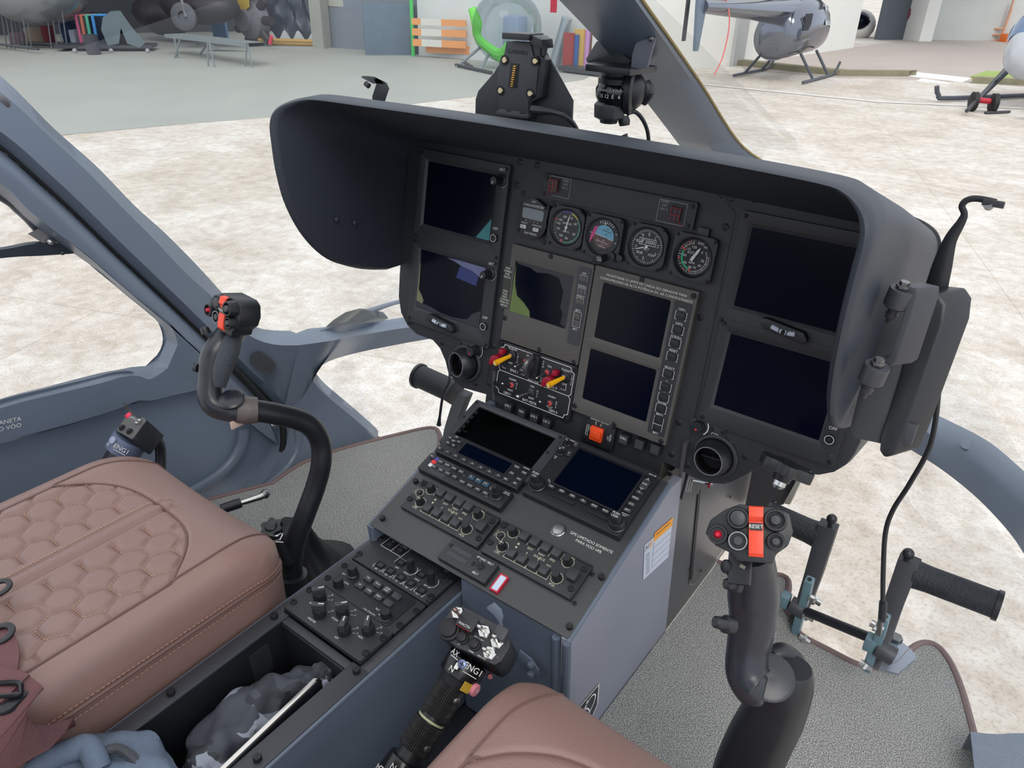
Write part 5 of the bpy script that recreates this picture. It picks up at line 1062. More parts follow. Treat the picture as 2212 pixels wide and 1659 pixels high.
# hook and cable at the left
t = thing('left_spring_hook', 'bent black spring clip rising behind the left end of the hood', 'clip', loc=onY(818, 220, .80)); t.name = 'spring_clip'
hk = [onY(x, y, .80) for x, y in [(818, 235), (817, 215), (822, 200), (826, 188), (820, 176), (805, 174), (793, 174)]]
W_ = []
for p in hk: W_.append((p+V((-.012, .0, .003)), p+V((.012, 0, -.003))))
obj('clip_band', MB().loft([[a for a, b in W_], [b for a, b in W_], [b+V((0, .002, .002)) for a, b in W_], [a+V((0, .002, .002)) for a, b in W_]], cu=True, cap=False), BLK2, t, smooth=60, bevel=0)
obj('clip_roller', MB().cyl(onY(790, 180, .80), onY(797, 186, .80), .004, None, 10), BLK2, t)
tag(obj('hanging_cable', MB().tube([onY(972, 790, .78), onY(970, 825, .77), onY(957, 855, .77), onY(950, 900, .77), onY(948, 918, .77)], [.0022, .0022, .0022, .0022, .0042], 8, 6), BLK2), 'thin dark cable with a plug hanging below the left air vent', 'cable')
# ================= windshield centre post, compass, navigator mount =================
yy = [.70, .78, .90, 1.05, 1.25, 1.33]
L0 = [onY(x, y, d+.015) for (x, y), d in zip([(1130, -80), (1208, 0), (1306, 105), (1396, 220), (1476, 325), (1515, 380)], yy)]
L1 = [onY(x, y, d) for (x, y), d in zip([(1205, -80), (1282, 0), (1366, 95), (1450, 195), (1543, 332), (1585, 395)], yy)]
L2 = [onY(x, y, d+.02) for (x, y), d in zip([(1322, -80), (1372, 0), (1436, 90), (1501, 185), (1585, 315), (1660, 372)], yy)]
L3 = [onY(x, y, d+.04) for (x, y), d in zip([(1336, -80), (1386, 0), (1450, 90), (1516, 185), (1602, 315), (1690, 372)], yy)]
t = thing('centre_post', 'blue-grey windshield centre post slanting down behind the hood', 'pillar', loc=(CX, 1.0, 2.0))
S = strips([L0, L1, L2, L3], 30)
bk = [[p+V((-.024, .045, -.006)) for p in S[3]], [p+V((-.010, .045, -.006)) for p in S[0]]]
obj('post_body', MB().loft(S+bk, cu=True), NAVY, t, smooth=40)
obj('edge_seal', MB().tube([p+V((.001, 0, 0)) for p in S[3]], .002, 6, 1), mat('amber_sealant', (150, 130, 80), .6), t)
# compass bracket + compass
t = thing('magnetic_compass', 'black magnetic compass hanging from the centre post bracket', 'compass', loc=onY(1340, 200, .94))
pl = lambda px, d: [onY(x, y, d) for x, y in px]
def slab(px, d0, th, name, mt, par, bevel=.001): # outline extruded in depth
    a = pl(px, d0); b = [p+V((0, th, 0)) for p in a]; return obj(name, MB().loft([a, b], cv=True, cap=True), mt, par, bevel=bevel)
b = slab([(1395, 48), (1412, 62), (1416, 80), (1398, 146), (1362, 154), (1365, 118), (1372, 95)], .90, .004, 'bracket_cheek', mat('grey_blue_bracket', (96, 100, 112), .35), t)
for x, y in ((1394, 65), (1407, 83)): obj('rivet', MB().ball((0, 0, 0), .004, 10), STEEL, b, M=Tr(onY(x, y, .898)))
slab([(1288, 90), (1300, 86), (1362, 130), (1356, 142), (1268, 135), (1265, 128), (1276, 110)], .93, .004, 'bracket_cheek', BLK, t)
q0, q1, q2, q3 = onY(1265, 138, .88), onY(1362, 149, .88), onY(1420, 142, .96), onY(1300, 128, .96)
obj('bracket_plate', MB().loft([[q0, q1, q2, q3], [p+V((0, 0, -.008)) for p in (q0, q1, q2, q3)]], cv=True, cap=True), BLK2, t, bevel=.0008)
cc = onY(1336, 190, .93); ax = V((0, 0, 1))
R0 = .0285*.9
obj('mount_collar', MB().lathe([(.022, .030), (.022, .016), (.025, .012), (.025, -.004), (.0001, -.004)], 28, Tr(cc+V((-.003, 0, .0)))), BLK2, t)
obj('compass_case', MB().ball(cc+V((.008, .006, -.003)), .0275, 28, (1.0, 1.0, 1.0)), BLK2, t, smooth=60)
bow = obj('compass_bowl', MB().lathe([(.0225, .006), (.0262, 0), (.0262, -.010), (.021, -.020), (.0001, -.022)], 32, Tr(cc+V((-.002, -.004, .0)))), mat('glossy_black_bowl', (14, 15, 18), .12), t, smooth=50)
cs = MB(); n0 = V(ray(1336, 195)); th0 = atan2(-n0.y, -n0.x)
for k, s in enumerate(('15', '12', 'E', '6')):
    a = th0+radians(-42+18*k) ; c_ = cc+V((-.002, -.004, -.0075)); p = c_+V((cos(a)*.0268, sin(a)*.0268, 0))
    m = Matrix((V((-sin(a), cos(a), 0)), V((0, 0, 1)), V((cos(a), sin(a), 0)))).transposed().to_4x4(); m.translation = p; cs.text(s, 0, 0, .0048, 0, T=m)
for k in range(19):
    a = th0+radians(-55+5*k); p = cc+V((-.002, -.004, -.0005))+V((cos(a)*.0267, sin(a)*.0267, 0)); m = Matrix((V((-sin(a), cos(a), 0)), V((0, 0, 1)), V((cos(a), sin(a), 0)))).transposed().to_4x4(); m.translation = p
    cs.box((0, 0 if k % 2 else .0005, 0), (.0006, .002 if k % 2 else .0035, .0003), m)
cs.box((-.004*0, 0, 0), (.0005, .016, .0003), Matrix((V((-sin(th0-.45), cos(th0-.45), 0)), V((0, 0, 1)), V((cos(th0-.45), sin(th0-.45), 0)))).transposed().to_4x4() if 0 else m)
obj('compass_card', cs, WHT, bow, smooth=0)
obj('compensator_body', MB().lathe([(.016, .012), (.022, .006), (.021, -.010), (.013, -.014), (.012, -.018), (.0001, -.018)], 8, Tr(cc+V((-.006, -.008, -.026)))), KEY, t, bevel=.001)
obj('side_ring', MB().lathe([(.0295, -.002), (.0305, 0), (.0305, .006), (.027, .009), (.0001, .009)], 30, basis(cc+V((.012, .006, -.002)), (1, .35, 0))), BLK2, t, smooth=45)
kk = obj('side_knob', MB().tube([onY(1392, 180, .95), onY(1400, 200, .95), onY(1388, 222, .95)], [.008, .0095, .006], 12, 3), BLK2, t)
obj('compass_cable', MB().tube([onY(1355, 246, .93), onY(1372, 242, .94), onY(1388, 258, .95), onY(1399, 285, .96), onY(1402, 320, .97)], .0028, 8, 6), BLK2, t)
obj('cable_clamp', MB().lathe([(.007, 0), (.008, .006), (.006, .012), (.0001, .012)], 16, basis(cc+V((.014, .0, -.046)), (-.2, 0, 1))), BLK2, t)
# camera-like stub on the hood
tag(obj('sensor_stub', MB().tube([onY(1352, 318, .95), onY(1350, 306, .95), onY(1345, 293, .95)], [.004, .005, .0075], 14, 3), BLK2), 'small black tube stub poking up behind the hood near the compass cable', 'sensor')
# portable navigator mount
t = thing('navigator_mount', 'black portable navigator dock with gold contacts on a trapezoid plate behind the hood', 'holder', loc=onY(1130, 280, .86))
DY = .84
slab([(1025, 300), (1027, 214), (1033, 196), (1066, 158), (1090, 120), (1160, 108), (1178, 112), (1236, 218), (1233, 300), (1130, 310)], DY, .004, 'mounting_plate', BLK, t)
def dock(px, d, th, name, mt=BLK2, bevel=.0015): return slab(px, d, th, name, mt, t, bevel)
dock([(1093, 88), (1146, 92), (1152, 122), (1158, 128), (1163, 140), (1156, 205), (1148, 212), (1140, 220), (1141, 254), (1078, 246), (1076, 206), (1072, 196), (1078, 130), (1088, 118)], DY-.016, .016, 'dock_body', KEY, .002)
dock([(1146, 92), (1168, 102), (1166, 118), (1178, 130), (1170, 210), (1146, 222), (1148, 256), (1141, 254), (1140, 220), (1156, 205), (1163, 140), (1152, 122)], DY-.014, .014, 'dock_side', BLK2, .001)
dock([(1084, 70), (1144, 74), (1142, 88), (1084, 84)], DY-.030, .03, 'top_latch', BLK2, .001); dock([(1144, 74), (1170, 86), (1172, 106), (1148, 96), (1142, 88)], DY-.026, .024, 'latch_side', BLK2, .001)
dock([(1170, 88), (1180, 92), (1174, 122), (1166, 118)], DY-.012, .006, 'release_tab', DGREY, .0008)
for x, y in ((1090, 130), (1156, 132), (1081, 196), (1145, 202)):
    c = onY(x, y, DY-.0165); o = obj('screw_well', MB().lathe([(.0062, 0), (.0062, .0004), (.0001, .0004)], 18, basis(c, (0, -1, 0))), RUB, t); obj('brass_screw', MB().lathe([(.0038, 0), (.0038, .002), (.003, .003), (.0001, .003)], 14, basis(c+V((.001, 0, 0)), (.1, -1, .1))), mat('brass', (190, 175, 140), .3, metal=1), o)
c = slab([(1103, 136), (1120, 138), (1116, 190), (1098, 188)], DY-.0172, .0008, 'contact_socket', RUB, t)
for k in range(10):
    p = onY(1112-.75*k, 143+4.8*k, DY-.0178); obj('gold_contact', MB().box((0, 0, 0), (.0042, .0012, .0013), Tr(p)), GOLD, c)
slab([(1078, 236), (1092, 238), (1096, 244), (1104, 240), (1120, 241), (1124, 248), (1141, 246), (1141, 256), (1128, 256), (1066, 246)], DY-.022, .006, 'bottom_lip', DGREY, t, .0008)
m = Matrix((V((1, 0, 0)), V((0, .05, 1)), V((0, -1, .05)))).transposed().to_4x4(); m.translation = onY(1117, 113, DY-.0165)
obj('lettering', MB().text('GARMIN', 0, 0, .0052, .0003, sx=1.15, T=m @ Rz(-.02)), mat('embossed_dark_grey', (22, 23, 27), .5), t, smooth=0)
obj('power_cable', MB().tube([onY(1150, 237, DY-.03), onY(1170, 239, DY-.03), onY(1198, 243, DY-.03), onY(1222, 252, DY-.03), onY(1240, 270, DY-.02), onY(1252, 296, DY-.01)], [.0055, .0055, .003, .003, .003, .003], 10, 6), BLK2, t)
# ================= seats =================
def seat(xc, yf, zt, label, quilt=True, w_=.385, ln_=.62, thick=.13, xs=0):
    t = thing('pilot_seat', label, 'seat', loc=(xc, yf-ln_/2, FZ))
    NX, NY = 150, 190
    hw = w_/2
    hexs = []; R_ = .0245
    def hexd(x, y): # distance-like value 0 at hex cell border, 1 in the middle; elongated wave rows
        q = (y/(R_*1.73)); r = x/(R_*1.5); row = round(r); best = []
        for dr in (-1, 0, 1):
            rr = row+dr; o = .5 if rr % 2 else 0; c = round(q-o)+o
            for dc in (-1, 0, 1): best.append(((y-(c+dc)*R_*1.73)**2+(x-rr*R_*1.5)**2)**.5)
        best.sort(); return min(1, (best[1]-best[0])/(R_*1.1))
    def inset(x, y): # centre insert: 0 outside .. 1 inside
        yy_ = -y  # distance back from the front edge
        if yy_ < .07: return -1
        fw = hw-.040
        e = fw
        d = e-abs(x)
        k = yy_-.086-.078*min(1, abs(x)/fw)**3
        return min(d, k)
    def top(x, y):
        u = abs(x)/hw; yy_ = -y; z = 0
        z -= .020*max(0, (u-.62)/.38)**2.2 + .030*max(0, (u-.90)/.10)**3
        f = max(0, 1-yy_/.11); z -= .050*f**2.2+.03*max(0, 1-yy_/.02)**2
        z += .010*(1-u**2)*0 - .012*(1-u**2)
        d = inset(x, y)
        if d > -.9:
            z -= .0035*exp(-(d/.004)**2)
            if abs(x) < .024 and quilt: z += .003*max(0, 1-(x/.009)**2)-.0035*exp(-((abs(x)-.0115)/.0025)**2)
            elif d > .003 and quilt:
                hd = hexd(x, y); z -= .0058*(1-min(1, hd*1.7))**2
        return z
    L = []
    for j in range(NY+1):
        y = -ln_*(j/NY)**1.0; row = []
        rf = min(1, max(0, (-y)/.05)); nar = 1-.10*(1-rf)**2
        # rounded plan at the front corners
        rc_ = .09; k = -y
        wloc = hw if k > rc_ else hw-rc_+sqrt(max(0, rc_**2-(rc_-k)**2))
        wloc = max(wloc, hw*.62)
        for i in range(NX+1):
            s = -1+2*i/NX; x = s*wloc; row.append(V((xc+x, yf+y, zt+top(x, y))))
        # sides down
        lft = [V((row[0].x-.004+.004*k_, row[0].y, row[0].z-thick*k_/6)) for k_ in range(1, 7)]; rgt = [V((row[-1].x+.004+.0*k_, row[-1].y, row[-1].z-thick*k_/6)) for k_ in range(1, 7)]
        L.append(lft[::-1]+row+rgt)
    front = [V((p.x, p.y+.006, p.z-thick*.5)) if 0 else V((p.x, p.y+.004, min(p.z, zt-.075)-.0)) for p in L[0]]
    f2 = [V((p.x, p.y-.002, zt-thick-.06)) for p in L[0]]
    obj('cushion', MB().loft([f2, front]+L), LEA, t, smooth=70)
    def surf(x, y, o=.0012): return V((xc+x, yf+y, zt+top(x, y)+o))
    # stitches
    st = MB()
    def stitch(P, gap=.0042, ln=.0026, w=.00045):
        P = [V((p[0], p[1], 0)) for p in P]
        for a, b in zip(P, P[1:]):
            d = (b-a); n_ = max(1, int(d.length/gap)); d.normalize(); pn = V((-d.y, d.x, 0))*w
            for k in range(n_):
                c = a.lerp(b, (k+.5)/n_); q = [c-d*ln/2-pn, c+d*ln/2-pn, c+d*ln/2+pn, c-d*ln/2+pn]
                st.add([surf(v.x, v.y) for v in q], [(0, 1, 2, 3)])
    if quilt:
        rows = int(ln_/(R_*1.73))+2; cols = int(hw/(R_*1.5))+2
        for c in range(-cols, cols+1):
            for r in range(-rows, 1):
                cx_ = c*R_*1.5; cy_ = (r+(.5 if c % 2 else 0))*R_*1.73
                hx = [(cx_+R_*cos(radians(60*k)), cy_+R_*sin(radians(60*k))) for k in range(6)]
                for a, b in (((1, 2), (0, 1), (2, 3)) if c % 2 == 0 else ((1, 2),)):
                    m_ = ((hx[a][0]+hx[b][0])/2, (hx[a][1]+hx[b][1])/2)
                    if inset(*m_) > .008 and abs(m_[0]) > .024: stitch([hx[a], hx[b]])
        for x in (-.015, .015): stitch([(x, -.092), (x, -ln_)])
    obj('stitching', st, STI, t, smooth=0) if st.v else None
    ring_ = []
    for k in range(0, 60):
        y = -.012-ln_*.97*k/59; ring_.append(V((xc+hw+.0045, yf+y, zt+top(hw, y)-.022)) )
    rg = spline([V((xc+hw-.044, yf-.010, zt-.088)), V((xc+hw-.018, yf-.030, zt-.073)), V((xc+hw-.0005, yf-.060, zt-.062)), V((xc+hw+.004, yf-.10, zt-.056)), V((xc+hw+.005, yf-.25, zt-.055)), V((xc+hw+.005, yf-ln_, zt-.055))], 8)
    obj('seam_piping', MB().tube(rg, .0026, 8, 1), LEAS, t)
    sd = MB()
    rs = resample(rg, 110)
    for a, b in zip(rs, rs[1:]):
        for dz in (.008, -.008):
            c = (a+b)/2+V((.0018, 0, dz)); d = (b-a).normalized(); sd.tube([c-d*.0018, c+d*.0018], .0006, 5, 1)
    obj('edge_stitching', sd, mat('pale_thread_'+str(int(quilt)), (170, 130, 112), .7), t)
    # insert welt
    wl = []
    for k in range(0, 40): pass
    fw = hw-.040
    pw = [(-fw, -ln_), (-fw, -.25)]+[(fw*q, -.086-.078*abs(q)**3) for q in (-.995, -.93, -.8, -.6, -.4, -.2, 0, .2, .4, .6, .8, .93, .995)]+[(fw, -.25), (fw, -ln_)]
    pw = resample(spline([V((*p, 0)) for p in pw], 6), 120)
    obj('insert_welt', MB().tube([surf(p.x, p.y, .0008) for p in pw], .0018, 6, 1), LEAS, t)
    for sg in (-1, 1):
        bl = resample(spline([V((sg*fw, -.25, 0)), V((sg*fw, -.15, 0)), V((sg*(fw-.002), -.09, 0)), V((sg*(fw-.012), -.045, 0)), V((sg*(fw-.02), -.01, 0))], 6), 40)
        obj('bolster_welt', MB().tube([surf(p.x, p.y, .0006) for p in bl], .0014, 6, 1), LEAS, t)
    return t, surf
tL, sL = seat(-.880, .462, 1.548, 'brown quilted leather pilot seat cushion on the left, honeycomb stitched')
tR, sR = seat(-.141, .508, 1.532, 'brown leather pilot seat cushion in the foreground, bottom centre', quilt=False, w_=.40)
# harness on the left seat
WEB = mat('maroon_webbing', (116, 78, 80), .75, bump=.5, bs=900)
t = thing('seat_harness', 'maroon webbing straps with black buckles lying on the quilted seat', 'harness', loc=sL(-.02, -.5))
def strap(pts, wd, name='strap'):
    P = spline(pts, 8); L = [[], [], [], []]
    for i, p in enumerate(P):
        d = (P[min(i+1, len(P)-1)]-P[max(i-1, 0)]).normalized(); x = d.cross(V((0, 0, 1))).normalized()*wd/2
        for k, q in enumerate((p-x, p+x, p+x+V((0, 0, .003)), p-x+V((0, 0, .003)))): L[k].append(q)
    return obj(name, MB().loft(L, cu=True), WEB, t, smooth=60)
strap([onZ(-60, 1345, 1.548), onZ(0, 1385, 1.551), onZ(12, 1420, 1.550), onZ(8, 1465, 1.548), onZ(18, 1500, 1.540)], .026)
strap([onZ(-40, 1520, 1.555), onZ(25, 1570, 1.54), onZ(62, 1605, 1.50), onZ(85, 1668, 1.40)], .085, 'lap_strap')
strap([onZ(-60, 1468, 1.558), onZ(0, 1478, 1.556), onZ(36, 1490, 1.554)], .034)
for (x, y), r in (((0, 1272), .014), ((2, 1372), .015)):
    c = onZ(x, y, 1.554); obj('buckle_ring', MB().ring(circ(r, 28), circ(r*.55, 28), 0, .003, Tr(c) @ Rx(.15)), BLK2, t, bevel=.0006)
c = onZ(30, 1488, 1.558); bk_ = MB()
bk_.tube([onZ(-20, 1478, 1.560), onZ(38, 1475, 1.560), onZ(45, 1488, 1.558), onZ(40, 1500, 1.556), onZ(-10, 1506, 1.558)], .0028, 8, 3)
obj('adjuster_buckle', bk_, mat('dark_chrome', (70, 70, 74), .2, metal=.8), t)
obj('buckle_body', MB().prism(rrect(.07, .04, .012, 4), 0, .014, basis(onZ(-14, 1516, 1.54), (0, .1, 1)) @ Rz(.4)), BLK2, t, bevel=.003)
# ================= cyclic sticks =================
LTH = mat('worn_black_grip', (40, 43, 50), .3, bump=.04, bs=900, var=.12, vs=20)
TUBE = mat('satin_black_tube', (28, 31, 36), .4, bump=.05)
def cyc_head(t, O, X, Y, Z, s, full):
    "grip head: face plate frame O with X right, Y up, Z toward the pilot; lengths in mm * s"
    m = Matrix((X, Y, Z)).transposed().to_4x4(); m.translation = O; m = m @ Matrix.Scale(s*.001, 4)
    hp = [(-37, -8), (-33, 4), (-20, 14), (-8, 19), (24, 18), (33, 13), (36, -2), (32, -14), (22, -22), (20, -30), (-10, -30), (-14, -24), (-28, -18)]
    h = obj('grip_head', MB(m).prism(hp, -30 if full else -26, 0), BLK2, t, bevel=.0022*s)
    def btn(x, y, r, d, mt=BLK2, cap=None, cr=.5, ring=None):
        b = obj('thumb_switch', MB(m).lathe([(r*1.12, -1), (r*1.1, d*.4), (r, d), (r*.82, d), (r*.78, d*.5), (r*.5, d*.5)], 24, Tr(x, y, 0)), mt, h)
        obj('switch_cap', MB(m).lathe([(r*.6, 0), (r*cr, d*1.05), (r*cr*.8, d*1.18), (.01, d*1.2)], 20, Tr(x, y, 0)), cap or KEY, b)
        if ring: obj('white_ring', MB(m).ring(circ(r*1.02, 24, x, y), circ(r*.86, 24, x, y), d, d+.6), ring, b)
    btn(-26, -8, 8, 7, cap=RED, cr=.28); btn(-9, 7, 9, 6, cr=.72); btn(-9, -12.5, 8, 5, ring=mat('grey_ring', (120, 124, 130), .5)); btn(22, 7, 9, 11); btn(22, -11, 7, 8)
    RO = mat('coral_red_guard', (238, 74, 48), .4)
    g = MB(m); P_ = [(18, 3), (17, 7), (9, 8.5), (5, 5.5), (-2, 6), (-10, 7), (-22, 7.5), (-25, 5)]
    L = [[(x0, y, z) for y, z in P_] for x0 in (0, 12)]; L2_ = [[(x0, y, z-2.2) for y, z in P_] for x0 in (12, 0)]
    g.loft(L+L2_, cu=True); gg_ = obj('reset_guard', g, RO, h, bevel=.0004*s)
    obj('reset_plate', MB(m).box((6, .5, 7), (10.5, 6, .8)), BLK2, gg_); obj('lettering', MB(m).text('RESET', 6, .5, 3.2, 7.6), WHT, gg_, smooth=0)
    return m, h
def cyclic(label, X0, O, yaw, tilt, s, loc, body, pole, rs, wrap=None, left=False):
    t = thing('cyclic_stick', label, 'control stick', loc=loc)
    return t
# right stick, seen from behind
t = thing('cyclic_stick', 'black cyclic stick with red RESET guard in the right foreground', 'control stick', loc=(-.13, .6, FZ), group='pilot cyclic sticks')
O = onD(1618, 1138, .652)
Zc = (CAM-O).normalized(); Zc = (Zc+V((0, -.15, .1))).normalized(); Yc = (V((0, 0, 1))-Zc*Zc.z).normalized(); Xc = Yc.cross(Zc); Yc, Xc = Yc*cos(.23)-Xc*sin(.23), Xc*cos(.23)+Yc*sin(.23)
m_, h_ = cyc_head(t, O, Xc, Yc, Zc, 1.0, True)
gp = [onD(1622, 1190, .685), onD(1625, 1235, .70), onD(1627, 1290, .71), onD(1625, 1345, .715), onD(1615, 1400, .72), onD(1614, 1450, .72), onD(1632, 1482, .715), onD(1655, 1492, .71)]
obj('grip', MB().tube(gp, [.019, .0225, .024, .0215, .0195, .0205, .021, .012], 22, 6, sx=1.0, up=V((0, 1, 0))), LTH, t, smooth=60)
pal = obj('palm_rest', MB().lathe([(.0001, .002), (.019, .0035), (.0225, .002), (.0215, -.003), (.012, -.010), (.0001, -.013)], 28, basis(onD(1664, 1464, .712), (CAM-O).normalized()+V((.15, 0, .75)))), LTH, t, smooth=60)
bs_ = obj('thumb_panel', MB().box((0, 0, 0), (.020, .034, .006), basis(onD(1600, 1222, .672), (CAM-O)+V((-.25, 0, .1)), Yc) @ Rz(0)), BLK2, t, bevel=.002)
for x, y, ww in ((1596, 1204, .010), (1604, 1224, .005)): obj('legend', MB().box((0, 0, 0), (ww, .003, .0006), basis(onD(x, y, .666), (CAM-O)+V((-.2, 0, .1)), V((0, 0, 1)))), mat('tan_legend', (130, 128, 112), .6), bs_)
for x, y, dx, r, L_c in ((1576, 1225, -.35, .0062, .016), (1575, 1262, -.5, .005, .014), (1562, 1347, -1.2, .0055, .020)):
    c = onD(x+18, y+4, .685); d = (onD(x, y, .68)-c).normalized(); obj('side_switch', MB().lathe([(r*1.5, 0), (r*1.5, L_c*.4), (r*1.1, L_c*.5), (r, L_c), (r*.7, L_c*1.08), (.0001, L_c*1.08)], 18, basis(c, d)), BLK2, t)
obj('textured_strip', MB().tube([onD(1655, 1260, .722), onD(1655, 1330, .732), onD(1648, 1400, .735), onD(1640, 1440, .735)], [.006, .010, .009, .005], 10, 6), mat('knurled_rubber', (48, 52, 58), .6, bump=1, bs=900), t)
pp = [onD(1712, 1440, .75), onD(1700, 1480, .76), onD(1672, 1540, .78), onD(1640, 1600, .80), onD(1610, 1670, .82), onD(1585, 1760, .85)]
obj('stick_tube', MB().tube(pp, [.019, .026, .031, .033, .034, .034], 22, 6, up=V((0, 1, 0))), TUBE, t, smooth=60)
obj('tube_collar', MB().tube([onD(1668, 1415, .765), onD(1690, 1408, .77), onD(1715, 1425, .775), onD(1724, 1450, .775), onD(1722, 1480, .77), onD(1712, 1510, .77)], [.006, .009, .010, .010, .008, .006], 12, 6, sx=1.2), BLK2, t, smooth=60)
obj('clamp_bolt', MB().cyl(onD(1705, 1458, .745), onD(1722, 1462, .77), .005), DGREY, t); obj('tape_wrap', MB().tube([onD(1615, 1502, .735), onD(1640, 1508, .735)], [.010, .006], 10, 2), mat('brown_tape', (120, 104, 100), .5), t)
obj('wire_loom', MB().tube([onD(1634, 1520, .80), onD(1614, 1570, .82), onD(1592, 1620, .83), onD(1578, 1680, .85)], .0035, 8, 5), BLK2, t)
# left stick
t = thing('cyclic_stick', 'black cyclic stick with tape-wrapped elbow and curved tube standing in front of the left seat', 'control stick', loc=(-.80, .6, FZ), group='pilot cyclic sticks')
O = onD(484, 668, 1.0)
Zc = V((.62, -.70, .20)); Zc = V((-.05, -.98, .28)).normalized(); Yc = (V((0, 0, 1))-Zc*Zc.z).normalized(); Xc = Yc.cross(Zc)
m_, h_ = cyc_head(t, O, Xc, Yc, Zc, 1.06, True)
gp = [onD(506, 702, 1.045), onD(500, 718, 1.045), onD(478, 750, 1.035), onD(462, 775, 1.03), onD(456, 820, 1.03), onD(455, 855, 1.03), onD(468, 876, 1.03), onD(495, 885, 1.03), onD(520, 888, 1.035)]
obj('grip', MB().tube(gp, [.017, .019, .0205, .0185, .0165, .0175, .0175, .0165, .0175], 22, 6, up=V((0, 1, 0))), LTH, t, smooth=60)
obj('textured_grip', MB().tube([onD(508, 722, 1.03), onD(496, 755, 1.012), onD(480, 800, 1.008), onD(474, 835, 1.01)], [.010, .014, .0125, .008], 14, 6), mat('knurled_rubber_grip', (58, 64, 72), .6, bump=1, bs=700), t, smooth=60)
obj('palm_rest', MB().lathe([(.0001, .004), (.014, .0035), (.0175, .001), (.016, -.004), (.009, -.012), (.0001, -.014)], 28, basis(onD(500, 862, 1.015), V((.2, -.3, 1)))), LTH, t, smooth=60)
for x, y, d in ((440, 718, V((-.3, 0, 1))), (424, 793, V((-1, -.2, 0)))): obj('side_switch', MB().lathe([(.0065, 0), (.0065, .006), (.005, .009), (.0001, .009)], 16, basis(onD(x+6, y+2, 1.03), d)), BLK2, t)
obj('tape_wrap', MB().tube([onD(512, 885, 1.03), onD(534, 886, 1.035), onD(556, 886, 1.04)], [.0185, .0195, .0180], 22, 3), mat('worn_grey_tape', (92, 84, 82), .45, bump=.5, bs=120, var=.3, vs=60), t, smooth=60)
obj('tape_tail', MB().box((0, 0, 0), (.020, .003, .012), basis(onD(512, 914, 1.03), (0, 0, 1))), mat('pink_beige_tape', (205, 175, 160), .5), t, bevel=.001)
pp = [onD(545, 886, 1.04), onD(590, 893, 1.06), onD(640, 905, 1.09), onD(672, 922, 1.11), onD(692, 955, 1.13), onD(694, 1000, 1.14), onD(682, 1050, 1.15), onD(660, 1110, 1.155), onD(638, 1170, 1.165), onD(630, 1220, 1.18), onD(628, 1260, 1.19)]
obj('curved_tube', MB().tube(pp, [.0155, .0155, .0155, .0155, .0155, .0155, .0155, .0155, .0165, .017, .020], 20, 8, up=V((0, 1, 0))), TUBE, t, smooth=60)
obj('boot_collar', MB().tube([onD(630, 1240, 1.18), onD(632, 1265, 1.19)], [.024, .024], 20, 1), BLK2, t, smooth=60)
# star knob
k_ = MB(); c = onD(588, 1142, 1.13)
st_ = []
for i in range(48):
    a = 2*pi*i/48; r = .0155*(1+.14*cos(6*a)); st_.append((r*cos(a), r*sin(a)))
mk = basis(c, (.1, -.3, 1)); kb = obj('star_knob', MB(mk).prism(st_, -.004, .006).lathe([(.010, .006), (.008, .009), (.0001, .010)], 20), BLK2, t, bevel=.001)
obj('knob_stem', MB().tube([c, onD(602, 1168, 1.14), onD(622, 1215, 1.16)], [.006, .008, .010], 12, 3), BLK2, kb)
obj('safety_wire', MB().tube([onD(578, 1155, 1.11), onD(596, 1158, 1.10), onD(610, 1152, 1.11), onD(604, 1166, 1.10), onD(588, 1170, 1.11), onD(612, 1172, 1.11)], .0012, 6, 5), CHR, kb)
# rubber gaiter at the stick base
g = MB(); cb = onZ(650, 1250, FZ+.02); L = []
for k, (r, z) in enumerate(((.105, .0), (.095, .018), (.070, .035), (.055, .055), (.038, .085), (.026, .12))):
    L.append([cb+V((r*(1+.10*sin(5*a+k)+.05*sin(9*a-k))*cos(a)*1.1, r*(1+.10*sin(5*a+k))*sin(a), z)) for a in [2*pi*i/40 for i in range(40)]])
tag(obj('rubber_gaiter', MB().loft(L, cv=True, cap=True), RUB, smooth=70), 'wrinkled black rubber gaiter around the base of the left cyclic stick', 'gaiter')
# ================= collective levers =================
def collective(t, A, B, C, head_c, s=1.0, near=True):
    "A: head end, B: middle, C: rear end of the twist grips (world points)"
    d = (A-B).normalized()
    return d
DIA = bpy.data.materials.new('diamond_knurl'); DIA.use_nodes = True
_nt = DIA.node_tree; _b = _nt.nodes['Principled BSDF']; _b.inputs['Base Color'].default_value = (*lin((30, 30, 32)), 1); _b.inputs['Roughness'].default_value = .38
def knurl_mb(P0, P1_, r, nu=44, nv=40, dep=.0010):
    m = basis(P0, P1_-P0); Ln = (P1_-P0).length; L = []
    N1 = nu*3; N2 = nv*3
    for j in range(N2+1):
        z = Ln*j/N2; row = []
        for i in range(N1):
            a = 2*pi*i/N1; u = nu*a/2/pi*1.0; v = z*nu/(2*pi*r)
            h = abs(((u+v) % 1)-.5)+abs(((u-v) % 1)-.5); row.append(m @ V(((r+dep*(h-.5)*2)*cos(a), (r+dep*(h-.5)*2)*sin(a), z)))
        L.append(row)
    return MB().loft(L, cv=True, cap=True)
YL = mat('yellow_marking', (220, 180, 60), .5)
def collar_marks(t, par, c, ax, r, up, yaw0=0, s1='ENG1', s2='MAX', s3='N', bars=True):
    m = basis(c, ax, up); inv = m
    def onc(mb, fn, a, z):  # frame tangent to the collar at angle a
        rad = V((cos(a), sin(a), 0)); tx = V((-sin(a), cos(a), 0)); f = Matrix((tx, V((0, 0, 1)), rad)).transposed().to_4x4(); f.translation = rad*(r+.0004)+V((0, 0, z)); fn(mb, m @ f)
    return m, onc
UM = 1000/1.5
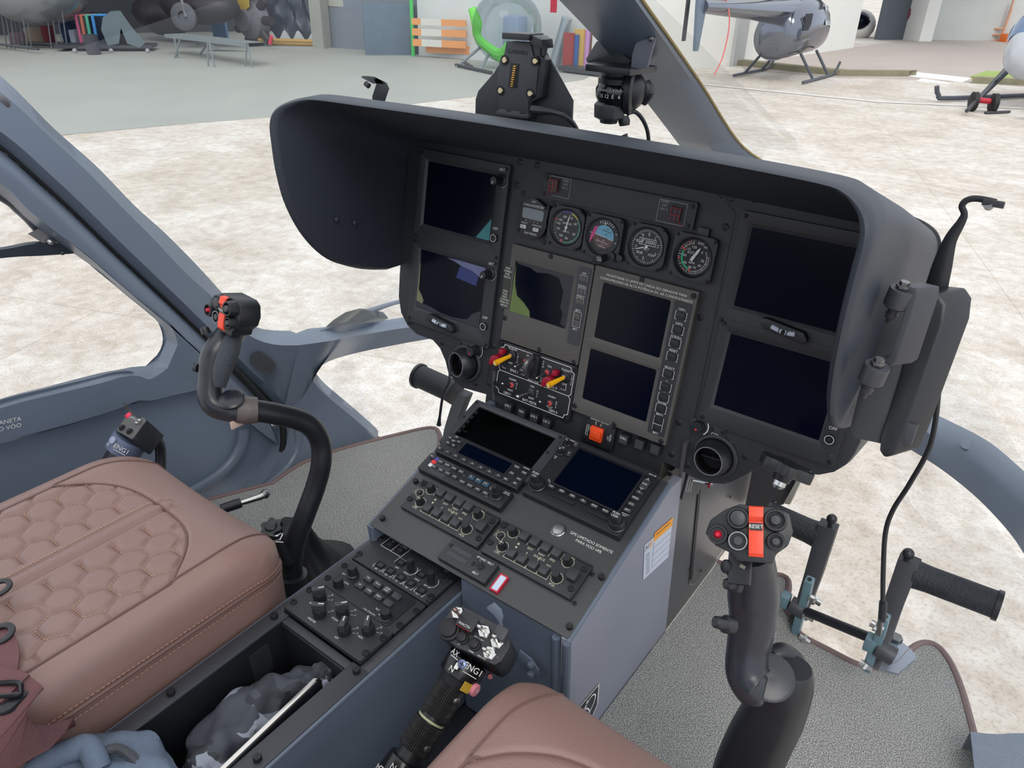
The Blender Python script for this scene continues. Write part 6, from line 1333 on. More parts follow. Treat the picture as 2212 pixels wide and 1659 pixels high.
# right seat side collective (near): head box
t = thing('collective_lever', 'large collective lever with knurled twist grips and switch box beside the foreground seat', 'control lever', loc=(-.33, .3, FZ), group='collective levers')
A = onD(1005, 1436, 0.8775); Bq = onD(893, 1617, 0.855); ax = (A-Bq).normalized()
PB = lambda k: Bq+(A-Bq)*k
# along the axis: 0 = at (905,1600)
R1 = .0205
Ltot = (A-Bq).length
g0, g1 = onD(870, 1650, 0.822), onD(946, 1548, 0.843)
def axp(x, y):  # nearest axis point to a pixel ray
    d = ray(x, y).normalized(); w0 = CAM-Bq; a = 1; b = d.dot(ax); c = 1; d0 = d.dot(w0); e0 = ax.dot(w0); return Bq+ax*((a*e0-b*d0)/(a*c-b*b))
obj('twist_grip', knurl_mb(axp(893, 1617), axp(929, 1558), 0.0189, 46, 34), DIA, t, smooth=0)
obj('twist_grip', knurl_mb(axp(939, 1544), axp(978, 1480), 0.01845, 46, 34), DIA, t, smooth=0)
obj('grip_core', MB().cyl(axp(820, 1735), axp(1000, 1445), 0.01575, None, 28), BLK2, t); obj('ivory_washer', MB().cyl(axp(931, 1556), axp(934, 1552), 0.0168, None, 28), mat('ivory_ring', (170, 175, 140), .5), t)
GL = mat('gloss_black_collar', (18, 19, 22), .22)
cl = obj('engine_collar', MB().cyl(axp(988, 1462), axp(1010, 1424), 0.0252, 0.0255, 36), GL, t, bevel=0.0018); cl2 = obj('lower_collar', MB().cyl(axp(880, 1638), axp(850, 1688), 0.02175, 0.02475, 36), GL, t, bevel=0.0018)
obj('neck_ring', MB().cyl(axp(977, 1481), axp(990, 1460), 0.0177, 0.0225, 30), BLK2, t)
vw = (CAM-axp(1002, 1440)).normalized(); rad0 = (vw-ax*vw.dot(ax)).normalized(); side_ = ax.cross(rad0)
def cframe(px, py, r, turn):  # frame on the collar surface, turned about the axis
    p = axp(px, py); rd = rad0*cos(turn)+side_*sin(turn); tx = ax.cross(rd); f = Matrix((-tx if 0 else tx, ax, rd)).transposed().to_4x4(); f.translation = p+rd*(r+.0005); return f
tm = MB()
tm.text('ENG1', 0, 0, 0.0075, 0, T=cframe(1003, 1437, 0.0255, .42) @ Tr(0, 0.0045, 0)); tm.box((0, -0.0027, 0), (0.01875, 0.00075, 0.00045), cframe(1003, 1437, 0.0255, .42)); tm.text('N', 0, 0, 0.0066, 0, T=cframe(998, 1446, 0.02535, -.42) @ Tr(0, -0.003, 0)); tm.text('AX', 0, 0, 0.0066, 0, T=cframe(1006, 1431, 0.0255, -.72) @ Tr(0, 0.0045, 0)); tm.box((0, 0, 0), (0.012, 0.00075, 0.00045), cframe(1006, 1431, 0.0255, -.6)); tm.box((0, 0, 0), (0.0048, 0.00675, 0.00045), cframe(1001, 1441, 0.0255, -.28))
tm.text('N', 0, 0.003, 0.00675, 0, T=cframe(866, 1662, 0.0234, -.35)); tm.text('MAX', 0, -0.006, 0.00675, 0, T=cframe(862, 1668, 0.0237, -.85)); tm.box((0, -0.003, 0), (0.0165, 0.0009, 0.00045), cframe(864, 1665, 0.0237, -.6))
obj('lettering', tm, WHT, cl, smooth=0)
ym = MB()
for k in range(7): ym.box((-0.006+0.0018*k, -0.0045, 0), (0.00075, 0.01125, 0.0006), cframe(992, 1457, 0.02535, .62))
for k in range(4): ym.box((-0.003+0.0018*k, 0, 0), (0.00075, 0.009, 0.0006), cframe(864, 1665, 0.02355, .35))
obj('yellow_bars', ym, YL, cl)
f = cframe(1006, 1432, 0.0255, -.12); sc = obj('clamp_screw', MB(f).lathe([(0.0051, 0), (0.0051, 0.0027), (0.0042, 0.0033), (0.00015, 0.0033)], 20), mat('blued_screw', (110, 122, 158), .3, metal=.7), cl); obj('screw_cross', MB(f).box((0, 0, 0.00345), (0.0057, 0.0012, 0.00045)).box((0, 0, 0.00345), (0.0012, 0.0057, 0.00045)), RUB, sc)
f = cframe(989, 1461, 0.024, 1.12); ofb = obj('off_button', MB(f).lathe([(0.0075, 0), (0.0075, 0.0042), (0.00675, 0.0051), (0.00015, 0.0051)], 24), mat('pink_button', (215, 130, 145), .5), t); obj('lettering', MB(f).text('OFF', 0, 0, 0.0045, 0.0054), WHT, ofb, smooth=0)
for ax_, ay_ in ((968, 1497), (905, 1598)):
    f = cframe(ax_, ay_, 0.0186, .75); obj('grip_screw', MB(f).lathe([(0.0045, 0), (0.0045, 0.0015), (0.003, 0.0027), (0.00015, 0.0033)], 18), STEEL, t)
# head box
hc = onD(1030, 1370, 0.8625); hz = -(onD(1052, 1404, 0.918)-hc).normalized()
ex = (onD(1090, 1402, 0.8625)-onD(985, 1332, 0.8625)); ex = (ex-hz*ex.dot(hz)).normalized(); ey = hz.cross(ex)
mh = Matrix((ex, ey, hz)).transposed().to_4x4(); mh.translation = hc; hm = mh @ Matrix.Scale(.0015, 4)
inv = mh.inverted()
def hp(px, py):
    d = ray(px, py); k = (hc-CAM).dot(hz)/d.dot(hz); q = inv @ (CAM+d*k); return q.x*UM, q.y*UM
ol = [hp(*q) for q in ((975, 1312), (998, 1308), (1040, 1330), (1080, 1352), (1103, 1382), (1100, 1400), (1083, 1428), (1068, 1438), (1030, 1420), (985, 1398), (957, 1378), (950, 1362), (955, 1345))]
hb = obj('switch_box', MB(hm).prism(ol, -40, 0), BLK2, t, bevel=.0025); obj('box_face', MB(hm).prism([(x*.96, y*.96) for x, y in ol], 0, .5), BLK, hb, smooth=0)
def nut(px, py, tx, ty, ball=1.9, mt=CHR):
    x, y = hp(px, py); n_ = obj('toggle_switch', MB(hm).lathe([(5.6, 0), (5.6, 2), (4.8, 2.6), (3, 2.6), (3, 1)], 6, Tr(x, y, .5) @ Rz(.3)), CHR, hb, smooth=20)
    a, b_ = hp(tx, ty); q0 = V((x, y, 2)); q1 = V((a, b_, 0)); top_ = inv @ onD(tx, ty, 0.8325); top_ = V((top_.x*UM, top_.y*UM, top_.z*UM))
    obj('lever', MB(hm).tube([q0, q0.lerp(top_, .6), top_], [1.3, 1.7, ball], 12, 3), mt, n_); obj('lever_tip', MB(hm).ball(top_, ball*1.15, 12), mt, n_)
nut(990, 1326, 983, 1317, 1.7, mat('copper_worn_lever', (150, 120, 110), .35, metal=.8)); nut(1047, 1366, 1035, 1353); nut(1074, 1388, 1067, 1374); nut(1058, 1412, 1046, 1402)
def pb(px, py, r, d, mt=RUB):
    x, y = hp(px, py); b = obj('push_button', MB(hm).lathe([(r*1.25, 0), (r*1.2, d*.4), (r*.95, d*.5), (r*.9, d), (r*.5, d*1.15), (.01, d*1.1)], 24, Tr(x, y, .5)), mt, hb, smooth=50)
pb(971, 1361, 7.2, 6); pb(1000, 1379, 4, 5); pb(1026, 1393, 4, 5)
x, y = hp(1013, 1350); rk_ = obj('guarded_rocker', MB(hm).box((x, y, 5), (15, 11, 8), Tr(0, 0, 0)), BLK2, hb, bevel=.001); obj('red_edge', MB(hm).box((x-.5, y-5.2, 7.2), (13, 1, 2)), RED, rk_); obj('lettering', MB(hm).text('INACTIV', x, y-3.2, 1.9, 9.3), WHT, rk_, smooth=0)
x, y = hp(1080, 1370); obj('guard_wedge', MB(hm).box((x+2, y, 5), (10, 10, 8)), DGREY, hb, bevel=.002)
hl = MB(hm)
for s, px, py in (('RA', 992, 1392), ('WIPER', 1018, 1408), ('LDG LT EXT', 1035, 1380), ('ENG TRIM', 1041, 1421), ('-', 1063, 1430), ('+', 1075, 1421)): hl.text(s, *hp(px, py), 1.15, .8, 0)
obj('lettering', hl, WHT, hb, smooth=0)
for px, py in ((969, 1338), (1042, 1343)): x, y = hp(px, py); obj('face_screw', MB(hm).lathe([(1.9, 0), (1.9, .4), (.01, .4)], 14, Tr(x, y, .5)), DGREY, hb)
fl_ = [onD(1083, 1368, 0.9), onD(1079, 1350, 0.9), onD(1082, 1338, 0.9), onD(1078, 1322, 0.9), onD(1062, 1307, 0.9)]
fw_ = (onD(1050, 1322, 0.9)-onD(1072, 1308, 0.9))
obj('finger_guard', MB().loft([[p+fw_*(.0 if i < 2 else .5*min(1, (i-1)/2)) for i, p in enumerate(fl_)], [p-fw_*(.15) for p in fl_], [p-fw_*.15+V((0, .002, .0015)) for p in fl_], [p+fw_*(.0 if i < 2 else .5*min(1, (i-1)/2))+V((0, .002, .0015)) for i, p in enumerate(fl_)]], cu=True), NAVYD, hb, smooth=60)
obj('red_stud', MB().cyl(onD(1057, 1458, 0.9), onD(1059, 1462, 0.885), .003), mat('dark_red_stud', (140, 30, 40), .4), t)
UM = 1000
# wall bracket plate on the console front
t = thing('latch_bracket', 'small blue-grey steel bracket with two bolts on the console front panel', 'bracket', loc=(-.36, .555, 1.33))
c0 = a_y = P2.w(0, -.268, z2).y-.002
m = Matrix((V((1, 0, 0)), V((0, 0, 1)), V((0, -1, 0)))).transposed().to_4x4(); m.translation = V((0, c0, 0))
bp_ = [onY(x, y, c0) for x, y in ((1124, 1402), (1150, 1422), (1166, 1446), (1166, 1462), (1132, 1432), (1122, 1425))]
obj('plate', MB(m).prism([(p.x, p.z) for p in bp_], 0, .003), NAVYD, t, bevel=.0006)
for x, y in ((1151, 1432), (1151, 1452)): p = onY(x, y, c0); obj('bolt', MB(m).lathe([(.005, 0), (.005, .004), (.003, .006), (.0001, .006)], 14, Tr(p.x, p.z, .003)), NAVYD, t)
# far collective beside the left seat
t = thing('collective_lever', 'short collective head with red-capped switch peeking out beyond the quilted seat', 'control lever', loc=(-.95, .40, FZ), group='collective levers')
D_ = 1.22
hc = onD(287, 922, D_); hz = -(onD(324, 955, D_+.028)-hc).normalized(); ex = onD(300, 948, D_)-onD(252, 925, D_); ex = (ex-hz*ex.dot(hz)).normalized(); ey = hz.cross(ex)
mh = Matrix((ex, ey, hz)).transposed().to_4x4(); mh.translation = hc; hm = mh @ Matrix.Scale(.001, 4); inv = mh.inverted()
ol = [hp(*q) for q in ((290, 897), (312, 902), (318, 908), (288, 948), (284, 949), (252, 932), (250, 928), (272, 900))]
hb = obj('switch_box', MB(hm).prism(ol, -42, 0), BLK2, t, bevel=.0015); obj('box_face', MB(hm).prism([(x*.95, y*.95) for x, y in ol], 0, .5), GREY, hb, smooth=0)
x, y = hp(300, 912); n_ = obj('toggle_switch', MB(hm).lathe([(6, 0), (6, 2), (5, 2.6), (3, 2.6), (3, 1)], 6, Tr(x, y, .5)), CHR, hb, smooth=20)
q = inv @ onD(280, 900, D_-.03); q = q*1000; obj('lever', MB(hm).tube([(x, y, 2), tuple(V((x, y, 2)).lerp(q, .6)), q], [1.7, 2.2, 2.5], 12, 3), mat('white_lever', (210, 212, 215), .4), n_); obj('red_cap', MB(hm).cyl(q, q+V((-3, 1, 5)), 5, 5, 16), mat('pink_red_cap', (235, 60, 90), .4), n_)
pb(265, 925, 4.5, 4.5); pb(281, 933, 4.5, 4.5)
obj('open_guard', MB().loft([[onD(306, 903, D_), onD(290, 890, D_), onD(278, 880, D_-.005), onD(272, 871, D_-.01), onD(265, 871, D_-.012)], [onD(300, 905, D_-.01), onD(282, 893, D_-.01), onD(272, 886, D_-.012), onD(270, 878, D_-.015), onD(265, 872, D_-.014)]]), BLK2, hb)
Ac = onD(276, 960, D_+.02); axd = (onD(262, 985, D_+.04)-Ac).normalized()
cl = obj('engine_collar', MB().cyl(onD(283, 948, D_+.02), onD(263, 978, D_+.02), .0285, .0285, 36), mat('blue_grey_collar', (96, 106, 132), .35), t, bevel=.0012)
ax = (onD(283, 948, D_+.02)-onD(263, 978, D_+.02)).normalized(); Bq = onD(263, 978, D_+.02); vw = (CAM-Bq).normalized(); rad0 = (vw-ax*vw.dot(ax)).normalized(); side_ = ax.cross(rad0)
tm = MB(); tm.text('ENG1', 0, .003, .0075, 0, T=cframe(271, 965, .0285, -.12)); tm.box((0, -.003, 0), (.02, .0009, .0003), cframe(271, 965, .0285, -.12)); tm.text('N', 0, 0, .006, 0, T=cframe(268, 970, .0285, -1.0))
obj('lettering', tm, WHT, cl, smooth=0); f = cframe(276, 957, .0285, -.8); obj('clamp_screw', MB(f).lathe([(.006, 0), (.006, .003), (.0001, .0035)], 18), mat('pale_screw', (160, 165, 190), .35), cl)
obj('lever_tube', MB().cyl(onD(265, 975, D_+.03), onD(180, 1120, D_+.02), .022), BLK2, t); obj('cable_loom', MB().tube([onD(322, 945, D_+.03), onD(342, 955, D_+.04), onD(347, 985, D_+.05), onD(345, 1030, D_+.05)], .0085, 12, 5), BLK2, t)
# adjusting strut in front of the left seat
t = thing('adjust_rod', 'short black and silver threaded rod lying by the front of the quilted seat', 'rod', loc=onZ(530, 1085, FZ+.1))
z_ = FZ+.13
obj('sleeve', MB().tube([onZ(478, 1100, z_), onZ(520, 1086, z_)], .009, 14, 1), BLK2, t); obj('rod_end', MB().tube([onZ(518, 1087, z_), onZ(560, 1074, z_), onZ(573, 1068, z_)], [.005, .006, .007], 14, 3), CHR, t); obj('tip', MB().ball(onZ(573, 1067, z_), .009, 14), STEEL, t)
# ================= right side of the nose frame =================
t = thing('lower_nose_structure', 'blue-grey curved lower windshield frame right of the instrument panel', 'frame', loc=(-.02, 1.2, 1.45))
pr = lambda L: [onY(x, y, Y) for x, y, Y in L]
R1_ = pr([(1860, 842, 1.46), (1916, 866, 1.42), (1973, 891, 1.38), (2050, 928, 1.32), (2127, 970, 1.25), (2189, 1022, 1.18), (2245, 1080, 1.1), (2310, 1180, .98)])
R2_ = pr([(1850, 865, 1.42), (1910, 885, 1.38), (1968, 912, 1.34), (2048, 965, 1.28), (2120, 1015, 1.21), (2180, 1068, 1.14), (2235, 1130, 1.06), (2295, 1225, .94)])
R3_ = pr([(1845, 905, 1.41), (1896, 932, 1.37), (1951, 962, 1.33), (2025, 1008, 1.27), (2090, 1058, 1.20), (2140, 1105, 1.13), (2195, 1170, 1.05), (2250, 1265, .93)])
obj('windshield_sill', shell([R1_, R2_, R3_], [(.0, .03, -.0), (.04, .03, -.02), (.04, .03, -.01)], 44), NAVY, t, smooth=50)
obj('rivet', MB().lathe([(.009, 0), (.009, .003), (.0001, .004)], 16, basis(onY(2087, 962, 1.27), (0, -.6, 1))), NAVY, t)
fl_ = [onZ(x, y, FZ+.03) for x, y in ((2095, 1578), (2140, 1584), (2212, 1584), (2400, 1600))]
obj('side_sill', shell([[onZ(x, y, FZ+.05) for x, y in ((2096, 1580), (2150, 1586), (2220, 1584), (2420, 1600))], [onZ(x, y, FZ+.03) for x, y in ((2120, 1800), (2200, 1800), (2300, 1800), (2500, 1800))]], [(0, .01, -.1), (0, 0, -.1)], 12), NAVY, t)
# centre of the lower frame behind the panel
mid = spline([BL_[-1], V((CX-.25, 1.50, BL_[-1].z+.0)), V((CX, 1.55, (BL_[-1].z+R2_[0].z)/2)), V((CX+.22, 1.50, R2_[0].z)), R2_[0]], 6)
obj('centre_sill', MB().loft([[p+V((0, .03, .012)) for p in mid], [p for p in mid], [p+V((0, .03, -.03)) for p in mid]], cu=True), NAVY, t)
# windows
SL = 0
Lw = strips([AL_[1:], [p for p in L0]], 30)
struct('window_2', MB().loft([Lw[0], [a.lerp(b, .5)+V((-.02, .12, .05)) for a, b in zip(*Lw)], Lw[1]]), glass('windshield_acrylic', (.96, .98, .98), .55, haze=.035), smooth=80, label='clear left windshield pane')
CHIN2 = glass('right_windshield_acrylic', (.98, .99, .99), .15)
Rw = strips([R1_[::-1], [p for p in L3]], 30)
struct('window_3', MB().loft([Rw[0], [a.lerp(b, .5)+V((.02, .06, .03)) for a, b in zip(*Rw)], Rw[1]]), CHIN2, smooth=80, label='clear right windshield pane')
cw = [onX(676, 822, -1.21), onY(760, 766, 1.10), onY(930, 733, 1.32), onY(1040, 720, 1.42), V((-.72, 1.36, 1.30)), V((-.72, 1.15, FZ-.02)), onZ(945, 932, FZ-.01), onZ(815, 955, FZ-.01)]
CHIN = glass('thin_chin_acrylic', (.97, .98, .99), .12)
struct('window_4', MB().add(cw, [tuple(range(len(cw)))]), CHIN, smooth=0, label='clear left chin window')
cw = [R3_[0], R3_[2], R3_[4], R3_[-1], V((.22, .62, FZ-.02)), onZ(2110, 1600, FZ-.03), onZ(2000, 1400, FZ-.03), onZ(1870, 1450, FZ-.03), onZ(1700, 1300, FZ-.03), V((-.31, 1.15, FZ-.03)), V((-.30, 1.38, 1.4))]
mb = MB(); c = sum(cw, V((0, 0, 0)))/len(cw); n = len(cw); mb.add(cw+[c+V((0, .05, -.08))], [(i, (i+1) % n, n) for i in range(n)])
struct('window_5', mb, CHIN, smooth=80, label='clear right chin window')
# ================= pedals =================
PAD = mat('stippled_black_pad', (34, 38, 44), .6, bump=1, bs=260)
def pedal(label, arm, w0, w1, pad0, pad1, r, ball, lever=None, group='anti-torque pedals', d=1.10, extra=True, cat='pedal'):
    t = thing('foot_pedal', label, cat, loc=onY(*arm[-1], d)-V((0, 0, .0)), group=group)
    P = [onY(x, y, d-.10*i/(len(arm)-1)) for i, (x, y) in enumerate(arm)]
    L = []
    for i, p in enumerate(P):
        k = w0+(w1-w0)*i/(len(P)-1); L.append([p+V((-k, -.006, 0)), p+V((k, -.006, 0)), p+V((k, .018, .0)), p+V((-k, .018, 0))])
    obj('arm', MB().loft(L, cv=True, cap=True), BLK, t, bevel=.002)
    a = onY(*pad0, d+.005); b = onY(*pad1, d+.005+.0)
    dd = (b-a).normalized(); pdn = obj('pad', MB().tube([a, a+dd*.02, b-dd*.01, b], [r*1.08, r, r, r*1.02], 26, 1), PAD, t, smooth=50)
    obj('pad_flange', MB().cyl(b-dd*.004, b+dd*.003, r*1.12, None, 26), BLK2, pdn)
    if ball:
        c = onY(*ball, d); obj('ball_knob', MB().ball(c, .0088, 18).cyl(c-V((0, 0, .02)), c, .004), BLK2, t, smooth=70)
    return t, P
tp1, PA = pedal('right anti-torque pedal with black stippled bar, nearest the right chin window', [(1964, 1212), (1928, 1310), (1903, 1390), (1884, 1438)], .0150, .010, (1975, 1240), (2156, 1308), .0205, (1962, 1196), d=1.06)
tp2, PB_ = pedal('middle anti-torque pedal behind the foreground cyclic stick head', [(1788, 1136), (1757, 1240), (1737, 1300), (1716, 1345)], .0155, .010, (1768, 1156), (1660, 1108), .0215, (1797, 1121), d=1.13)
def pedal_fit(t, lv, hub, bolts, d, mtv=TEAL):
    P = [onY(x, y, d) for x, y in lv]; L = [[p+V((-.0065, -.008, 0)), p+V((.0065, -.008, 0)), p+V((.0065, .010, 0)), p+V((-.0065, .010, 0))] for p in P]
    lv_ = obj('adjusting_lever', MB().loft(L, cv=True, cap=True), mtv, t, bevel=.002); obj('lever_hole', MB().lathe([(.0035, 0), (.0035, .001), (.0001, .001)], 12, basis(P[0]+V((0, -.001, .001)), (0, -.3, 1))), RUB, lv_)
    hb_ = onY(*hub, d-.0); obj('hub', MB().cyl(hb_+V((-.012, 0, 0)), hb_+V((.014, .0, -.004)), 0.014, None, 22), DGREY, t, bevel=.002); obj('hub_block', MB().box((0, 0, 0), (.016, .02, .024), Tr(hb_+V((-.021, .0, .002)))), mtv, t, bevel=.003)
    for x, y in bolts: q = onY(x, y, d-.01); obj('bolt', MB().cyl(q, q+V((.018, .0, -.003)), .0052, None, 8).cyl(q+V((.006, 0, -.001)), q+V((.010, .0, -.002)), .0085, None, 6), CHR, t)
pedal_fit(tp2, [(1749, 1252), (1740, 1290), (1728, 1330), (1718, 1368)], (1722, 1310), [(1750, 1290), (1735, 1325), (1726, 1375)], 1.02)
pedal_fit(tp1, [(1912, 1332), (1900, 1375), (1885, 1410), (1872, 1445)], (1912, 1405), [(1880, 1345), (1858, 1430)], .955)
tag(obj('pedal_cross_rod', MB().cyl(onY(1744, 1322, 1.01), onY(1885, 1380, .965), .0078, None, 16), BLK2), 'straight black rod joining the two right pedals', 'rod')
t = thing('pedal_mount', 'grey steel mounting plate with hex bolts at the foot of the right pedal', 'bracket', loc=onZ(1930, 1420, FZ))
pls = [onZ(x, y, FZ+.012) for x, y in ((1885, 1440), (1920, 1385), (1942, 1382), (1968, 1402), (1980, 1420), (1940, 1455))]
obj('plate', MB().loft([pls, [p-V((0, 0, .006)) for p in pls]], cv=True, cap=True), mat('brushed_grey_steel', (150, 156, 168), .35, metal=.5), t)
obj('block', MB().loft([[onZ(x, y, FZ+.03) for x, y in ((1918, 1386), (1940, 1392), (1928, 1425), (1908, 1420))], [onZ(x, y, FZ+.01) for x, y in ((1918, 1390), (1940, 1396), (1928, 1429), (1908, 1424))]], cv=True, cap=True), TEAL, t, bevel=.002)
for x, y in ((1934, 1384), (1914, 1424)): obj('hex_bolt', MB().lathe([(.010, 0), (.010, .009), (.008, .011), (.0001, .011)], 6, Tr(onZ(x, y, FZ+.028))), STEEL, t, smooth=20)
# left pedal peeking out beyond the console
tp3, PC = pedal('left anti-torque pedal showing between the left air vent and the console', [(1000, 850), (985, 890), (972, 930), (965, 965)], .016, .012, (985, 848), (905, 812), .027, None, d=1.10)
# ================= small parts under the right of the panel =================
t = thing('pedal_adjust_knob', 'black lobed knob with metal tip under the right end of the panel', 'knob', loc=onY(1700, 1020, .80))
m = basis(onY(1698, 1012, .79), (-.1, -.5, -1)); sc_ = [(.030*(1+.13*cos(6*2*pi*i/48))*cos(2*pi*i/48), .030*(1+.13*cos(6*2*pi*i/48))*sin(2*pi*i/48)) for i in range(48)]
obj('knob_body', MB(m).prism(sc_, -.008, .006), BLK2, t, bevel=.002); obj('stem', MB(m).lathe([(.012, .006), (.010, .016), (.0001, .016)], 18), BLK2, t); obj('metal_tip', MB(m).lathe([(.008, .016), (.008, .022), (.005, .026), (.0001, .026)], 16), CHR, t)
t = thing('nose_bulkhead', 'grey metal bulkhead and bright edge strip beyond the rack, under the right of the panel', 'panel', loc=(-.25, 1.1, 1.4))
bq = [onY(x, y, 1.20) for x, y in ((1630, 990), (1740, 990), (1722, 1035), (1692, 1090), (1640, 1100), (1610, 1090))]
obj('sheet', MB().loft([bq, [p+V((0, .02, 0)) for p in bq]], cv=True, cap=True), RACK, t)
bq = [onY(x, y, 1.18) for x, y in ((1738, 1005), (1745, 1008), (1706, 1090), (1694, 1088))]; obj('edge_strip', MB().loft([bq, [p+V((0, .02, 0)) for p in bq]], cv=True, cap=True), mat('pale_edge_strip', (170, 168, 160), .35), t)
# wiper outside the left windshield
t = thing('windshield_wiper', 'dark wiper pivot housing with grey arm outside the lower left windshield', 'wiper', loc=onY(770, 690, 1.28))
bq = [onY(x, y, 1.30) for x, y in ((700, 708), (720, 690), (745, 674), (775, 666), (800, 672), (812, 686), (790, 696), (745, 704))]
obj('housing', MB().loft([[p+V((0, .05, -.02)) for p in bq], bq], cv=True, cap=True), mat('mottled_black_housing', (42, 48, 52), .35, var=.6, vs=120), t, bevel=.004); obj('wiper_arm', MB().tube([onY(790, 676, 1.31), onY(810, 668, 1.33), onY(850, 655, 1.36), onY(920, 636, 1.42)], [.010, .008, .006, .006], 10, 3), mat('grey_arm', (120, 126, 140), .4), t)
# ================= the airfield outside =================
def g(x, y): return onZ(x, y, 0)
def topz(P, x, y): return onY(x, y, P.y).z
def boxw(a, b, h, th=.2, z0=0): # upright slab from a to b (ground points), thickness away from the camera
    d = (b-a); n_ = V((-d.y, d.x, 0)).normalized()
    if n_.dot(a-CAM) < 0: n_ = -n_
    q = [a, b, b+n_*th, a+n_*th]
    return MB().loft([[V((p.x, p.y, z0)) for p in q], [V((p.x, p.y, h)) for p in q]], cv=True, cap=True)
def bar(a, b, r, n=8): return MB().cyl(a, b, r, None, n)
APR = mat('grey_green_floor_paint', (158, 160, 154), .6, var=.12, vs=.6)
zp = [g(x, y) for x, y in ((-900, 420), (0, 305), (150, 291), (400, 268), (760, 240), (1050, 206), (1262, 172), (1300, 150), (1230, 140), (700, 60), (0, 60), (-900, 80))]
struct('ground_patch', MB().prism([(p.x, p.y) for p in zp][::-1], -.01, .006), APR, smooth=0, label='grey painted floor in front of the hangar').name = 'floor_hangar'
ln = [g(x, y)+V((0, 0, .008)) for x, y in ((-300, 340), (150, 291), (400, 268), (760, 240))]
tag(obj('joint_strip', MB().loft([ln, [p+V((.02, .06, 0)) for p in ln]]), mat('pink_joint_filler', (176, 160, 158), .8)), 'thin pinkish joint line between the painted floor and the bare concrete', 'line')
# ---- hangar on the left ----
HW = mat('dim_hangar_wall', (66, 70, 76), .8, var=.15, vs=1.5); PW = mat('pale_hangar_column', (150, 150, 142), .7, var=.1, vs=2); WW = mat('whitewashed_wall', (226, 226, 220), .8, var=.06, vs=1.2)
ga, gb = g(-500, 130), g(690, 100); dv = (gb-ga).normalized(); nv = V((dv.y, -dv.x, 0)); nv = nv if nv.dot(ga-CAM) > 0 else -nv
bk0, bk1 = ga+nv*6, gb+nv*6
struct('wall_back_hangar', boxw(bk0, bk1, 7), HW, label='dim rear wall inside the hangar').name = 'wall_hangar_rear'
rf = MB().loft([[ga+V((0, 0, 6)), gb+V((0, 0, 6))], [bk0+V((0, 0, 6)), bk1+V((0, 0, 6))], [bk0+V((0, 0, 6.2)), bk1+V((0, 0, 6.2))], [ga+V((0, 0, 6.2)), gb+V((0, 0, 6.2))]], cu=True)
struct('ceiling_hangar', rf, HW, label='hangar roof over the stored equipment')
a_, b_ = g(700, 106), g(716, 104)
struct('trim_1', boxw(a_, b_, 6, .4), PW, label='pale concrete column at the hangar corner')
a_, b_ = g(716, 103), g(905, 118)
struct('wall_hangar_side', boxw(a_, b_, 6, .2), mat('grey_blue_lower_wall', (118, 126, 136), .75, var=.1, vs=1), label='grey wall between the column and the striped barrier')
a2_, b2_ = g(717, 103.5), g(786, 108)
tag(obj('wall_panel', boxw(a_+V((0, -.03, 0)), b2_+V((0, -.03, 0)), 6, .03, 1.1), mat('pale_wall_panel', (168, 168, 158), .7)), 'pale panel on the upper grey hangar wall right of the column', 'panel')
a_, b_ = g(905, 120), g(1275, 150)
struct('wall_hangar_front', boxw(a_, b_, 6, .2), mat('pale_grey_wall', (205, 208, 206), .75, var=.08, vs=1), label='pale wall behind the green helicopter and stored doors')
def item(name, label, cat, mb, m, group=None, **k): return tag(obj(name, mb, m, **k), label, cat, group)
# stored things in the hangar, left to right
c = g(50, 112)+nv*1.2
t = thing('stored_helicopter', 'silver helicopter nose parked in the dim hangar at the far upper left', 'helicopter', loc=c)
SIL = mat('silver_paint', (150, 152, 156), .25, metal=.6)
P_ = onY(50, 2, c.y); k_ = (onY(80, 2, c.y)-onY(20, 2, c.y)).length/2
obj('nose', MB().ball(P_+V((0, .4, .2)), k_, 24, (1.1, 1.6, 1.0)), SIL, t, smooth=80); obj('nose_window', MB().ball(P_+V((0, -.15, .45)), k_*.7, 20, (.6, 1, .55)), SCR, t, smooth=80); obj('skid', MB().cyl(V((P_.x-.8, P_.y, .1)), V((P_.x+.8, P_.y+1, .1)), .05), DGREY, t)
r_ = random.Random(3)
t = thing('tube_rack', 'rack of thin upright grey tubes standing at the far upper left', 'rack', loc=g(70, 115))
for x in list(range(3, 62, 9))+[100, 112, 124, 134]:
    b = g(x+12, 106+r_.uniform(-3, 3)); obj('tube', bar(b, onY(x, 27+r_.uniform(-4, 4), b.y), .018, 6), mat('tube_grey', (105, 108, 114), .5) if x == 3 else bpy.data.materials['tube_grey'], t)
obj('base_rail', bar(g(-40, 101)+V((0, 0, .12)), g(86, 117)+V((0, 0, .12)), .03), DGREY, t)
def crate(x0, x1, yb, yt, col, label, cat='box', nm='storage_box', depth=.5, off=0, rough=.8):
    a = g(x0, yb)+nv*off; b = g(x1, yb)+nv*off; return item(nm, label, cat, boxw(a, b, topz(a, x0, yt), depth), mat('m_'+nm+str(x0), col, rough, var=.2, vs=4), bevel=.01)
crate(57, 96, 101, 62, (118, 104, 90), 'tan cardboard box stacked behind the upright tubes', off=.6); crate(96, 112, 101, 50, (110, 40, 52), 'dark red case behind the upright tubes', off=.6)
crate(22, 56, 102, 72, (86, 70, 72), 'dark brown box low behind the upright tubes', off=.7)
crate(140, 164, 102, 34, (36, 52, 84), 'dark navy cover standing left of the pink frame', 'cover', 'dust_cover', off=.3)
crate(156, 168, 103, 66, (170, 176, 190), 'pale cloth bundle left of the pink frame', 'cloth', 'cloth_bundle', off=.15)
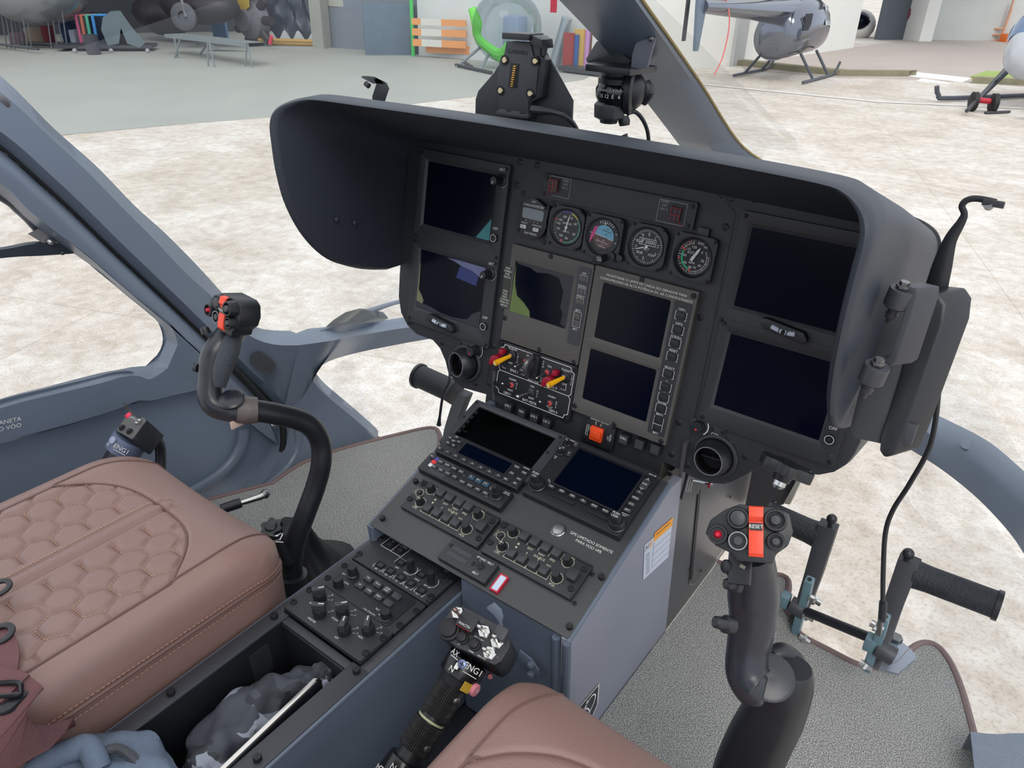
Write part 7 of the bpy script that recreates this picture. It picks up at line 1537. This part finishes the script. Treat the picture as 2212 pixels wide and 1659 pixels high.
for x, dx, c_, nm in ((163, 14, (190, 96, 130), 'pink'), (174, 12, (190, 110, 90), 'salmon'), (186, 12, (80, 170, 140), 'green'), (199, 12, (70, 140, 205), 'blue')):
    b = g(x+dx+2, 104); z_ = topz(b, x, 33); tp = onY(x, 33, b.y); e = onY(x+34, 33, b.y+.4)
    item('padded_frame', nm+' foam-padded frame leaning beside the rubbish bin', 'frame', MB().tube([b, tp, e], .045, 8, 1), mat('foam_'+nm, c_, .7), 'foam padded frames in the hangar')
crate(206, 240, 102, 30, (40, 48, 70), 'dark blue wrapped panel behind the rubbish bin', 'cover', 'wrapped_panel', off=.5)
b = g(204, 118); rr = (g(219, 118)-g(189, 118)).length/2
t = item('rubbish_bin', 'dark grey round rubbish bin on the hangar floor edge', 'bin', MB().lathe([(rr*.85, 0), (rr, .02), (rr*1.05, topz(b, 204, 76)), (rr*.9, topz(b, 204, 76)), (rr*.85, .1)], 20, Tr(b)), mat('bin_grey', (62, 62, 70), .7))
b0 = g(272, 112); W2 = (g(318, 112)-g(228, 112)); wv = W2.normalized()
t = thing('covered_equipment', 'grey-green tarpaulin draped like a tent over a framed mesh panel', 'equipment', loc=b0)
hz_ = topz(b0, 262, 26); hl = W2.length/2
pr_ = [(-hl*.8, .15), (-hl*.95, hz_*.55), (-hl*.75, hz_*.85), (-hl*.3, hz_), (hl*.15, hz_*1.02), (hl*.5, hz_*.65), (hl*1.0, hz_*.22), (hl*.7, .1), (hl*.15, .2), (0, hz_*.6), (-hl*.25, .2)]
obj('tarpaulin', MB().loft([[b0+wv*x+V((0, 0, z)) for x, z in pr_], [b0+wv*x*.8+nv*1.2+V((0, 0, z*.95)) for x, z in pr_]], cv=True, cap=True), mat('tarp_grey_green', (92, 106, 112), .55, var=.15, vs=3), t, smooth=50)
a = g(249, 104); obj('mesh_panel', boxw(a, g(275, 104), topz(a, 249, 62), .05), mat('olive_mesh', (120, 118, 88), .9, var=.3, vs=40), t)
obj('trolley_base', boxw(g(120, 112), g(330, 112), .16, .8, .08), DGREY, t)
for x in (163, 241, 320): obj('caster', MB().ball(g(x, 115)+V((0, 0, .06)), .06, 10), mat('caster_grey', (150, 152, 156), .5) if x == 163 else bpy.data.materials['caster_grey'], t)
for x in (120,): pass
# dark machines behind the trestle
t = thing('aircraft_wreck', 'dark helicopter airframe and wheel in the shadow behind the trestle bench', 'aircraft', loc=g(410, 98))
c = g(400, 98)+nv*1.0; MDK = mat('dark_machinery', (48, 44, 50), .5, var=.5, vs=3)
for x, y, r, sc_ in ((360, 28, .95, (1.5, .8, .6)), (430, 12, 1.0, (1.6, .8, .5)), (350, 55, .55, (1.4, .6, .5)), (385, 52, .35, (1.2, .6, .8))): obj('airframe_part', MB().ball(onY(x, y, c.y), r, 16, sc_), MDK, t, smooth=70)
q = onY(397, 36, c.y-.9); obj('wheel', MB().lathe([(.30, -.08), (.36, -.04), (.36, .04), (.30, .08), (.14, .08), (.12, .02), (.0001, .02)], 24, basis(q, (.6, -1, 0))), mat('tyre_grey', (84, 86, 92), .6), t); obj('leg_strut', bar(q+V((.1, 0, 0)), q+V((-.1, 0, 1.6)), .05), STEEL, t)
t = thing('work_bench', 'long grey trestle bench on folding legs in front of the hangar', 'bench', loc=g(450, 140))
MG = mat('galvanised_grey', (122, 130, 132), .5)
A1 = onY(368, 73, g(400, 120).y+.1); A2 = onY(546, 93, g(520, 140).y)
dd = (A2-A1).normalized(); sd_ = V((-dd.y, dd.x, 0)).normalized()*.35
obj('bench_top', MB().loft([[A1-sd_*.5, A2-sd_*.5], [A1+sd_, A2+sd_], [A1+sd_+V((0, 0, -.08)), A2+sd_+V((0, 0, -.08))], [A1-sd_*.5+V((0, 0, -.08)), A2-sd_*.5+V((0, 0, -.08))]], cu=True), MG, t)
for tx, ty, bx_, by in ((376, 80, 385, 126), (390, 80, 378, 126), (448, 90, 450, 144), (452, 90, 464, 146), (450, 92, 432, 118), (452, 96, 480, 110), (533, 95, 530, 144), (535, 95, 545, 147), (440, 88, 425, 96)):
    b = g(bx_, by); obj('leg', bar(b, onY(tx, ty, b.y), .022, 6), MG, t)
obj('cross_tie', bar(g(445, 128)+V((0, 0, .2)), g(540, 128)+V((0, 0, .2)), .02, 6), MG, t)
crate(472, 502, 96, 50, (52, 96, 134), 'blue cabinet with orange top behind the trestle bench', 'cabinet', 'tool_cabinet', .6, .8)
a = g(420, 95)+nv*.8; b = g(506, 95)+nv*.8; item('bench_top', 'thin orange-edged bench top across the hangar above the blue cabinet', 'bench', boxw(a, b, topz(a, 420, 46), .6, topz(a, 420, 49)), mat('orange_wood', (176, 116, 78), .6))
# radial engine on stand
c = g(545, 98)+nv*.5; CY = mat('engine_grey', (110, 108, 116), .4, metal=.4, var=.3, vs=8)
t = thing('aircraft_engine', 'radial aircraft engine with yellow star plates on a stand in the hangar', 'engine', loc=c)
q = onY(556, 42, c.y); obj('crankcase', MB().lathe([(.55, 0), (.6, .1), (.5, .35), (.3, .45), (.28, .6), (.0001, .6)], 28, basis(q, (.1, -1, 0))), CY, t, smooth=40)
for k in range(9): a = 2*pi*k/9; obj('cylinder', MB().cyl(q+V((cos(a)*.4, -.15, sin(a)*.4)), q+V((cos(a)*.85, -.15, sin(a)*.85)), .14, .12, 10), MDK, t)
obj('star_plate', MB().prism([(0, 0), (-.5, 1.3), (.0, .75), (.5, 1.3), (.35, .2)], -.02, .02, Tr(q+V((-.05, -.45, .15))) @ Rx(pi/2)), mat('yellow_plate', (190, 160, 60), .5), t); obj('stand', boxw(g(520, 98)+nv*.3, g(690, 103)+nv*.3, topz(c, 545, 90), .4, topz(c, 545, 94)), mat('yellow_stand', (170, 130, 50), .6), t); obj('red_handle', bar(onY(583, 95, c.y-.6), onY(587, 78, c.y-.6), .05), mat('pink_red_handle', (220, 60, 80), .5), t)
t = thing('canvas_curtain', 'dark corrugated curtain with wavy silver folds inside a yellow frame in the hangar', 'curtain', loc=g(640, 102))
L = []
a = g(583, 99)+nv*.2; b = g(686, 103)+nv*.2
for j in range(25):
    z_ = .3+4.6*j/24; L.append([a.lerp(b, i/60)+V((0, 0, z_+.12*sin(i*.35+j)))-nv*(.10*sin(j*2.1+i*.12)*(i/60)) for i in range(61)])
obj('curtain_cloth', MB().loft(L), mat('satin_navy_cloth', (44, 52, 68), .3, spec=.7), t, smooth=80)
a = g(683, 104); obj('frame_post', bar(a, V((a.x, a.y, topz(a, 680, 42))), .06), mat('ochre_frame', (176, 140, 70), .6), t); obj('frame_rail', bar(g(560, 100)+V((0, 0, .18)), a+V((0, 0, .18)), .05), bpy.data.materials['ochre_frame'], t)
crate(788, 893, 119, 8, (96, 112, 126), 'large blue-grey machine cabinet left of the striped barrier', 'cabinet', 'machine_cabinet', .35, -.1)
a = g(893, 122); item('green_post', 'thin green post left of the striped barrier', 'post', bar(a, V((a.x, a.y, 3)), .05), mat('bright_green', (70, 190, 90), .5))
# striped barrier
t = thing('striped_barrier', 'stack of orange and white striped barrier boards on an orange base', 'barrier', loc=g(960, 122))
OR_ = mat('faded_orange', (222, 150, 90), .6); WB_ = mat('faded_white', (206, 204, 194), .6); a = g(898, 124)+V((0, -.1, 0)); b = g(1012, 130)+V((0, -.1, 0))
for (yt, yb) in ((40, 54), (62, 77), (85, 100)):
    for k in range(3):
        p = a.lerp(b, (0, .17, .55, 1)[k]); q = a.lerp(b, (0, .17, .55, 1)[k+1]); obj('board_stripe', boxw(p, q, topz(a, 900, yt), .06, topz(a, 900, yb)), OR_ if k % 2 == 0 else WB_, t)
obj('base_frame', boxw(g(920, 124), g(1075, 132), .32, .1, .12), OR_, t)
# green bubble helicopter
t = thing('light_helicopter', 'small helicopter with clear bubble cabin and bright green frame near the striped barrier', 'helicopter', loc=g(1070, 150))
c = g(1080, 150); q = onY(1095, 58, c.y+.3); GRN_ = mat('bright_green_frame', (110, 215, 70), .4)
obj('bubble', MB().ball(q, .80, 28, (1.0, 1.15, 1.0)), glass('bubble_acrylic', (.80, .85, .88), .45), t, smooth=80); obj('seat_back', MB().box((q.x+.1, q.y+.2, q.z-.1), (.5, .4, .7)), mat('white_blue_seat', (150, 160, 180), .6), t, bevel=.08); obj('cabin_frame', MB().tube([onY(1020, 18, c.y), onY(1030, 50, c.y), onY(1032, 80, c.y), onY(1060, 108, c.y), onY(1085, 120, c.y), onY(1100, 96, c.y)], [.10, .14, .10, .12, .16, .10], 10, 5), GRN_, t)
for a_, b_ in (((985, 145), (1062, 162)), ((1020, 150), (1000, 136))): obj('skid', bar(g(*a_)+V((0, 0, .05)), g(*b_)+V((0, 0, .05)), .04), DGREY, t)
for a_, b_ in (((985, 146), (1040, 100)), ((1035, 155), (1060, 110))): p = g(*a_); obj('skid_leg', bar(p, onY(*b_, c.y), .035), MG, t)
# stored doors and rolls against the wall
a = g(1195, 146); item('wall_roll', 'tall silver roll leaning against the pale wall', 'roll', bar(a, onY(1225, 38, a.y), .13, 14), mat('silver_foil', (170, 180, 188), .3, metal=.5))
for x, yt, c_, nm in ((1214, 70, (150, 60, 56), 'red-edged'), (1224, 74, (58, 100, 160), 'blue'), (1236, 62, (200, 165, 90), 'ochre'), (1248, 64, (196, 150, 205), 'lilac'), (1264, 68, (176, 140, 104), 'tan')):
    a = g(x, 152); b = g(x+20, 154); item('foam_panel', nm+' foam panel standing in the stack beside the silver roll', 'panel', boxw(a, b, topz(a, x, yt), .08), mat('foam_panel_'+nm, c_, .7), 'foam panels stacked by the wall')
item('panel_trolley', 'low grey trolley under the stacked foam panels', 'trolley', boxw(g(1205, 156), g(1300, 168), .14, .5, .04), DGREY)
a = g(1193, 147); item('red_wall_box', 'small red extinguisher sign on the pale wall', 'sign', MB().box(tuple(onY(1196, 12, a.y-.1)), (.16, .05, .3)), RED); item('fire_extinguisher', 'red fire extinguisher standing beside the navigator dock', 'extinguisher', bar(onY(1174, 100, a.y), onY(1172, 78, a.y), .12, 12), mat('dusty_red', (170, 60, 66), .5))
# ---- white buildings ----
a, b = g(1290, 158), g(1582, 143)
struct('wall_white_left', boxw(a, b, 7, .3), WW, label='white building wall behind the grey helicopter tail')
a, b = g(1582, 144), g(1606, 139)
struct('trim_2', boxw(a, b, 7, .4), mat('grey_block_pillar', (176, 178, 176), .8, var=.12, vs=3), label='grey block pillar at the white building corner')
a, b = g(1606, 138), g(1843, 104)
struct('wall_white_right', boxw(a, b, 8, .3), WW, label='white sheet wall right of the grey block pillar')
BIG = mat('weathered_pale_wall', (196, 200, 196), .8, var=.14, vs=.8)
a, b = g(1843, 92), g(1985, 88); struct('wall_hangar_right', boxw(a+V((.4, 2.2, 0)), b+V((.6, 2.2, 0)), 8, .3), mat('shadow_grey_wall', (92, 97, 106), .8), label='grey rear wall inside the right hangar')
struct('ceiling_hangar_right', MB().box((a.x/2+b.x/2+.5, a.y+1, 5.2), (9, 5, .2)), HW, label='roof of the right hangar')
a, b = g(1985, 90), g(2012, 90); struct('trim_3', boxw(a, b, 8, 1.0), WW, label='white ribbed pillar right of the hangar opening')
a, b = g(2012, 86), g(2320, 92); struct('wall_far_right', boxw(a, b, 5, .3), BIG, label='weathered pale boundary wall at the far right')
cc_ = g(1862, 84); t = thing('parked_car', 'white rounded aircraft nose standing inside the right hangar', 'aircraft', loc=cc_); t.name = 'parked_aircraft'
obj('nose', MB().ball(onY(1852, 55, cc_.y+1), .75, 20, (.9, 1, .8)), WW, t, smooth=80); obj('window', MB().ball(onY(1856, 45, cc_.y+.6), .6, 16, (.7, 1, .6)), SCR, t, smooth=80)
a = g(1925, 84); item('seated_figure', 'dark red bundle and grey cart inside the right hangar', 'cart', MB().box((a.x, a.y+.4, .4), (1.1, .6, .5)).ball((a.x+.4, a.y+.3, .9), .35, 12), mat('dark_red_cloth', (110, 60, 70), .8)).name = 'loaded_cart'
a = g(2188, 88); t = thing('orange_skip', 'orange metal box with white stripe near the far right wall', 'box', loc=a); obj('body', boxw(g(2172, 92), g(2204, 92), topz(a, 2188, 70), .35, .0), mat('vivid_orange', (240, 120, 50), .5), t, bevel=.02)
t = thing('access_ladder', 'pinkish orange tall ladder stand near the far right wall', 'ladder', loc=g(2165, 90))
LP_ = mat('faded_pink_orange', (206, 164, 140), .6)
for x0, y0, x1, y1 in ((2122, 88, 2150, 25), (2160, 88, 2186, 18), (2120, 88, 2162, 88), (2134, 62, 2172, 62), (2128, 75, 2168, 75), (2160, 88, 2190, 0)):
    p = g(2150, 89); obj('rail', bar(onY(x0, y0, p.y), onY(x1, y1, p.y), .05, 6), LP_, t)
p = g(2080, 86); tag(obj('lean_to_roof', MB().loft([[onY(2075, 18, p.y), onY(2120, 68, p.y)], [onY(2080, 36, p.y), onY(2116, 76, p.y)], [onY(2080, 36, p.y+.4), onY(2116, 76, p.y+.4)], [onY(2075, 18, p.y+.4), onY(2120, 68, p.y+.4)]], cu=True), WW), 'slanting white slab leaning on the far wall', 'slab')
p = g(2160, 84); tag(obj('grey_door', MB().box((p.x, p.y+.2, 2.4), (2.2, .2, 3.2)), mat('lilac_grey_door', (150, 150, 172), .6)), 'grey door and stair opening in the far right wall', 'door')
tag(obj('leafy_bush', MB().ball(onY(2108, 2, g(2100, 86).y)+V((0, 1.0, .2)), .8, 14, (1, .6, .8)), mat('bush_green', (100, 160, 80), .8, var=.4, vs=5)), 'green leaves peeping over the far right wall', 'plant')
# kerb, verge and painted strips
RD = mat('pinkish_road', (178, 168, 162), .85, var=.12, vs=.5)
zp = [g(x, y) for x, y in ((1610, 152), (1812, 168), (1990, 172), (2400, 200), (2600, 96), (1985, 86), (1843, 102), (1600, 140))]
struct('ground_road', MB().prism([(p.x, p.y) for p in zp][::-1] if 0 else [(p.x, p.y) for p in zp], -.02, .01), RD, smooth=0, label='pinkish asphalt road beyond the kerb').name = 'floor_road'
kb_ = [g(x, y) for x, y in ((1560, 138), (1700, 154), (1812, 165), (1962, 166))]
t = thing('kerb', 'mossy grey concrete kerb between the apron and the road', 'kerb', loc=kb_[1])
obj('kerb_stone', MB().loft([[p for p in kb_], [p+V((0, 0, .14)) for p in kb_], [p+V((.1, .35, .14)) for p in kb_], [p+V((.1, .35, 0)) for p in kb_]], cu=True), mat('mossy_kerb', (140, 136, 112), .9, var=.35, vs=3), t)
kb2 = [g(x, y) for x, y in ((2098, 180), (2300, 190))]; obj('kerb_stone', MB().loft([[p for p in kb2], [p+V((0, 0, .14)) for p in kb2], [p+V((.05, .3, .14)) for p in kb2], [p+V((.05, .3, 0)) for p in kb2]], cu=True), bpy.data.materials['mossy_kerb'], t)
WP = mat('white_ground_paint', (236, 236, 232), .7, var=.03)
for q, lb in ((((1962, 166), (1975, 157), (2098, 170), (2080, 179)), 'white painted ramp slab breaking the kerb'), (((1980, 176), (2052, 184), (2040, 178), (1990, 171)), 'white worn paint patch in front of the ramp slab')):
    P_ = [g(x, y) for x, y in q]; mb = MB().loft([[V((p.x, p.y, .0)) for p in P_], [V((p.x, p.y, .02)) for p in P_]], cv=True, cap=True); tag(obj('paint_slab', mb, WP, smooth=0), lb, 'slab')
P_ = [g(x, y) for x, y in ((1400, 173), (1600, 192), (1900, 222), (2212, 236))]; tag(obj('paint_line', MB().loft([[p+V((0, 0, .008)) for p in P_], [p+V((.03, .18, .008)) for p in P_]]), mat('faint_white_line', (218, 215, 209), .7)), 'faint white paint line on the apron before the grey helicopter', 'line')
P_ = [g(x, y) for x, y in ((2095, 170), (2130, 158), (2300, 165), (2300, 182))]; tag(obj('grass_verge', MB().loft([[V((p.x, p.y, .0)) for p in P_], [V((p.x, p.y, .06)) for p in P_]], cv=True, cap=True), mat('grass', (150, 170, 96), .9, var=.3, vs=6)), 'strip of grass beside the right-hand helicopter', 'grass', kind='stuff')
# ---- grey helicopter on skids ----
s0, s1 = g(1578, 169), g(1676, 149); s2, s3 = g(1718, 187), g(1812, 161)
fw = (s3-s2).normalized(); lf_ = V((-fw.y, fw.x, 0)); cen = (s0+s1+s2+s3)/4; trk = (s0-s2).dot(lf_)
hm_ = Matrix((fw, lf_, V((0, 0, 1)))).transposed().to_4x4(); hm_.translation = cen
t = thing('parked_helicopter', 'grey four-seat helicopter on black skids before the white building', 'helicopter', M=hm_)
k = abs(trk)/2
HP = mat('metallic_grey_paint', (120, 124, 134), .12, metal=.75)
def egg(stn, par, name, m, n=28):
    L = []
    for x, zc, hy, hz_, sq in stn:
        L.append([V((x, hy*(abs(cos(a))**sq)*(1 if cos(a) > 0 else -1), zc+hz_*(abs(sin(a))**sq)*(1 if sin(a) > 0 else -1))) for a in [2*pi*i/n for i in range(n)]])
    return obj(name, MB().loft(L, cv=True, cap=True), m, par, smooth=70)
SC = k/.87; z_ = lambda v: v*SC
egg([(z_(x), z_(zc), z_(hy), z_(hz_), sq) for x, zc, hy, hz_, sq in ((-1.32, .98, .30, .38, .8), (-1.25, 1.0, .50, .50, .8), (-.9, 1.08, .60, .58, .8), (-.3, 1.18, .64, .66, .85), (.3, 1.20, .64, .68, .85), (.8, 1.15, .60, .63, .9), (1.2, 1.06, .50, .52, .95), (1.5, .98, .34, .35, 1), (1.66, .94, .05, .06, 1))], t, 'fuselage', HP)
obj('rear_cover', MB().lathe([(z_(.50), 0), (z_(.52), z_(.04)), (z_(.40), z_(.07)), (.0001, z_(.07))], 28, Tr(z_(-1.2), 0, z_(.98)) @ Ry(-pi/2)), mat('matt_grey_cover', (112, 114, 122), .7), t)
for sg in (-1, 1):
    o = obj('window', MB().loft([[V((z_(x), sg*z_(y), z_(zz))) for x, y, zz in ((.25, .665, 1.22), (.75, .63, 1.18), (1.1, .52, 1.1))], [V((z_(x), sg*z_(y), z_(zz))) for x, y, zz in ((.25, .56, 1.66), (.7, .50, 1.62), (1.05, .36, 1.44))]]), mat('pale_cabin_glass', (196, 206, 210), .1) if sg < 0 else bpy.data.materials['pale_cabin_glass'], t)
    for xx in (-.55, .6): obj('skid_leg', bar((z_(xx), sg*z_(.45), z_(.62)), (z_(xx), sg*k, .06), z_(.035)), mat('dark_skid', (74, 78, 88), .5) if xx < 0 and sg < 0 else bpy.data.materials['dark_skid'], t)
    obj('skid', MB().tube([(z_(-1.25), sg*k, .05), (z_(-.6), sg*k, .05), (z_(.9), sg*k, .05), (z_(1.2), sg*k, .12), (z_(1.4), sg*k, .3)], z_(.035), 8, 3), bpy.data.materials['dark_skid'], t)
tb0 = V((z_(-.6), 0, z_(1.50))); tl = hm_.inverted() @ onD(1438, 14, (onZ(1578, 169, 0)-CAM).dot(_f)*1.03)
tl = V((z_(-5.4), 0, z_(1.72)))
obj('tail_boom', MB().tube([tb0, tb0.lerp(tl, .5), tl], [z_(.34), z_(.2), z_(.12)], 16, 3), HP, t, smooth=60)
obj('tail_fin', MB().prism([(0, -.75), (.12, 0), (-.05, .9), (-.35, .9), (-.25, 0), (-.12, -.75)], -.03, .03, Tr(tl) @ Rx(pi/2)), mat('blue_grey_fin', (100, 114, 130), .4), t); obj('tail_rotor', MB().box(tuple(tl+V((.0, .3, .05))), (.12, .03, 1.3)), DGREY, t)
obj('rotor_mast', MB().loft([[V((z_(x), z_(y), z_(2.0))) for x, y in ((-.3, -.1), (.25, -.08), (.25, .08), (-.3, .1))], [V((z_(x), z_(y), z_(2.75))) for x, y in ((-.15, -.07), (.12, -.05), (.12, .05), (-.15, .07))]], cv=True, cap=True), HP, t, bevel=.02); obj('rotor_blade', MB().box((z_(0), 0, z_(2.85)), (z_(9.5), z_(.25), .03), Rz(.5)), DGREY, t)
vt = MB()
for q in range(6): vt.box((z_(-1.02+.07*q), z_(-.585), z_(1.32)), (z_(.03), z_(.05), z_(.36)))
obj('louvre', vt, DGREY, t)
wt = mat('red_white_ribbon', (210, 110, 105), .7); ep = (tb0.lerp(tl, .82)); obj('warning_streamer', MB().tube([ep+V((0, 0, .3)), ep+V((.02, -.2, -.2)), ep+V((-.15, -.25, -.8)), ep+V((-.45, -.25, -1.15))], .013, 6, 5), wt, t)
# ---- helicopter at the right edge ----
b0 = g(2240, 232); hm2 = Matrix((V((-.55, -.83, 0)), V((.83, -.55, 0)), V((0, 0, 1)))).transposed().to_4x4(); hm2.translation = b0
t = thing('parked_helicopter', 'pale helicopter with blue glass nose cut off by the right picture edge', 'helicopter', M=hm2)
egg([(x, zc, hy, hz_, .9) for x, zc, hy, hz_ in ((-2.6, 1.3, .6, .7), (-1.5, 1.3, .75, .85), (-.5, 1.3, .78, .88), (.2, 1.22, .70, .78), (.7, 1.1, .50, .58), (1.0, .98, .26, .33), (1.12, .95, .03, .04))], t, 'fuselage', mat('pale_grey_paint', (188, 192, 198), .2))
L = []
for x, zc, hy, hz_ in ((-.9, 1.5, .79, .70), (-.2, 1.46, .77, .66), (.35, 1.36, .665, .56), (.75, 1.22, .49, .43), (.98, 1.08, .30, .26)):
    L.append([V((x, hy*1.012*cos(a), zc+hz_*sin(a)*.98)) for a in [pi*i/20 for i in range(21)]])
obj('cabin_glass', MB().loft(L), mat('blue_cabin_glass', (96, 122, 158), .08), t, smooth=70)
for sg in (-1, 1):
    obj('skid', MB().tube([(-2.4, sg*1.0, .06), (1.1, sg*1.0, .06), (1.5, sg*1.0, .12), (1.62, sg*1.0, .3)], .045, 8, 3), bpy.data.materials['dark_skid'], t)
    for xx in (-1.4, .35): obj('skid_leg', bar((xx, sg*.5, .7), (xx, sg*1.0, .06), .04), bpy.data.materials['dark_skid'], t)
t = thing('wheel_dolly', 'red ground-handling dolly with two black wheels under the right helicopter skid', 'dolly', loc=g(2120, 245))
for x, y in ((2097, 240), (2140, 244)):
    c = g(x, y)+V((0, 0, .17)); obj('wheel', MB().lathe([(.12, -.06), (.17, -.04), (.17, .04), (.12, .06), (.0001, .06)], 20, basis(c, (1, .5, 0))), RUB, t)
obj('axle_frame', bar(g(2097, 240)+V((0, 0, .2)), g(2140, 244)+V((0, 0, .2)), .05), RED, t); obj('handle_bar', bar(g(2085, 252)+V((0, 0, .1)), g(2180, 190)+V((0, 0, .75)), .035), DGREY, t)
tag(obj('tow_bar', bar(g(2127, 247)+V((0, 0, .03)), g(2180, 245)+V((0, 0, .03)), .025), DGREY), 'thin grey tow bar lying on the ground beside the dolly', 'bar')
